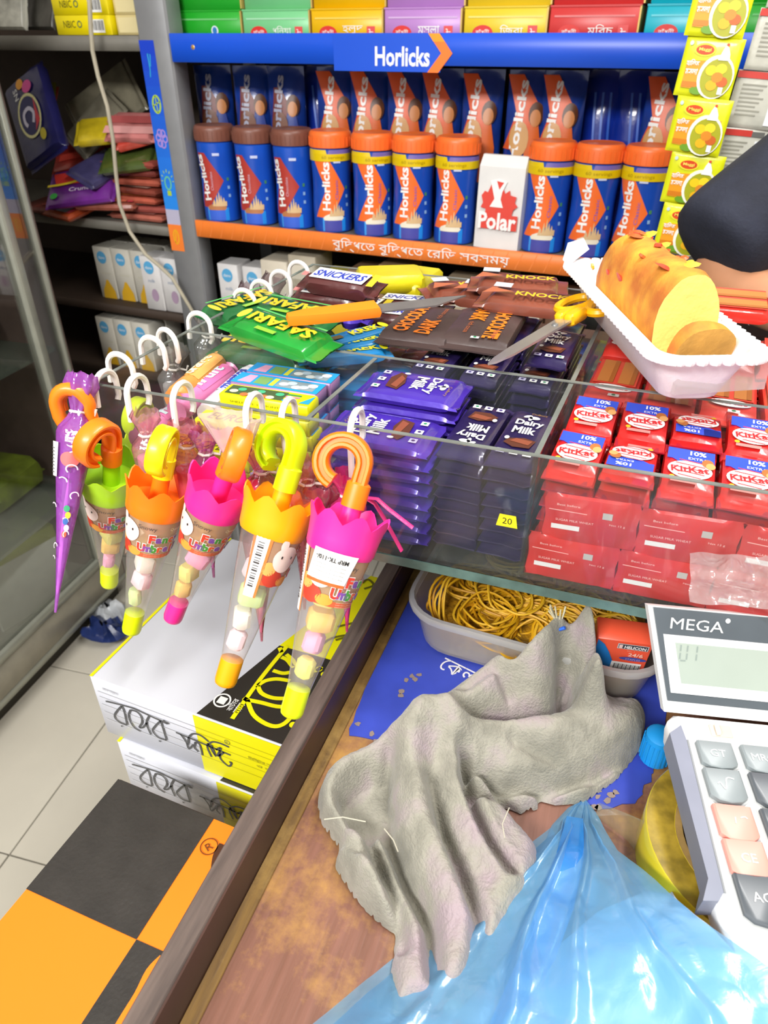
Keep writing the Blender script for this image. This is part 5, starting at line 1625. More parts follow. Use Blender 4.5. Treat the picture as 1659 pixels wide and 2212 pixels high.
    for q in range(18):
        pr.rows([(.064 + q * .0015, .0115, .0145), (.064 + q * .0015 + .0004 + .0005 * (q % 3 == 0), .0115, .0145)], ink('#3a3636'), cb2, z=.0008, nx=2)
    pr.build('printed_label', t, label='printed band with coloured lettering')
    if sticker:
        pr = MB(); cs_ = cone_map(a_cam - .12)
        pr.rows([(.0785, -.0105, .0085), (.0945, -.0085, .0105)], WHITE, cs_, z=.0016, nx=6); pr.rows([(.077, -.0105, .0085), (.0787, -.0105, .0085)], ink('#f0662c'), cs_, z=.0016, nx=6)
        tb = MB(); tb.text('MRP TK-110/-', ink('#222222'), cx=0, cy=.0905, h=.0024, w=.014, rot=pi, bold=.02); shift(tb, ink('#222222'), pr, cs_, .0021)
        for q in range(4):
            tb = MB(); tb.text('Imported and marketed by', ink('#777777'), cx=-.001, cy=.0873 - q * .002, h=.0011, w=.015, rot=pi); shift(tb, ink('#777777'), pr, cs_, .0021)
        pr.build('price_sticker', t, label='white price sticker')
    return t


RT = _rt.copy()
DP = V((-sin(YAW), cos(YAW), 0))
G, O_, Pk, A_, YG = '#a9dc10', '#ff8214', '#ff2f9c', '#ffae08', '#dcf008'
umbrella((236, 1262), (240, 1040), .295, .100, RT * .5 + DP * .9, (G, G, O_, YG), 0.15, 'umbrella candy tube with lime green crown, orange handle and lime cap', 1)
umbrella((283, 1365), (340, 1080), .283, .098, DP + RT * .1, (O_, O_, '#f2ee08', YG), 0.2, 'umbrella candy tube with orange crown and yellow handle', 2)
umbrella((372, 1338), (470, 1075), .283, .098, DP - RT * .1, (Pk, Pk, O_, Pk), 0.2, 'umbrella candy tube with pink crown, orange handle and pink cap', 3)
umbrella((485, 1478), (595, 1120), .276, .102, RT * .75 + DP * -.6, (A_, A_, '#cfee08', A_), 1.9, 'umbrella candy tube with amber crown and lime handle', 4)
umbrella((628, 1545), (742, 1160), .270, .101, RT * 1.0 + DP * -.1, (Pk, Pk, O_, YG), 0.75, 'umbrella candy tube with pink crown, price sticker and lime cap', 5, sticker=True)
hc_ = X(290, 858, -.352) - V((0, 0, .048))
umbrella(hc_ + V((-.012, -.012, -.094)), hc_, None, .0955, RT * .3 + DP, (YG, YG, YG, YG), 0.3, 'umbrella candy tube with lime handle behind the left acrylic wall', 6)

# ---- candy tubes still in their printed film
def wrapped(tip, top, wmax, hc, label, seed, neck=.03, milk=.55, L0=None, prints=True):
    tip, top = V(tip), V(top)
    ax = (top - tip); L = ax.length; ax.normalize()
    xd = (RT - ax * RT.dot(ax)).normalized(); yd = ax.cross(xd)
    M_ = Matrix((xd, yd, ax)).transposed().to_4x4(); M_.translation = tip
    t = thing('wrapped_candy', label, 'candy toy', M=M_, group='film wrapped candy tubes')
    fm = clear('film_' + hc[1:] + str(int(milk * 100)), hc, gloss=.08, rough=.12, tint=.5, bump=.6, bscale=120, milk=milk)
    prof = [(.0008, 0), (wmax * .12, L * .12), (wmax * .45, L * .45), (wmax * .8, L * .78), (wmax, L * .97), (wmax * .92, L), (wmax * .5, L + neck * .25), (wmax * .38, L + neck * .4), (wmax * .55, L + neck * .7), (wmax * .85, L + neck), (wmax * .7, L + neck * 1.25)]
    n = 28
    vs = []
    for k, (r_, z_) in enumerate(prof):
        for i in range(n):
            a = 2 * pi * i / n
            cr = .10 + (.35 if z_ > L else 0)
            rr = r_ * (1 + cr * noise.noise(V((cos(a) * 2.2, sin(a) * 2.2, z_ * 60 + seed * 5))) + (.12 * sin(a * 7 + seed) if z_ > L else 0))
            vs.append((rr * cos(a), rr * sin(a) * .8, z_ + (.004 * noise.noise(V((cos(a) * 3, sin(a) * 3, seed))) if k == len(prof) - 1 else 0)))
    b = MB(); b.add(vs, [(k * n + i, k * n + (i + 1) % n, (k + 1) * n + (i + 1) % n, (k + 1) * n + i) for k in range(len(prof) - 1) for i in range(n)], fm)
    b.build('film', t, label='thin crinkled printed film', ang=0)
    b = MB(); b.lathe([(.001, L * .1), (wmax * .5, L * .6), (wmax * .7, L * .9), (.001, L * .93)], mat('core_' + hc[1:], hc, .5, var=.15, scale=60), 14); b.build('candy_core', t)
    b = MB(); q = [(wmax * .4 * cos(i * .9), wmax * .4 * sin(i * .9), L + neck * .38) for i in range(8)]; b.tube(q, .0009, mat('twist_tie', '#e8e0d8', .5), 6); b.tube([(wmax * .4, 0, L + neck * .38), (wmax * .8, .002, L + neck * .3), (wmax * .9, .001, L + neck * .5)], .0009, mat('twist_tie', '#e8e0d8', .5), 6); b.build('twist_tie', t)
    if prints:
        pr = MB()

        def sm(p):
            z_ = min(max(p.y, .001), L * .96)
            r_ = .0008 + (wmax) * (z_ / (L * .97)) * 1.03 + .0005 + p.z
            return V((r_ * sin(p.x / (wmax * .8)), -r_ * cos(p.x / (wmax * .8)) * .84, z_))
        wh = ink('#f4dcf4')
        rnd = random.Random(seed)
        for q in range(9):
            z_ = L * (.3 + .07 * q); u = rnd.uniform(-.9, .9) * wmax * .8; s_ = wmax * .28 * (.4 + .6 * z_ / L)
            pr.stroke([(u + s_ * cos(a * .8), z_ + s_ * sin(a * .8)) for a in range(rnd.choice((4, 6, 8)))], .0007, wh, sm, z=.0004)
        pr.rows([(L * .74, -wmax * 1.1, -wmax * .45), (L * .92, -wmax * 1.0, -wmax * .4)], WHITE, sm, nx=4)
        for q in range(8):
            pr.stroke([(-wmax * .95, L * (.76 + .018 * q)), (-wmax * .6, L * (.76 + .018 * q))], .0005, ink('#666666'), sm, z=.0004)
        pr.ell(wmax * .15, L * .84, wmax * .4, L * .04, ink('#e06a6a'), sm, z=.0003); pr.rows([(L * .93, -wmax * .1, wmax * .6), (L * .955, -wmax * .1, wmax * .6)], ink('#f4d8ec'), sm, nx=3)
        tb = MB(); tb.text('Umbrella', ink('#8a4a8a'), cx=wmax * .25, cy=L * .943, h=.0018, w=wmax * .6); pr.add([(p.x, p.y, .0005) for p in tb.v], tb.f, ink('#8a4a8a'), sm)
        for q, hc2 in enumerate(('#e8603a', '#f4efe8', '#3a6ab0', '#e8c840', '#3aa070')):
            pr.ell(wmax * (.25 + .1 * (q % 2)), L * (.44 + .035 * q), wmax * .16, L * .018, ink(hc2), sm, z=.0003 + q * 1e-4)
        pr.build('printed_label', t)
    return t


p1 = Y(165, 925, .285); p0_ = V((-.311, .2255, 1.0194))
w1 = wrapped((-.3165, .2295, 1.0125), p1, .0112, '#b45ac8', 'slim closed candy tube in purple printed film, leftmost of the row', 1, neck=.026, milk=.75)
# its orange handle
b = MB()
hp = Y(160, 872, .291)
M_ = basis(hp, RT, (0, 0, 1))
pts = [(.009, -.016, .0), (.008, -.004, 0)] + [(-.001 + .0098 * cos(a * pi / 12), -.001 + .0105 * sin(a * pi / 12), 0) for a in range(0, 13)] + [(-.0108, -.008, .0), (-.008, -.018, 0), (-.006, -.024, 0)]
b.tube(pts, .0042, PL(O_), 10, M=M_); b.tube([(p[0] * .62 - .0005, p[1] * .62, -.0022) for p in pts[1:-2]], .0022, mat('groove_shade_orange', '#e86408', .5), 6, M=M_)  # darker inner tube: shade of the handle's groove put into its colour
o = b.build('crook_handle', w1)
o.matrix_basis = w1.matrix_basis.inverted()
o['label'] = 'orange crook handle'
WR = [((320, 1040), (318, 960), '#eab0be', 'pink printed candy bag behind the orange handle', .011, .3), ((420, 1090), (405, 985), '#e07890', 'crinkled rose candy bag beside the yellow handle', .012, .3), ((480, 1100), (446, 1000), '#d070b8', 'mauve candy bag between yellow and orange handles', .011, .35),
      ((575, 1120), (566, 1040), '#e898a8', 'clear pink candy bag behind the amber crown', .012, .25), ((655, 1160), (662, 1065), '#e88898', 'clear rose candy bag right of the lime handle', .012, .28), ((700, 1170), (694, 1120), '#d86a80', 'deep rose candy bag low beside the amber crown', .012, .4),
      ((770, 1320), (752, 1090), '#e8408c', 'hot pink candy bag hanging behind the price stickered tube', .012, .7), ((625, 1290), (560, 1160), '#d8708c', 'pink candy bag hanging low behind pink and amber tubes', .012, .4)]
for k, (a, c_, hc, lab, wm, mk_) in enumerate(WR):
    tp = Y(c_[0], c_[1], .3035 if k != 6 else .308)
    wrapped((tp.x - .004, tp.y - .006 * (k != 6), tp.z - (.085 if k != 6 else .10)), tp, wm * .9, hc, lab, 10 + k, neck=.018, milk=mk_, prints=(k in (2, 6)))
for k, (x, y, hc, lab) in enumerate(((395, 800, '#c8c4c4', 'clear silver candy bag on the left wall beside the lime handle'), (420, 860, '#d8889c', 'clear pink candy bag on the left wall'), (470, 730, '#b8b4b4', 'clear grey candy bag on the left wall near the green packs'), (560, 665, '#b09098', 'clear mauve candy bag at the far left wall'), (610, 640, '#a08890', 'dim mauve candy bag farthest on the left wall'))):
    tp = X(x - 20, y + 15, -.351)
    wrapped((tp.x - .012, tp.y, tp.z - .07), tp, .012, hc, lab, 30 + k, neck=.022, milk=.2, prints=False)
# white ruffled paper top
b = MB()
tp = Y(505, 965, .300)


def ruff(u, v):
    a = u * 2 * pi
    r_ = .004 + .013 * v + .003 * v * sin(a * 6)
    return tp + V((r_ * cos(a), r_ * sin(a) * .7 + .0, -.012 + .030 * v + .004 * v * noise.noise(V((a * 2, v, 0)))))


b.grid(ruff, 36, 6, clear('ruffle_film', '#f4dce0', gloss=.05, rough=.2, tint=.3, milk=.6, bump=.4))
b.build('candy_bag_top', label='pale pink ruffled bag top behind the orange handle of the pink tube', cat='candy bag', loc=tp, ang=0)
# ribbons
b = MB()
r0 = Y(790, 1075, .304)
for c_ in ((840, 1100), (892, 1140)), ((830, 1120), (868, 1190)):
    pp = [r0] + [Y(x, y, .302) for x, y in c_]
    mid_ = (pp[0] + pp[1]) / 2 + V((0, 0, .003))
    b.tube([pp[0], mid_, pp[1], pp[2]], .0016, mat('ribbon_pink', '#e83a88', .4, bump=.3), 6, flat=.4)
b.build('ribbon', label='hot pink curled ribbon with two loose ends against the tray', cat='ribbon', loc=r0)

# ---- white hooks over the tray rim
hw = mat('hook_white', '#efeae6', .35, var=.03)
N_ = V((-math.sin(TA_), math.cos(TA_), 0))


def hook(p, d, label, leg=.012, r_=.0098, lean=0.0, back=.004):
    """p on the rim, d: unit vector pointing outward over the rim"""
    d = V(d).normalized()
    s_ = d.cross(V((0, 0, 1)))
    b = MB()
    pts = [d * (r_ + .001) + V((0, 0, -leg)) + s_ * lean]
    for k in range(0, 13):
        a = pi * k / 12
        pts.append(d * (r_ * cos(a)) + V((0, 0, .0055 + r_ * .95 * sin(a))) + s_ * lean * (1 - k / 12) * .3)
    pts.append(-d * r_ + V((0, 0, -back)))
    pts.append(-d * (r_ - .002) + V((0, 0, -back - .003)))
    b.tube(pts, .0019, hw, 8)
    o = b.build('hook', label=label, cat='hook', group='white hooks on the tray rim')
    o.location = V((p.x, p.y, TZ1 - .006))
    return o


for (x, y, lg, ln, lab) in ((222, 836, .004, 0, 'white hook on the left front corner of the tray'), (288, 848, .010, 0, 'white hook above the orange handle on the front rim'), (383, 866, .010, 0, 'white hook above the yellow handle on the front rim'), (538, 892, .016, 0, 'white hook holding the orange handle of the pink tube'), (612, 903, .028, -.004, 'white hook with long leg in the lime handle'), (764, 925, .026, -.001, 'white hook with long leg in the orange ring handle')):
    p = Z(x, y, TZ1)
    u = p.x - TX
    hook(W(u, .0014, TZ1), -N_, lab, lg, lean=ln)
for k, (x, y) in enumerate(((300, 800), (385, 765), (402, 745), (455, 705), (545, 652), (580, 632), (622, 610), (652, 588))):
    p = Z(x, y, TZ1)
    v = p.y - TY
    hook(W(.0014, min(max(v, .02), .295), TZ1), (-1, .25 if k == 2 else 0, 0), 'white hook on the left rim of the tray, %s from the front corner' % ORD[k], .006)

# ================================================================== foreground on the desk
# ---- box of rubber bands
bx0, bx1, by0, by1 = -.1215, .0315, .346, .462
bm2 = clear('tub_plastic', '#e6e0d4', gloss=.03, rough=.25, tint=.1, milk=.42)
tub = thing('plastic_tub', 'translucent plastic tub with rounded corners full of yellow rubber bands', 'tub', ((bx0 + bx1) / 2, (by0 + by1) / 2, DESK + .0008))


def rrect(gx, r_, n=6):
    hw_, hh = (bx1 - bx0) / 2 + gx, (by1 - by0) / 2 + gx
    o = []
    for cx_, cy2, a0 in ((hw_ - r_, hh - r_, 0), (-hw_ + r_, hh - r_, pi / 2), (-hw_ + r_, -hh + r_, pi), (hw_ - r_, -hh + r_, 3 * pi / 2)):
        for i in range(n + 1):
            a = a0 + pi / 2 * i / n
            o.append((cx_ + r_ * cos(a), cy2 + r_ * sin(a)))
    return o


def loft(b, rings, m_, M=None, cap0=True, cap1=False):
    n = len(rings[0][0])
    vs = [(x, y, z) for pts, z in rings for x, y in pts]
    fs = [(k * n + i, k * n + (i + 1) % n, (k + 1) * n + (i + 1) % n, (k + 1) * n + i) for k in range(len(rings) - 1) for i in range(n)]
    if cap0:
        fs.append(tuple(range(n))[::-1])
    if cap1:
        fs.append(tuple(range((len(rings) - 1) * n, len(rings) * n)))
    b.add(vs, fs, m_, M)


b = MB()
loft(b, [(rrect(-.003, .022), 0), (rrect(0, .024), .002), (rrect(.0062, .028), .034), (rrect(.0055, .0275), .0342), (rrect(-.0012, .023), .003), (rrect(-.004, .021), .0025)], bm2, cap1=True)
b.build('tub_body', tub)
b = MB()
loft(b, [(rrect(.0058, .028), .0335), (rrect(.0098, .031), .0335), (rrect(.0102, .031), .0365), (rrect(.0095, .031), .0385), (rrect(.0068, .0285), .0385), (rrect(.0058, .028), .0345)], clear('tub_rim', '#e2e2e0', gloss=.06, rough=.2, tint=.1, milk=.6), cap0=False)
b.build('tub_rim', tub, label='thicker milky rim')
rb = [mat('rubber_yellow', '#d9a410', .55, var=.06), mat('rubber_amber', '#c8900c', .55, var=.06), mat('rubber_light', '#e4b428', .55, var=.06)]
shapes = []
rnd = random.Random(21)
for k in range(6):
    a_, e_ = (.0185, .017, .0195, .016, .018, .0175)[k], (1, .8, .92, .7, .6, .95)[k]
    b = MB()
    b.tube([(a_ * cos(t * 2 * pi / 26), a_ * e_ * sin(t * 2 * pi / 26) + .0015 * sin(3 * t * 2 * pi / 26 + k), .0012 * sin(2 * t * 2 * pi / 26 + k)) for t in range(26)], .0009, rb[k % 3], 5, closed=True)
    shapes.append(b.mesh('rubber_band'))
cx0, cy0 = (bx0 + bx1) / 2, (by0 + by1) / 2
nb = 0
b = MB(); loft(b, [(rrect(-.009, .018), .0), (rrect(-.006, .02), .012), (rrect(-.012, .02), .019)], mat('rubber_heap', '#b9860c', .6, var=.3, scale=120, bump=.8, bscale=300), cap1=True)
o = b.build('rubber_band_heap', label='dense lower layer of yellow rubber bands filling the tub', cat='rubber bands', kind='stuff'); o.location = (cx0, cy0, DESK + .0042)
clumps = [(-.105, .375, 8, 'edge'), (-.075, .365, 14, 'lie'), (-.065, .385, 16, 'lie'), (-.045, .362, 16, 'lean'), (-.022, .368, 16, 'lean'), (-.09, .40, 12, 'lie'), (-.05, .41, 14, 'lie'), (-.01, .40, 14, 'lie'), (.005, .385, 10, 'lean'), (-.075, .43, 14, 'stack'), (-.03, .435, 10, 'lie'), (.01, .43, 10, 'lie')]
for ci, (x, y, n, md) in enumerate(clumps):
    for q in range(n):
        z_ = DESK + .0205 + .0011 * q + rnd.uniform(0, .001)
        if md == 'edge':
            M_ = T((x + .0022 * (q - 4), y + rnd.uniform(-.002, .002), DESK + .0285)) @ rotz(R(75) + rnd.uniform(-.1, .1)) @ Matrix.Rotation(R(78), 4, 'X')
        elif md == 'stack':
            M_ = T((x + rnd.uniform(-.001, .001), y, DESK + .021 + q * .0016)) @ Matrix.Rotation(R(4), 4, 'X') @ rotz(rnd.uniform(0, 6))
        elif md == 'lean':
            M_ = T((x + rnd.uniform(-.006, .006), y + .0016 * q - .008, DESK + .027 + rnd.uniform(-.001, .001))) @ rotz(rnd.uniform(-.3, .3)) @ Matrix.Rotation(R(28) + rnd.uniform(-.1, .1), 4, 'X') @ rotz(rnd.uniform(0, 6))
        else:
            M_ = T((x + rnd.uniform(-.009, .009), y + rnd.uniform(-.008, .008), z_)) @ Matrix.Rotation(rnd.uniform(-.22, .22), 4, 'X') @ Matrix.Rotation(rnd.uniform(-.22, .22), 4, 'Y') @ rotz(rnd.uniform(0, 6))
        o = bpy.data.objects.new('rubber_band', shapes[rnd.randrange(6)])
        col.objects.link(o)
        o.matrix_basis = M_
        tag(o, 'yellow rubber band lying in the plastic tub', 'rubber band', 'rubber bands in the tub')
# staple box
a, c_ = Z(1287, 1438, .975), Z(1388, 1452, .975)
sbm = basis(a, c_ - a, (0, -.35, 1))
w_ = (c_ - a).length
sx = thing('staple_box', 'small orange and blue staple box standing in the tub', 'staple box', M=sbm @ Matrix.Rotation(R(-6), 4, 'X'))
b = MB(); b.box(-.004, w_, 0, .031, -.016, 0, mat('staple_orange', '#ee5a3c', .4, var=.04), c=.0006); b.build('carton', sx)
pr = MB(T(0, 0, .0005))
sb_ = ink('#1c78c4')
pr.poly([(-.0035, .001), (.010, .001), (.0085, .009), (.005, .018), (.001, .026), (-.0035, .0305)], sb_)
pr.rect(w_ * .30, .0238, w_ * .93, .0292, ink('#c8c4c4'), z=.0002); pr.rect(w_ * .32, .0243, w_ * .91, .0287, ink('#3c3a44'), z=.0003)
pr.text('HELICON', WHITE, cx=w_ * .66, cy=.0265, h=.003, w=w_ * .44, bold=.03, z=.0006); pr.rect(w_ * .33, .0247, w_ * .40, .0284, ink('#e8c8c4'), z=.0005)
pr.text('24/6', ink('#f8c8b4'), cx=w_ * .72, cy=.0185, h=.0038, z=.0003, bold=.02); pr.text('No. 1', ink('#f8a890'), cx=w_ * .6, cy=.0222, h=.0014, z=.0003)
pr.ell(w_ * .69, .0138, .0082, .0019, ink('#3c50a8'), z=.0003); pr.text('STAPLES', ink('#d0a8c8'), cx=w_ * .69, cy=.0138, h=.0017, z=.0006)
pr.rect(w_ * .28, .0008, w_ * .90, .0095, WHITE, z=.0003)
for k in range(20):
    pr.rect(w_ * .34 + k * .00082, .0012, w_ * .34 + k * .00082 + (.0003 if k % 3 else .00055), .0078, ink('#3a3a3a'), z=.0006)
pr.build('printed_label', sx, label='printed front with bar code')

# ---- grey terry rag
def terry():
    m = bpy.data.materials.new('terry_cloth'); m.use_nodes = True
    nt = m.node_tree; b_ = nt.nodes['Principled BSDF']
    tc = nt.nodes.new('ShaderNodeTexCoord')
    n1 = nt.nodes.new('ShaderNodeTexNoise'); n1.inputs['Scale'].default_value = 34; n1.inputs['Detail'].default_value = 5
    nt.links.new(tc.outputs['Object'], n1.inputs['Vector'])
    r1 = nt.nodes.new('ShaderNodeValToRGB')
    e = r1.color_ramp.elements
    e[0].position, e[0].color = .34, lin('#7d7b70')
    e[1].position, e[1].color = .68, lin('#9f9095')
    x = e.new(.5); x.color = lin('#959286')
    nt.links.new(n1.outputs[0], r1.inputs[0]); nt.links.new(r1.outputs[0], b_.inputs['Base Color'])
    n2 = nt.nodes.new('ShaderNodeTexNoise'); n2.inputs['Scale'].default_value = 700; n2.inputs['Detail'].default_value = 2
    nt.links.new(tc.outputs['Object'], n2.inputs['Vector'])
    bp = nt.nodes.new('ShaderNodeBump'); bp.inputs['Strength'].default_value = .7; bp.inputs['Distance'].default_value = .0012
    nt.links.new(n2.outputs[0], bp.inputs['Height']); nt.links.new(bp.outputs[0], b_.inputs['Normal'])
    b_.inputs['Roughness'].default_value = .95; b_.inputs['Sheen Weight'].default_value = .25; b_.inputs['Specular IOR Level'].default_value = .1
    return m


tm = terry()
OUT = [(1165, 1345), (1200, 1322), (1240, 1318), (1285, 1345), (1296, 1420), (1292, 1480), (1256, 1512), (1330, 1505), (1385, 1505), (1402, 1540), (1390, 1595), (1340, 1655), (1270, 1705), (1205, 1710), (1168, 1698), (1168, 1718), (1130, 1728), (1085, 1712), (1068, 1700), (1105, 1745), (1165, 1815), (1170, 1870), (1140, 1960), (1080, 2060), (1000, 2150), (850, 2170), (846, 2070), (856, 1990), (812, 1962), (758, 1903), (722, 1845), (732, 1805), (690, 1748), (683, 1705), (700, 1660), (760, 1625), (830, 1598), (862, 1566), (905, 1536), (960, 1500), (1060, 1462), (1105, 1425)]
# (polyline, height change, width, sharp valley?)
RG = [([(1205, 1350), (1150, 1420), (1080, 1490), (960, 1555), (880, 1600)], (.052, .048, .036, .020, .013), .013), ([(1270, 1345), (1284, 1410), (1278, 1470), (1225, 1505)], (.052, .052, .044, .022), .008), ([(950, 1600), (1060, 1590), (1180, 1590), (1300, 1572), (1375, 1545)], (.012, .018, .020, .018, .010), .015),
      ([(1225, 1400), (1235, 1450), (1225, 1480)], (-.030, -.036, -.02), .006), ([(990, 1575), (1080, 1560), (1170, 1550), (1245, 1525)], (-.006, -.020, -.024, -.020), .0042), ([(1005, 1650), (1090, 1672), (1190, 1672), (1290, 1645), (1385, 1590)], (-.010, -.016, -.018, -.018, -.012), .0034), ([(1010, 1690), (1120, 1705)], (-.012, -.014), .004),
      ([(895, 1570), (885, 1660), (905, 1760), (955, 1870), (1000, 1990), (980, 2120)], (.014, .020, .018, .014, .010, .006), .0105), ([(975, 1590), (990, 1680), (1035, 1780), (1090, 1880), (1060, 2000)], (.014, .015, .012, .008, .004), .009),
      ([(842, 1630), (828, 1700), (838, 1780), (880, 1880), (930, 1975), (940, 2090)], (-.010, -.020, -.018, -.016, -.014, -.010), .0036), ([(930, 1690), (955, 1780), (1000, 1880), (1035, 1980), (1030, 2090)], (-.006, -.012, -.013, -.012, -.008), .0034), ([(1002, 1640), (1015, 1710), (1050, 1790), (1105, 1870)], (-.016, -.018, -.015, -.010), .0036),
      ([(1020, 1660), (1085, 1692), (1150, 1712)], (.006, .006, .002), .006), ([(840, 1612), (752, 1650), (706, 1705), (722, 1775), (785, 1855), (850, 1940)], (.010, .010, .010, .010, .010, .008), .008), ([(800, 1670), (775, 1715), (785, 1745)], (-.020, -.048, -.036), .0085), ([(790, 1770), (812, 1840), (858, 1930), (872, 2020)], (-.010, -.014, -.012, -.010), .0036),
      ([(748, 1760), (800, 1800)], (.006, .008), .006), ([(735, 1800), (775, 1830)], (-.008, -.006), .004), ([(1110, 1610), (1200, 1640)], (-.005, -.004), .004), ([(1000, 1530), (1060, 1500), (1100, 1450)], (-.006, -.008, -.006), .004)]
poly = [Z(x, y, DESK + (.056 if y < 1380 else .046 if y < 1430 else .034 if y < 1490 and x > 1200 else .014)).to_2d() for x, y in OUT]
RGw = [([Z(x, y, DESK + (.062 if y < 1380 else .052 if y < 1480 else .024)).to_2d() for x, y in P_], A_2, w_2) for P_, A_2, w_2 in RG]


def seg_d(p, a, c_):
    d = c_ - a
    t = max(0, min(1, (p - a).dot(d) / max(d.length_squared, 1e-12)))
    return (p - (a + d * t)).length, t


def inside(p):
    r_ = False
    for i in range(len(poly)):
        a, c_ = poly[i], poly[i - 1]
        if (a.y > p.y) != (c_.y > p.y) and p.x < (c_.x - a.x) * (p.y - a.y) / (c_.y - a.y) + a.x:
            r_ = not r_
    return r_


def rag_h(p):
    dE = min(seg_d(p, poly[i - 1], poly[i])[0] for i in range(len(poly)))
    if not inside(p):
        return -dE
    h_ = .019 + .003 * noise.noise(V((p.x * 45, p.y * 45, 2)))
    for P_, A_2, w_2 in RGw:
        best, amp = 1e9, 0
        for i in range(len(P_) - 1):
            d, t = seg_d(p, P_[i], P_[i + 1])
            if d < best:
                best, amp = d, A_2[i] + (A_2[i + 1] - A_2[i]) * t
        if best < w_2 * 3:
            h_ += amp * (1 if amp > 0 else 1.35) * math.exp(-(best / w_2) ** 2)
    h_ = max(h_, .004)
    k = min(1, dE / .010)
    return max(.0015, h_ * math.sqrt(max(0, 1 - (1 - k) ** 2)))


b = MB()
gs = .00155
x0, x1 = min(p.x for p in poly) - .003, max(p.x for p in poly) + .003
y0, y1 = min(p.y for p in poly) - .003, max(p.y for p in poly) + .003
nx_, ny_ = int((x1 - x0) / gs), int((y1 - y0) / gs)
idx, vs, fs = {}, [], []
for j in range(ny_ + 1):
    for i in range(nx_ + 1):
        p = V((x0 + i * gs, y0 + j * gs))
        h_ = rag_h(p)
        if h_ > -.0016:
            idx[(i, j)] = len(vs)
            if h_ < 0:
                h_ = .0012
            pile = .0009 * noise.noise(V((p.x * 520, p.y * 520, 1))) + .0007 * noise.noise(V((p.x * 260, p.y * 260, 5)))
            if h_ <= .0012:                            # cells cut by the hem: snap to the hem itself
                nb_ = []
                for q_ in range(len(poly)):
                    d, t = seg_d(p, poly[q_ - 1], poly[q_])
                    nb_.append((d, poly[q_ - 1] + (poly[q_] - poly[q_ - 1]) * t))
                p = min(nb_, key=lambda e_: e_[0])[1]
            q = V((p.x, p.y, DESK + max(h_ + (pile if h_ > .003 else 0), .0011)))
            q += V((noise.noise(V((p.x * 400, p.y * 400, 8))), noise.noise(V((p.x * 400, p.y * 400, 9))), 0)) * .0007
            vs.append(q)
for (i, j) in idx:
    k = [(i, j), (i + 1, j), (i + 1, j + 1), (i, j + 1)]
    if all(q in idx for q in k):
        fs.append(tuple(idx[q] for q in k))
b.add(vs, fs, tm)
RO = V((-.05, .25, DESK))
rag = b.build('cleaning_rag', label='crumpled grey terry cleaning rag lying across the counter', cat='rag', loc=RO, ang=0)
md = rag.modifiers.new('smooth', 'SUBSURF'); md.levels = 1; md.render_levels = 1
b = MB()
kp_ = Z(1205, 1345, DESK + .062) - RO
rnd = random.Random(2)
for k in range(9):
    a = rnd.uniform(0, 6.28)
    b.tube([kp_ + V((0, 0, -.006)), kp_ + V((.002 * cos(a), .002 * sin(a), .003)), kp_ + V((.005 * cos(a) - .002, .004 * sin(a), .011 + rnd.uniform(-.003, .004)))], .0006, mat('thread_white', '#d8d0b0', .8), 5)
b.build('loose_threads', rag, label='tuft of pale loose threads')
b = MB(); b.tube([kp_ + V((-.004, -.004, -.006)), kp_ + V((.0, -.004, -.003)), kp_ + V((.005, -.004, .001))], .0011, mat('tie_blue', '#2a6ae0', .5), 6); b.build('thread_tie', rag, label='blue tie')
b = MB()
for pts in (((1100, 1745), (1085, 1780), (1090, 1810)), ((830, 1790), (850, 1815), (860, 1840)), ((990, 1590), (1010, 1588), (1022, 1582)), ((700, 1770), (740, 1765), (790, 1775))):
    b.tube([Z(x, y, DESK + .036) - RO for x, y in pts], .0003, mat('thread_grey', '#bdb8a6', .9), 5)
b.build('loose_threads', rag, label='stray threads on the cloth')

# ---- roll of yellow tape under the calculator
tc_ = V((.0925, .2565, DESK + .0005))
ty_ = mat('tape_yellow', '#d6c42a', .25, var=.06, scale=20, coat=.3)
tpr = thing('tape_roll', 'roll of yellow packing tape lying under the calculator', 'tape roll', tc_)
b = MB()
b.lathe([(.0385, 0), (.0525, 0), (.0527, .001), (.0527, .0278), (.0522, .0285), (.0385, .0285)], ty_, 56, cap0=False, cap1=False); b.build('tape', tpr)
b = MB(); b.lathe([(.0352, 0), (.0386, 0), (.0386, .029), (.0352, .029), (.0352, 0)], mat('tape_core', '#a98a50', .7, var=.15, scale=80), 48, cap0=False, cap1=False); b.build('core', tpr, label='brown cardboard core')
b = MB(); b.lathe([(.0388, .02855), (.0522, .02855)], mat('tape_side', '#a88e2c', .4, var=.25, scale=120, stretch=(1, 1, .2)), 56, cap0=False, cap1=False); b.build('tape_edge', tpr, label='brownish ringed side of the tape')
b = MB()
e0 = tc_ + V((-.0527, .0, .014)) - tc_


def tail(u, v):
    return V((-.0527 - .004 * u - .018 * u * u, -.008 + .012 * u, .001 + .0265 * v * (1 - .5 * u)))


b.grid(tail, 8, 3, clear('tape_clear', '#d8d0a0', gloss=.1, rough=.08, tint=.25, milk=.25)); b.build('loose_end', tpr, label='clear loose tape end')
# blue bottle cap
cpx = Z(1424, 1618, DESK + .012)
b = MB(); b.lathe([(.0075, 0), (.0085, .001), (.0088, .012), (.0082, .021), (.006, .0225), (.0005, .0226)], mat('cap_blue', '#1c96e0', .4, var=.05), 20)
for k in range(20):
    a = 2 * pi * k / 20
    b.box(-.0005, .0005, .0085, .0091, .002, .018, mat('cap_blue', '#1c96e0', .4), rotz(a))
b.build('bottle_cap', label='bright blue bottle cap beside the tape roll', cat='bottle cap').location = (cpx.x - .001, cpx.y + .002, DESK + .0006)

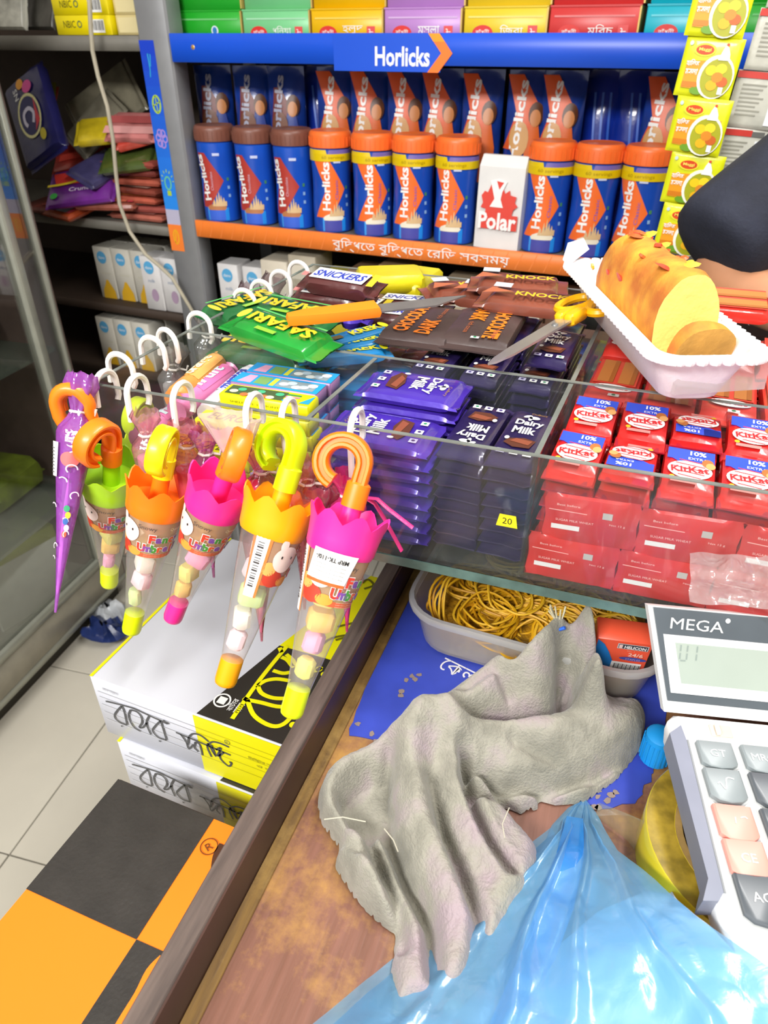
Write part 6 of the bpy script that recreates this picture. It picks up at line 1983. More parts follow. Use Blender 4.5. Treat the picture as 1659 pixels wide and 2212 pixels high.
# ---- desk calculator
A_p, C_p, B_p = Z(1440, 1540, 1.008), Z(1659, 1562, 1.006), Z(1558, 1945, 1.004)
U_ = (C_p - A_p).normalized()
N2 = U_.cross(A_p - B_p).normalized()
V_ = N2.cross(U_)
CM = Matrix((U_, V_, N2)).transposed().to_4x4(); CM.translation = A_p
CI = CM.inverted()
D_p = Z(1405, 1310, 1.058)                              # upper left corner of the raised display
DMl = CI @ basis(A_p, U_, D_p - A_p)                    # display frame inside the calculator
DL = (CI @ D_p)
DLx, DLy = (DMl.inverted() @ DL).x, (DMl.inverted() @ DL).y
DI = (CM @ DMl).inverted()


def pd(x, y):                                           # pixel to the raised display
    d = DI.to_3x3() @ ray(x, y); o = DI @ CAM
    q = o + d * (-o.z / d.z)
    return (q.x, q.y)


def pl(x, y):                                           # pixel to the calculator's own face
    d = CI.to_3x3() @ ray(x, y); o = CI @ CAM
    q = o + d * (-o.z / d.z)
    return (q.x, q.y)


calc = thing('desk_calculator', 'large white desk calculator with grey keys propped on the tape roll', 'calculator', M=CM)
cwht = mat('calc_white', '#eef0f0', .35, var=.02, scale=10)
cgry = mat('calc_grey', '#5e666c', .35, var=.05)
cside = mat('calc_side_grey', '#84899a', .45, var=.05)
WC, HC = .125, .150
b = MB()
nw = 24
prof = [(-.001, -.017), (0.0, -.002), (.002, 0)]
y0_, y1_ = -HC, 0
out0 = [(0, y1_ - .004), (.004, y1_), (WC - .004, y1_), (WC, y1_ - .004), (WC + .0, y0_ + .012), (WC - .012, y0_), (.012, y0_), (0, y0_ + .012)]
loft(b, [([(x * .97 + WC * .015, y * .985 - .001) for x, y in out0], -.018), (out0, -.008), (out0, -.002), ([(x + (.0015 if x < WC / 2 else -.0015), y + (.0015 if y < -HC / 2 else -.0015)) for x, y in out0], 0)], cwht, cap1=True)
b.build('casing', calc)
# raised display
TPZ = lambda x0, x1, y0, y1: [(x0 + DLx * y0 / DLy, y0), (x1 - DLx * .6 * y0 / DLy, y0), (x1 - DLx * .6 * y1 / DLy, y1), (x0 + DLx * y1 / DLy, y1)]
b = MB(DMl); b.prism(TPZ(-.0012, WC + .001, .0005, DLy + .0005), -.006, -.0002, cwht); db = b.build('display_housing', calc)
b = MB(DMl); b.prism(TPZ(.0012, WC - .0008, pd(1442, 1512)[1], DLy), -.0002, .0012, mat('calc_dark', '#5a6269', .22, var=.08, scale=14, coat=.3)); bz = b.build('display_surround', db, label='dark glossy display surround')
f0_, f1_, s0, s1 = pd(1431, 1368), pd(1447, 1494), pd(1456, 1386), pd(1469, 1474)
b = MB(DMl); b.prism([(f1_[0], f1_[1]), (WC - .012, f1_[1]), (WC - .012, f0_[1]), (f0_[0], f0_[1])], .0011, .0016, cwht)
b.prism([(s1[0], s1[1]), (WC - .02, s1[1]), (WC - .02, s0[1]), (s0[0], s0[1])], .0015, .0018, mat('lcd', '#a6b2a8', .4, var=.03, scale=20)); b.build('display', db, label='grey green display in a white frame')
b = MB(DMl @ T(0, 0, .002)); sd = ink('#8b9892')
dx, dy = pd(1465, 1424); k = (pd(1465, 1388)[1] - dy) / .0135
for (x0, yy0, x1, yy1) in ((0, .001, 0, .006), (.0035, .001, .0035, .006), (.0004, 0, .0031, 0), (0, .0075, 0, .0125), (.0035, .0075, .0035, .0125), (.0085, .001, .0085, .006), (.0085, .0075, .0085, .0125)):
    b.stroke([(dx + x0, dy + yy0 * k), (dx + x1, dy + yy1 * k + (1e-5 if yy0 == yy1 else 0))], .0008, sd)
b.build('display_digits', db)
m0, m1_, mt, mb_ = pd(1446, 1350), pd(1562, 1348), pd(1500, 1337), pd(1500, 1361)
b = MB(DMl @ T(0, 0, .0016)); b.text('MEGA', WHITE, cx=(m0[0] + m1_[0]) / 2, cy=(mt[1] + mb_[1]) / 2, h=mt[1] - mb_[1], w=m1_[0] - m0[0], bold=.0); q = pd(1570, 1340); b.ell(q[0], q[1], .0013, .0013, WHITE)
b.build('lettering', db)
# side grip
g = [pl(*q_) for q_ in ((1446, 1585), (1470, 1568), (1482, 1600), (1562, 1930), (1552, 1948), (1538, 1950))]
b = MB(); b.prism([(max(g[0][0], -.0015), g[0][1]), g[1], g[2], g[3], (g[4][0], g[4][1]), (g[5][0] - .004, g[5][1]), (-.0018, g[5][1] + .01)], -.012, .0008, cside); b.build('side_grip', calc, label='grey ribbed side grip')
gm = [(g[2][0] + .0006, g[2][1]), (g[3][0] + .0006, g[3][1])]
b = MB(); b.tube([(gm[0][0], gm[0][1], .0004), (gm[1][0], gm[1][1], .0004)], .0007, mat('seam', '#8c9094', .5), 6); b.build('seam', calc)
# slide switch
q = pl(1545, 1581); q2 = pl(1659, 1590)
b = MB(); b.prism([(q[0] - .0065 + .005 * (1 - cos(a)), q[1] + .0048 * s2) for a, s2 in ()] or [(q[0] - .0075 * cos(a * pi / 8) * (1 if abs(a) <= 4 else 1), q[1] + .0052 * sin(a * pi / 8)) for a in range(-4, 5)] + [(WC - .03, q[1] + .0052), (WC - .03, q[1] - .0052)], -.0004, .0007, mat('switch_plate', '#e2d8ce', .4)); sw = b.build('switch_plate', calc, label='cream slide switch plate')
b = MB(); b.box(q[0] - .003, q[0] + .008, q[1] - .0036, q[1] + .0036, .0006, .0012, mat('switch_slot', '#cbbfb4', .5), c=.0004); b.box(q[0] - .0005, q[0] + .0018, q[1] - .0034, q[1] + .0034, .001, .0034, mat('switch_knob', '#eadfce', .4), c=.0006); b.build('switch_knob', sw)
# keys
cy0k = [pl(1547, 1638), pl(1563, 1704), pl(1583, 1785), pl(1607, 1864), pl(1636, 1950)]
cx0k = cy0k[0][0]
colp = pl(1641, 1641)[0] - cx0k
keyt = [['GT', 'MRC', 'M-', 'M+', 'OFF'], ['√', '7', '8', '9', '÷'], ['►', '4', '5', '6', '×'], ['CE', '1', '2', '3', '-'], ['AC', '0', '00', '.', '+']]
kc_ = {'g': mat('key_grey', '#868f92', .35, var=.03), 'r': mat('key_salmon', '#ee9a8c', .4, var=.03), 'k': mat('key_dark', '#565c62', .3, var=.04)}
for r_ in range(5):
    for c_ in range(5):
        x = cx0k + c_ * colp + (cy0k[r_][0] - cx0k) * .55
        y = cy0k[r_][1]
        if x > WC - .014 or y < -HC + .012:
            continue
        kind = 'r' if (c_ == 0 and r_ in (2, 3)) else ('k' if (r_ == 4 or (c_ > 0 and r_ > 0)) else 'g')
        hw_, hh = .0088, (.0078 if r_ == 0 else .0092) * (1.15 if r_ == 4 else 1)
        base = [(-hw_, hh), (hw_, hh), (hw_, -hh * .6), (hw_ * .6, -hh * .9), (0, -hh), (-hw_ * .6, -hh * .9), (-hw_, -hh * .6)]
        base = base[::-1]
        b = MB(T(x, y, 0))
        loft(b, [([(p * 1.12, q_ * 1.12) for p, q_ in base], -.0003), ([(p * 1.1, q_ * 1.1) for p, q_ in base], .0004)], mat('key_gap', '#b9bcbc', .6), cap1=True)
        loft(b, [(base, .0003), ([(p * .99, q_ * .99) for p, q_ in base], .0028), ([(p * .9, q_ * .9 + .0004) for p, q_ in base], .0036)], kc_[kind], cap1=True)
        kx = b.build('key', calc)
        b = MB(T(x, y + .0004, .0039)); tx = keyt[r_][c_]
        if tx == '√':
            b.stroke([(-.0042, -.0003), (-.003, .0004), (-.0012, -.003), (.0006, .003), (.0042, .003)], .0006, WHITE)
        elif tx == '►':
            b.stroke([(-.001, -.001), (-.0005, .002)], .0005, WHITE); b.stroke([(.002, .002), (.004, .0026), (.005, .0018)], .0005, WHITE)
        else:
            b.text(tx, WHITE, h=.0042 if len(tx) < 3 else .004, bold=.0)
        b.build('key_print', kx)

# ---- blue plastic bag in the front
def bagmat(name, h, tr, wh):
    m = bpy.data.materials.new(name); m.use_nodes = True
    nt = m.node_tree; nt.nodes.remove(nt.nodes['Principled BSDF'])
    out = nt.nodes['Material Output']
    c_ = lin(h)
    tc = nt.nodes.new('ShaderNodeTexCoord')
    no = nt.nodes.new('ShaderNodeTexNoise'); no.inputs['Scale'].default_value = 55; no.inputs['Detail'].default_value = 5; no.inputs['Distortion'].default_value = .8
    nt.links.new(tc.outputs['Object'], no.inputs['Vector'])
    bp = nt.nodes.new('ShaderNodeBump'); bp.inputs['Strength'].default_value = .35; bp.inputs['Distance'].default_value = .003
    nt.links.new(no.outputs[0], bp.inputs['Height'])
    t_ = nt.nodes.new('ShaderNodeBsdfTransparent'); t_.inputs[0].default_value = tuple(.35 + .65 * x for x in c_[:3]) + (1,)
    d_ = nt.nodes.new('ShaderNodeBsdfDiffuse'); d_.inputs[0].default_value = c_
    l_ = nt.nodes.new('ShaderNodeBsdfTranslucent'); l_.inputs[0].default_value = c_
    g_ = nt.nodes.new('ShaderNodeBsdfGlossy'); g_.inputs['Roughness'].default_value = .26
    for s_ in (d_, g_):
        nt.links.new(bp.outputs[0], s_.inputs['Normal'])
    a1 = nt.nodes.new('ShaderNodeMixShader'); a1.inputs[0].default_value = .45
    nt.links.new(d_.outputs[0], a1.inputs[1]); nt.links.new(l_.outputs[0], a1.inputs[2])
    a2 = nt.nodes.new('ShaderNodeMixShader'); a2.inputs[0].default_value = tr
    nt.links.new(a1.outputs[0], a2.inputs[1]); nt.links.new(t_.outputs[0], a2.inputs[2])
    a3 = nt.nodes.new('ShaderNodeMixShader'); a3.inputs[0].default_value = .13
    nt.links.new(a2.outputs[0], a3.inputs[1]); nt.links.new(g_.outputs[0], a3.inputs[2])
    nt.links.new(a3.outputs[0], out.inputs[0])
    return m


bag_m = bagmat('bag_blue', '#8fd2fc', .42, 0)
bag_l = bagmat('bag_pale', '#a4d6fa', .5, 0)
bag_w = mat('bag_inside_white', '#e6ecf4', .5, var=.04, scale=12)
BO = V((.03, .16, DESK))
bg = thing('plastic_bag', 'crumpled translucent sky blue plastic bag at the lower right', 'plastic bag', BO)


def crumple(p, s=1.0):
    q = V((p.x + .35 * p.y, p.y - .2 * p.x, 0))
    n1 = noise.noise(V((p.x * 18, p.y * 18, 1.3)))
    v_ = noise.voronoi(V((q.x * 26, q.y * 17, .4)))[0]
    v2 = noise.voronoi(V((p.x * 60, p.y * 48, 2.4)))[0]
    return s * (.005 * n1 + .0085 * (v_[1] - v_[0] - .4) + .0030 * (v2[1] - v2[0] - .4))


def sheet(Lp, Rp, hL, hR, hump, m_, nm, zo=0.0, nu=110, nv=110, lab=None, fold=0.0):
    def cur(P, t, h_):
        k = t * (len(P) - 1); i = min(int(k), len(P) - 2); f = k - i
        a, c_ = P[i], P[i + 1]
        g_ = [x[2] if len(x) > 2 else h_ for x in (a, c_)]
        return a[0] + (c_[0] - a[0]) * f, a[1] + (c_[1] - a[1]) * f, g_[0] + (g_[1] - g_[0]) * f

    def fn(u, v):
        a, c_ = cur(Lp, v, hL), cur(Rp, v, hR)
        pa, pc = Z(a[0], a[1], DESK + a[2]), Z(c_[0], c_[1], DESK + c_[2])
        p = pa.lerp(pc, u)
        w = min(1, 4 * u * (1 - u) * 1.4) * min(1, .25 + v * 1.6)
        p.z += hump * w + zo
        p.z += crumple(p) * min(1, .35 + w)
        for cu, cs_, am in ((.34, .10, .007), (.52, -.06, .006), (.72, .05, .005), (.18, -.03, .004)):
            e_ = abs(u - cu - cs_ * (v - .5) - .01 * sin(v * 17)) / .035
            p.z += am * max(0, 1 - e_) * min(1, v * 3) * fold
        p.z = max(p.z, DESK + .0012 + zo)
        return p - BO
    b = MB(); b.grid(fn, nu, nv, m_)
    return b.build(nm, bg, ang=0, label=lab)


LE = [(1262, 1722), (1228, 1742), (1192, 1782), (1180, 1812), (1100, 1880), (1000, 1960), (905, 2050), (800, 2140), (700, 2230), (560, 2380)]
RE = [(1266, 1722, .003), (1290, 1752, .005), (1312, 1795, .008), (1335, 1835, .014), (1415, 1895, .034), (1510, 1980, .054), (1625, 2062, .062), (1740, 2150, .064), (1850, 2240, .064), (1980, 2400, .06)]
sheet(LE, RE, .003, .012, .010, bag_m, 'bag_front', lab='sky blue front layer', fold=1.0)
LE2 = [(1190, 1785), (1130, 1830), (1050, 1900), (960, 1960), (870, 2050), (760, 2140), (640, 2240), (500, 2380)]
RE2 = [(1200, 1800), (1230, 1880), (1200, 1990), (1160, 2080), (1100, 2200), (1040, 2300), (1000, 2380), (960, 2480)]
sheet(LE2, RE2, .002, .004, .002, bag_l, 'bag_back', zo=-.001, nu=40, nv=40, lab='paler rear layer showing at the left edge')
bag_d = bagmat('bag_deep', '#3ea6f2', .3, 0)
LE4 = [(1225, 1762, .016), (1200, 1850, .022), (1160, 1960, .026), (1120, 2070, .026), (1070, 2180, .026), (1010, 2330, .024)]
RE4 = [(1260, 1766, .016), (1262, 1850, .026), (1240, 1960, .032), (1200, 2070, .032), (1130, 2180, .032), (1080, 2330, .030)]
sheet(LE4, RE4, .02, .02, .003, bag_d, 'folded_layer', nu=24, nv=70, lab='deeper blue doubled fold down the middle')
# what is in the bag: a white packet
LE3 = [(1440, 1905), (1300, 1960), (1180, 2060), (1120, 2200), (1080, 2350)]
RE3 = [(1460, 1935, .038), (1540, 2000, .055), (1620, 2090, .058), (1700, 2200, .056), (1780, 2350, .05)]
sheet(LE3, RE3, .004, .008, .007, bag_w, 'inner_packet', zo=-.0005, nu=30, nv=30, lab='white packet inside the bag')

# ---- clear crumpled bag scrap before the tray
sc0 = Y(1570, 1250, .322)
b = MB()


def scrap(u, v):
    P = [(1490, 1195), (1659, 1200)], [(1490, 1300), (1700, 1320)]
    x = (P[0][0][0] + (P[0][1][0] - P[0][0][0]) * u) * (1 - v) + (P[1][0][0] + (P[1][1][0] - P[1][0][0]) * u) * v
    y = (P[0][0][1] + (P[0][1][1] - P[0][0][1]) * u) * (1 - v) + (P[1][0][1] + (P[1][1][1] - P[1][0][1]) * u) * v
    n_ = noise.noise(V((u * 4, v * 4, .5)))
    edge_ = .25 * noise.noise(V((u * 3 + 9, v * 3, 2)))
    q = Y(x + 25 * edge_, y - 30 * u * (1 - v) * 0 + 30 * edge_, .318 + .008 * n_)
    return q - sc0


b.grid(scrap, 24, 16, clear('scrap_film', '#f2ecec', gloss=.08, rough=.15, tint=.1, bump=.9, bscale=130, milk=.35))
b.build('plastic_scrap', label='crumpled clear plastic scrap between tray and calculator', cat='plastic scrap', loc=None, ang=0).location = sc0

# ================================================================== things lying on the sweets
# ---- knife with orange handle
a, c_ = Z(622, 690, 1.1495), Z(810, 664, 1.1515)
e_ = Z(1012, 645, 1.1535)
d = (c_ - a)
KM = basis(a, e_ - a, (0, 1, .1))
kn = thing('kitchen_knife', 'kitchen knife with orange handle lying across the green packs and dark bars', 'knife', M=KM)
Lh = d.length; Lt = (e_ - a).length
b = MB(); kh = mat('handle_orange', '#ff8a1c', .4, var=.03)
loft(b, [([(0, -.003), (0, .003), (.012, .0062), (Lh * .5, .0068), (Lh, .0075), (Lh + .001, -.006), (Lh * .5, -.0062), (.012, -.0048)][::-1], -.0035 + .0), ([(-.001, -.0036), (-.001, .0036), (.012, .007), (Lh * .5, .0076), (Lh + .001, .0082), (Lh + .002, -.0068), (Lh * .5, -.007), (.012, -.0056)][::-1], 0.0), ([(0, -.003), (0, .003), (.012, .0062), (Lh * .5, .0068), (Lh, .0075), (Lh + .001, -.006), (Lh * .5, -.0062), (.012, -.0048)][::-1], .0035)], kh, cap1=True)
b.build('handle', kn)
b = MB(); b.prism([(Lh, -.0058), (Lt * .8, -.006), (Lt, .005), (Lt * .85, .0064), (Lh, .0066)], -.0006, .0006, mat('blade_steel', '#b3adab', .3, .7, var=.1)); b.build('blade', kn)
# ---- scissors
s0, s1 = Z(1056, 787, 1.142), Z(1222, 690, 1.1475)
SM = basis(s0, s1 - s0, (0, 1, 0))
Ls = (s1 - s0).length
sc_t = thing('scissors', 'scissors with yellow handles, blades closed, lying on the bars beside the cake tray', 'scissors', M=SM)
b = MB(); b.prism([(0, .0008), (.004, -.0028), (.02, -.0056), (Ls, -.0062), (Ls + .012, -.002), (Ls + .012, .0062), (Ls, .0062), (.03, .005), (.01, .0034)], -.0007, .0007, mat('blade_bright', '#c9c8c8', .25, .75, var=.08)); b.build('blade', sc_t)
b = MB(); b.prism([(.012, .0015), (.03, -.003), (Ls, -.005), (Ls + .01, 0), (Ls, .007), (.03, .0062)], -.0022, -.0009, mat('blade_bright', '#c9c8c8', .25, .75)); b.build('blade', sc_t)
b = MB(); b.lathe([(.0001, -.0025), (.0022, -.0025), (.0022, .0012), (.001, .0018), (.0001, .0018)], STEEL, 14, T(Ls - .014, 0, 0)); b.build('pivot_screw', sc_t)
yh = mat('handle_yellow', '#f2b40c', .35, var=.03)
b = MB(); b.box(Ls - .003, Ls + .017, -.0075, .0005, -.004, .0042, yh, c=.0014); b.box(Ls - .002, Ls + .016, .0012, .0085, -.004, .0042, yh, c=.0014); b.build('handle_grip', sc_t, label='yellow grip blocks')
for s_ in (0, 1):
    cxr, cyr = Ls + .034 + .001 * s_, (.0125 if s_ else -.0125)
    b = MB(); b.tube([(cxr + .0175 * cos(t * 2 * pi / 24), cyr + .0105 * sin(t * 2 * pi / 24), 0) for t in range(24)], .0031, yh, 8, closed=True); b.build('finger_loop', sc_t, label='yellow finger loop')
# ---- foam tray with cake
f0, f1, f2 = Z(1428, 782, 1.163), Z(1232, 575, 1.163), Z(1640, 748, 1.163)
ld = (f1 - f0); LL = ld.length; ld.normalize()
wd_ = (f2 - f0) - ld * (f2 - f0).dot(ld); WW = max(wd_.length - .010, .055); wd_.normalize()
FM = Matrix((ld, -ld.cross(V((0, 0, 1))).normalized() * (1 if (-ld.cross(V((0, 0, 1)))).dot(wd_) > 0 else -1), V((0, 0, 1)))).transposed().to_4x4(); FM.translation = V((f0.x, f0.y, 1.1355))
ft = thing('foam_tray', 'white foam food tray standing on the red wafers with cake in it', 'food tray', M=FM)
fm_ = mat('foam_white', '#f1eff2', .6, var=.02, scale=40, bump=.1, bscale=300)


def frect(g_, r_, n=5):
    o = []
    for cx_, cy2, a0 in ((LL + g_ - r_, WW + g_ - r_, 0), (-g_ + r_, WW + g_ - r_, pi / 2), (-g_ + r_, -g_ + r_, pi), (LL + g_ - r_, -g_ + r_, 3 * pi / 2)):
        for i in range(n + 1):
            a = a0 + pi / 2 * i / n
            o.append((cx_ + r_ * cos(a), cy2 + r_ * sin(a)))
    return o


b = MB()
loft(b, [(frect(-.012, .010), 0), (frect(-.010, .010), .0015), (frect(-.001, .012), .027), (frect(.0045, .014), .0285), (frect(.0045, .014), .031), (frect(-.0015, .012), .0305), (frect(-.011, .010), .004), (frect(-.014, .008), .0035)], fm_, cap1=True)
b.build('tray_shell', ft)
b = MB()
n = 60
pts = frect(.0045, .014, 8)
for i in range(len(pts)):
    p, q = V((*pts[i], 0)), V((*pts[(i + 1) % len(pts)], 0))
    k = max(1, int((q - p).length / .006))
    for t in range(k):
        r_ = p.lerp(q, (t + .5) / k)
        b.lathe([(.0031, .0276), (.0036, .029), (.0031, .0318), (.001, .0322)], fm_, 8, T(r_))
o = b.build('rim_beading', ft, label='beaded rim edge'); o['kind'] = 'stuff'
b = MB(); b.add([(LL - .006, -.004, .029), (LL + .006, -.005, .031), (LL + .011, .008, .040), (LL + .004, .014, .039), (LL + .012, -.001, .042), (LL + .009, .010, .046)], [(0, 1, 4), (0, 4, 2, 3), (4, 5, 2), (3, 2, 5)], fm_)
b.build('lifted_flap', ft, label='lifted white corner flap')
# cake
yel = mat('cake_crumb', '#e8d874', .8, var=.05, scale=60, bump=.3, bscale=250, sss=.0)
crust = mat('cake_crust', '#eeb43c', .75, var=.25, scale=32, h2='#c4702c', bump=.5, bscale=120)
CK = FM @ T(.048, WW * .52, .0045)
ck_ = thing('cake_loaf', 'yellow fruit cake loaf with golden crust cut across, in the foam tray', 'cake', M=CK)


def dome(r_w, r_h, n=18):
    return [(r_w * math.copysign(abs(cos(pi * i / n)) ** .8, cos(pi * i / n)), r_h * sin(pi * i / n) ** .62) for i in range(n + 1)]


def loaf(b, x0, x1, rw, rh, m_side, m_cut, nx=14, sd=0):
    pr_ = dome(rw, rh)
    n = len(pr_)
    vs, fs = [], []
    for k in range(nx + 1):
        x = x0 + (x1 - x0) * k / nx
        tp_ = 1 - .32 * max(0, (k / nx - .7) / .3) ** 2
        for (yy, zz) in pr_:
            f = 1 + .05 * noise.noise(V((x * 60, yy * 60, zz * 60 + sd)))
            vs.append((x + .002 * noise.noise(V((yy * 90, zz * 90, k))) * (0 < k < nx), yy * f * tp_ * (.70 + .30 * min(1, zz / .026)), max(0, zz * f * tp_)))
    for k in range(nx):
        for i in range(n - 1):
            fs.append((k * n + i, k * n + i + 1, (k + 1) * n + i + 1, (k + 1) * n + i))
        fs.append((k * n + n - 1, k * n, (k + 1) * n, (k + 1) * n + n - 1))
    b.add(vs, fs, m_side)
    b.add(vs[:n], [tuple(range(n))[::-1]], m_cut)
    b.add(vs[-n:], [tuple(range(n))], m_side)


b = MB(); loaf(b, -.006, LL - .066, WW * .36, .058, crust, yel); b.build('loaf', ck_)
b = MB(); rnd = random.Random(9)
for k in range(26):
    x, a = rnd.uniform(.004, LL - .07), rnd.uniform(.25, .9) * pi
    p = V((x, WW * .36 * math.copysign(abs(cos(a)) ** .8, cos(a)), .058 * sin(a) ** .62 + .0003))
    b.lathe([(.0001, -.001), (rnd.uniform(.002, .0075), -.0002), (.0022, .0012), (.0001, .0014)], ink(('#d8482c', '#e0602c', '#f0c040')[k % 3]), 7, T(p) @ Matrix.Rotation(pi / 2 - a, 4, 'X'))
b.build('candied_fruit', ck_, label='red and yellow candied fruit bits').__setitem__('kind', 'stuff')
sl = thing('cake_slice', 'cut tan cake slice leaning against the loaf in the foam tray', 'cake slice', M=FM @ T(.036, WW * .56, .0065) @ Matrix.Rotation(R(-14), 4, 'Y') @ rotz(R(-8)))
b = MB(); loaf(b, -.012, .0, .020, .038, crust, mat('cake_tan', '#d9a24c', .8, var=.15, scale=50, bump=.3, bscale=200), nx=4, sd=4); b.build('slice', sl)
b = MB(); b.lathe([(.0001, 0), (.017, .001), (.019, .010), (.013, .020), (.0001, .023)], crust, 14)
b.lathe([(.0001, 0), (.009, .001), (.008, .007), (.0001, .009)], ink('#d8482c'), 9, T(.009, -.008, .009)); b.lathe([(.0001, 0), (.006, .001), (.005, .006), (.0001, .008)], ink('#f0c030'), 9, T(.002, -.004, .019))
b.build('cake_crumb', label='crumbly cake end piece with red fruit at the right of the tray', cat='cake piece').matrix_basis = FM @ T(.050, WW - .014, .006)
b = MB(); b.add([(.006, .012, .006), (.010, .066, .007), (.012, .066, .026), (.009, .014, .024), (.004, .013, .006), (.008, .067, .007), (.010, .067, .026), (.007, .015, .024)], [(0, 1, 2, 3), (7, 6, 5, 4), (0, 4, 5, 1), (1, 5, 6, 2), (2, 6, 7, 3), (3, 7, 4, 0)], clear('cling_film', '#e8e0e0', gloss=.08, rough=.1, tint=.1, milk=.35, bump=.3))
b.build('film_flap', ft, label='clear film strip inside the tray')

# ================================================================== person behind the counter at the right
nav = mat('navy_cloth', '#262a3a', .85, var=.18, scale=30, bump=.3, bscale=300)
skn = mat('skin', '#c98f6a', .5, var=.06, scale=30, sss=.1)
hairm = mat('hair_black', '#15110f', .6)
pers = thing('person', 'person in a navy t-shirt leaning on the counter with a bent bare forearm', 'person', (.42, 1.02, 0))
PO = V((.42, 1.02, 0))


def skin_mesh(name, verts, edges, m_, sub=2, lab=None):
    me = bpy.data.meshes.new(name)
    me.from_pydata([V(v[:3]) - PO for v in verts], edges, [])
    o = bpy.data.objects.new(name, me); col.objects.link(o); o.parent = pers
    md = o.modifiers.new('skin', 'SKIN')
    for i, v in enumerate(verts):
        r_ = v[3] if isinstance(v[3], tuple) else (v[3], v[3])
        me.skin_vertices[0].data[i].radius = r_
    me.skin_vertices[0].data[0].use_root = True
    md.use_smooth_shade = True
    s_ = o.modifiers.new('sub', 'SUBSURF'); s_.levels = sub; s_.render_levels = sub
    me.materials.append(m_)
    return tag(o, lab)


el = Y(1452, 548, .865)
sh = V((.26, 1.00, 1.43))
# body in one surface: pelvis, torso, neck, head, both arms with hands, legs
vb = [(.42, 1.03, .92, (.16, .11)), (.42, 1.03, 1.10, (.15, .105)), (.42, 1.03, 1.30, (.17, .11)), (.42, 1.03, 1.44, (.12, .08)), (.42, 1.02, 1.51, (.055, .055)), (.42, 1.0, 1.60, (.072, .085)), (.42, 1.0, 1.69, (.075, .09)), (.42, 1.01, 1.755, (.04, .05)),
      (.27, 1.01, 1.42, .06), (.15, .94, 1.22, .05), (el.x + .040, el.y + .005, el.z - .022, .036), (.13, .80, 1.08, .030), (.215, .735, 1.075, .024), (.27, .70, 1.072, (.034, .014)),
      (.57, 1.01, 1.42, .06), (.66, 1.0, 1.20, .048), (.64, .86, 1.09, .040), (.53, .76, 1.078, .026), (.48, .72, 1.072, (.034, .014)),
      (.33, 1.03, .84, .10), (.33, 1.03, .50, .068), (.33, 1.06, .10, .045), (.33, .99, .045, .04), (.51, 1.03, .84, .10), (.51, 1.03, .50, .068), (.51, 1.06, .10, .045), (.51, .99, .045, .04)]
eb = [(0, 1), (1, 2), (2, 3), (3, 4), (4, 5), (5, 6), (6, 7), (2, 8), (8, 9), (9, 10), (10, 11), (11, 12), (12, 13), (2, 14), (14, 15), (15, 16), (16, 17), (17, 18), (0, 19), (19, 20), (20, 21), (21, 22), (0, 23), (23, 24), (24, 25), (25, 26)]
for hx, hy, dx_, dy_ in ((.27, .70, .8, -.45), (.48, .72, -.8, -.5)):
    base_i = 13 if hx < .4 else 18
    for f_ in range(5):
        off = (f_ - 2) * .015
        L_f = (.045, .062, .070, .064, .05)[f_]
        px_, py_ = hx + dx_ * .03 - dy_ * off, hy + dy_ * .03 + dx_ * off
        i0 = len(vb)
        vb += [(px_, py_, 1.074, .0095), (px_ + dx_ * L_f * .5, py_ + dy_ * L_f * .5, 1.076, .0085), (px_ + dx_ * L_f, py_ + dy_ * L_f, 1.062, .0075)]
        eb += [(base_i, i0), (i0, i0 + 1), (i0 + 1, i0 + 2)]
skin_mesh('body', vb, eb, skn, 2)
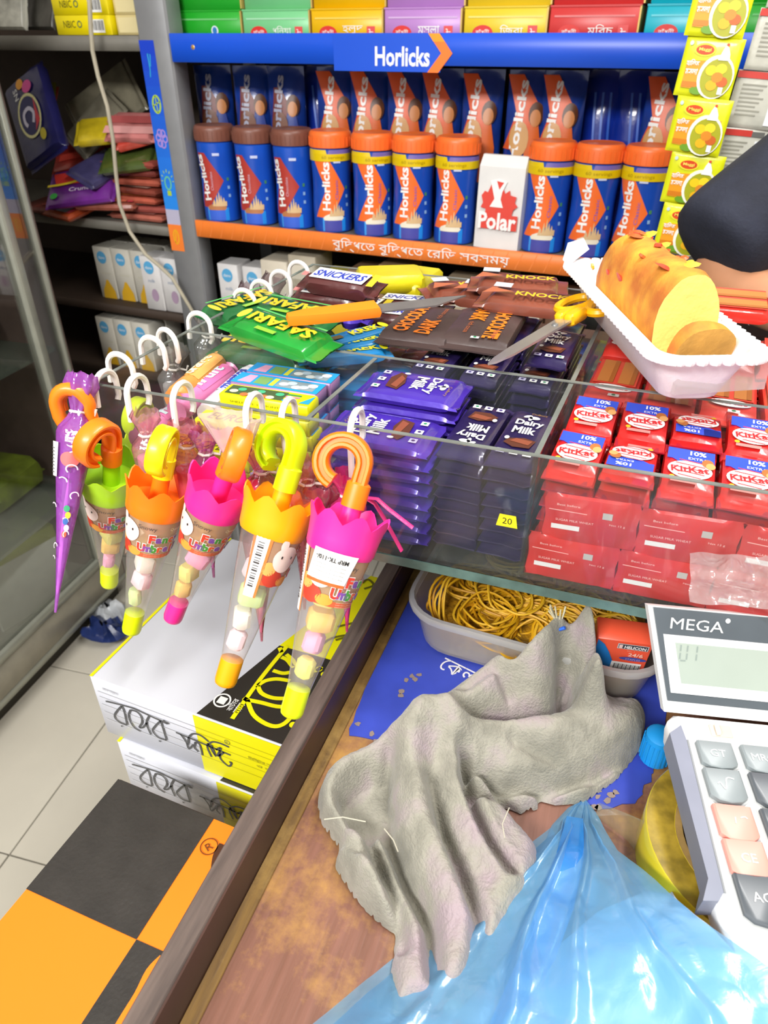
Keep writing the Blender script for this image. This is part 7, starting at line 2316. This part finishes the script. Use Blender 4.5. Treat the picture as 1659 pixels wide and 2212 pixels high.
vs_ = [(.42, 1.03, .84, (.27, .20)), (.42, 1.03, 1.08, (.215, .165)), (.42, 1.03, 1.30, (.205, .145)), (.42, 1.03, 1.43, (.15, .10)), (.42, 1.025, 1.475, (.085, .08)), (.27, 1.01, 1.425, .082), (.18, .95, 1.265, .074), (el.x + .10, el.y + .02, el.z + .062, .068), (el.x + .050, el.y - .004, el.z + .024, .062), (el.x + .034, el.y - .022, el.z + .004, .062), (.57, 1.01, 1.425, .082), (.64, 1.0, 1.28, .074), (.66, .98, 1.19, .066)]
skin_mesh('t_shirt', vs_, [(0, 1), (1, 2), (2, 3), (3, 4), (2, 5), (5, 6), (6, 7), (7, 8), (8, 9), (2, 10), (10, 11), (11, 12)], nav, 2, 'navy blue t-shirt with loose sleeves')
skin_mesh('trousers', [(.42, 1.03, .93, (.178, .13)), (.33, 1.03, .82, .118), (.33, 1.03, .48, .088), (.33, 1.06, .09, .068), (.51, 1.03, .82, .118), (.51, 1.03, .48, .088), (.51, 1.06, .09, .068)], [(0, 1), (1, 2), (2, 3), (0, 4), (4, 5), (5, 6)], mat('trouser_grey', '#3a3a40', .85), 2)
b = MB(); b.lathe([(.0001, .115), (.05, .108), (.083, .075), (.092, .03), (.088, -.01), (.075, -.035)], hairm, 24, T(V((.42, 1.022, 1.69)) - PO)); b.build('hair', pers, label='short black hair')
b = MB(); fh = V((.42, .915, 1.635)) - PO
for s_ in (-1, 1):
    b.lathe([(.0001, -.004), (.0095, 0), (.0001, .0035)], WHITE, 12, T(fh + V((s_ * .03, .008, .02))) @ Matrix.Rotation(pi / 2, 4, 'X')); b.lathe([(.0001, .001), (.005, .003), (.0001, .007)], hairm, 10, T(fh + V((s_ * .03, .008, .02))) @ Matrix.Rotation(pi / 2, 4, 'X'))
    b.tube([fh + V((s_ * .018, .004, .038)), fh + V((s_ * .045, .012, .038))], .003, hairm, 6)
    b.lathe([(.0001, -.006), (.022, 0), (.018, .01), (.0001, .006)], skn, 12, T(fh + V((s_ * .080, .085, .01))) @ Matrix.Rotation(s_ * pi / 2, 4, 'Y'))
b.tube([fh + V((0, .008, .02)), fh + V((0, -.012, -.012)), fh + V((0, .004, -.016))], [.006, .011, .006], skn, 10); b.tube([fh + V((-.022, .012, -.038)), fh + V((0, .004, -.040)), fh + V((.022, .012, -.038))], .005, mat('lips', '#9a5a4c', .5), 8)
b.build('face', pers, label='eyes, nose, mouth and ears')
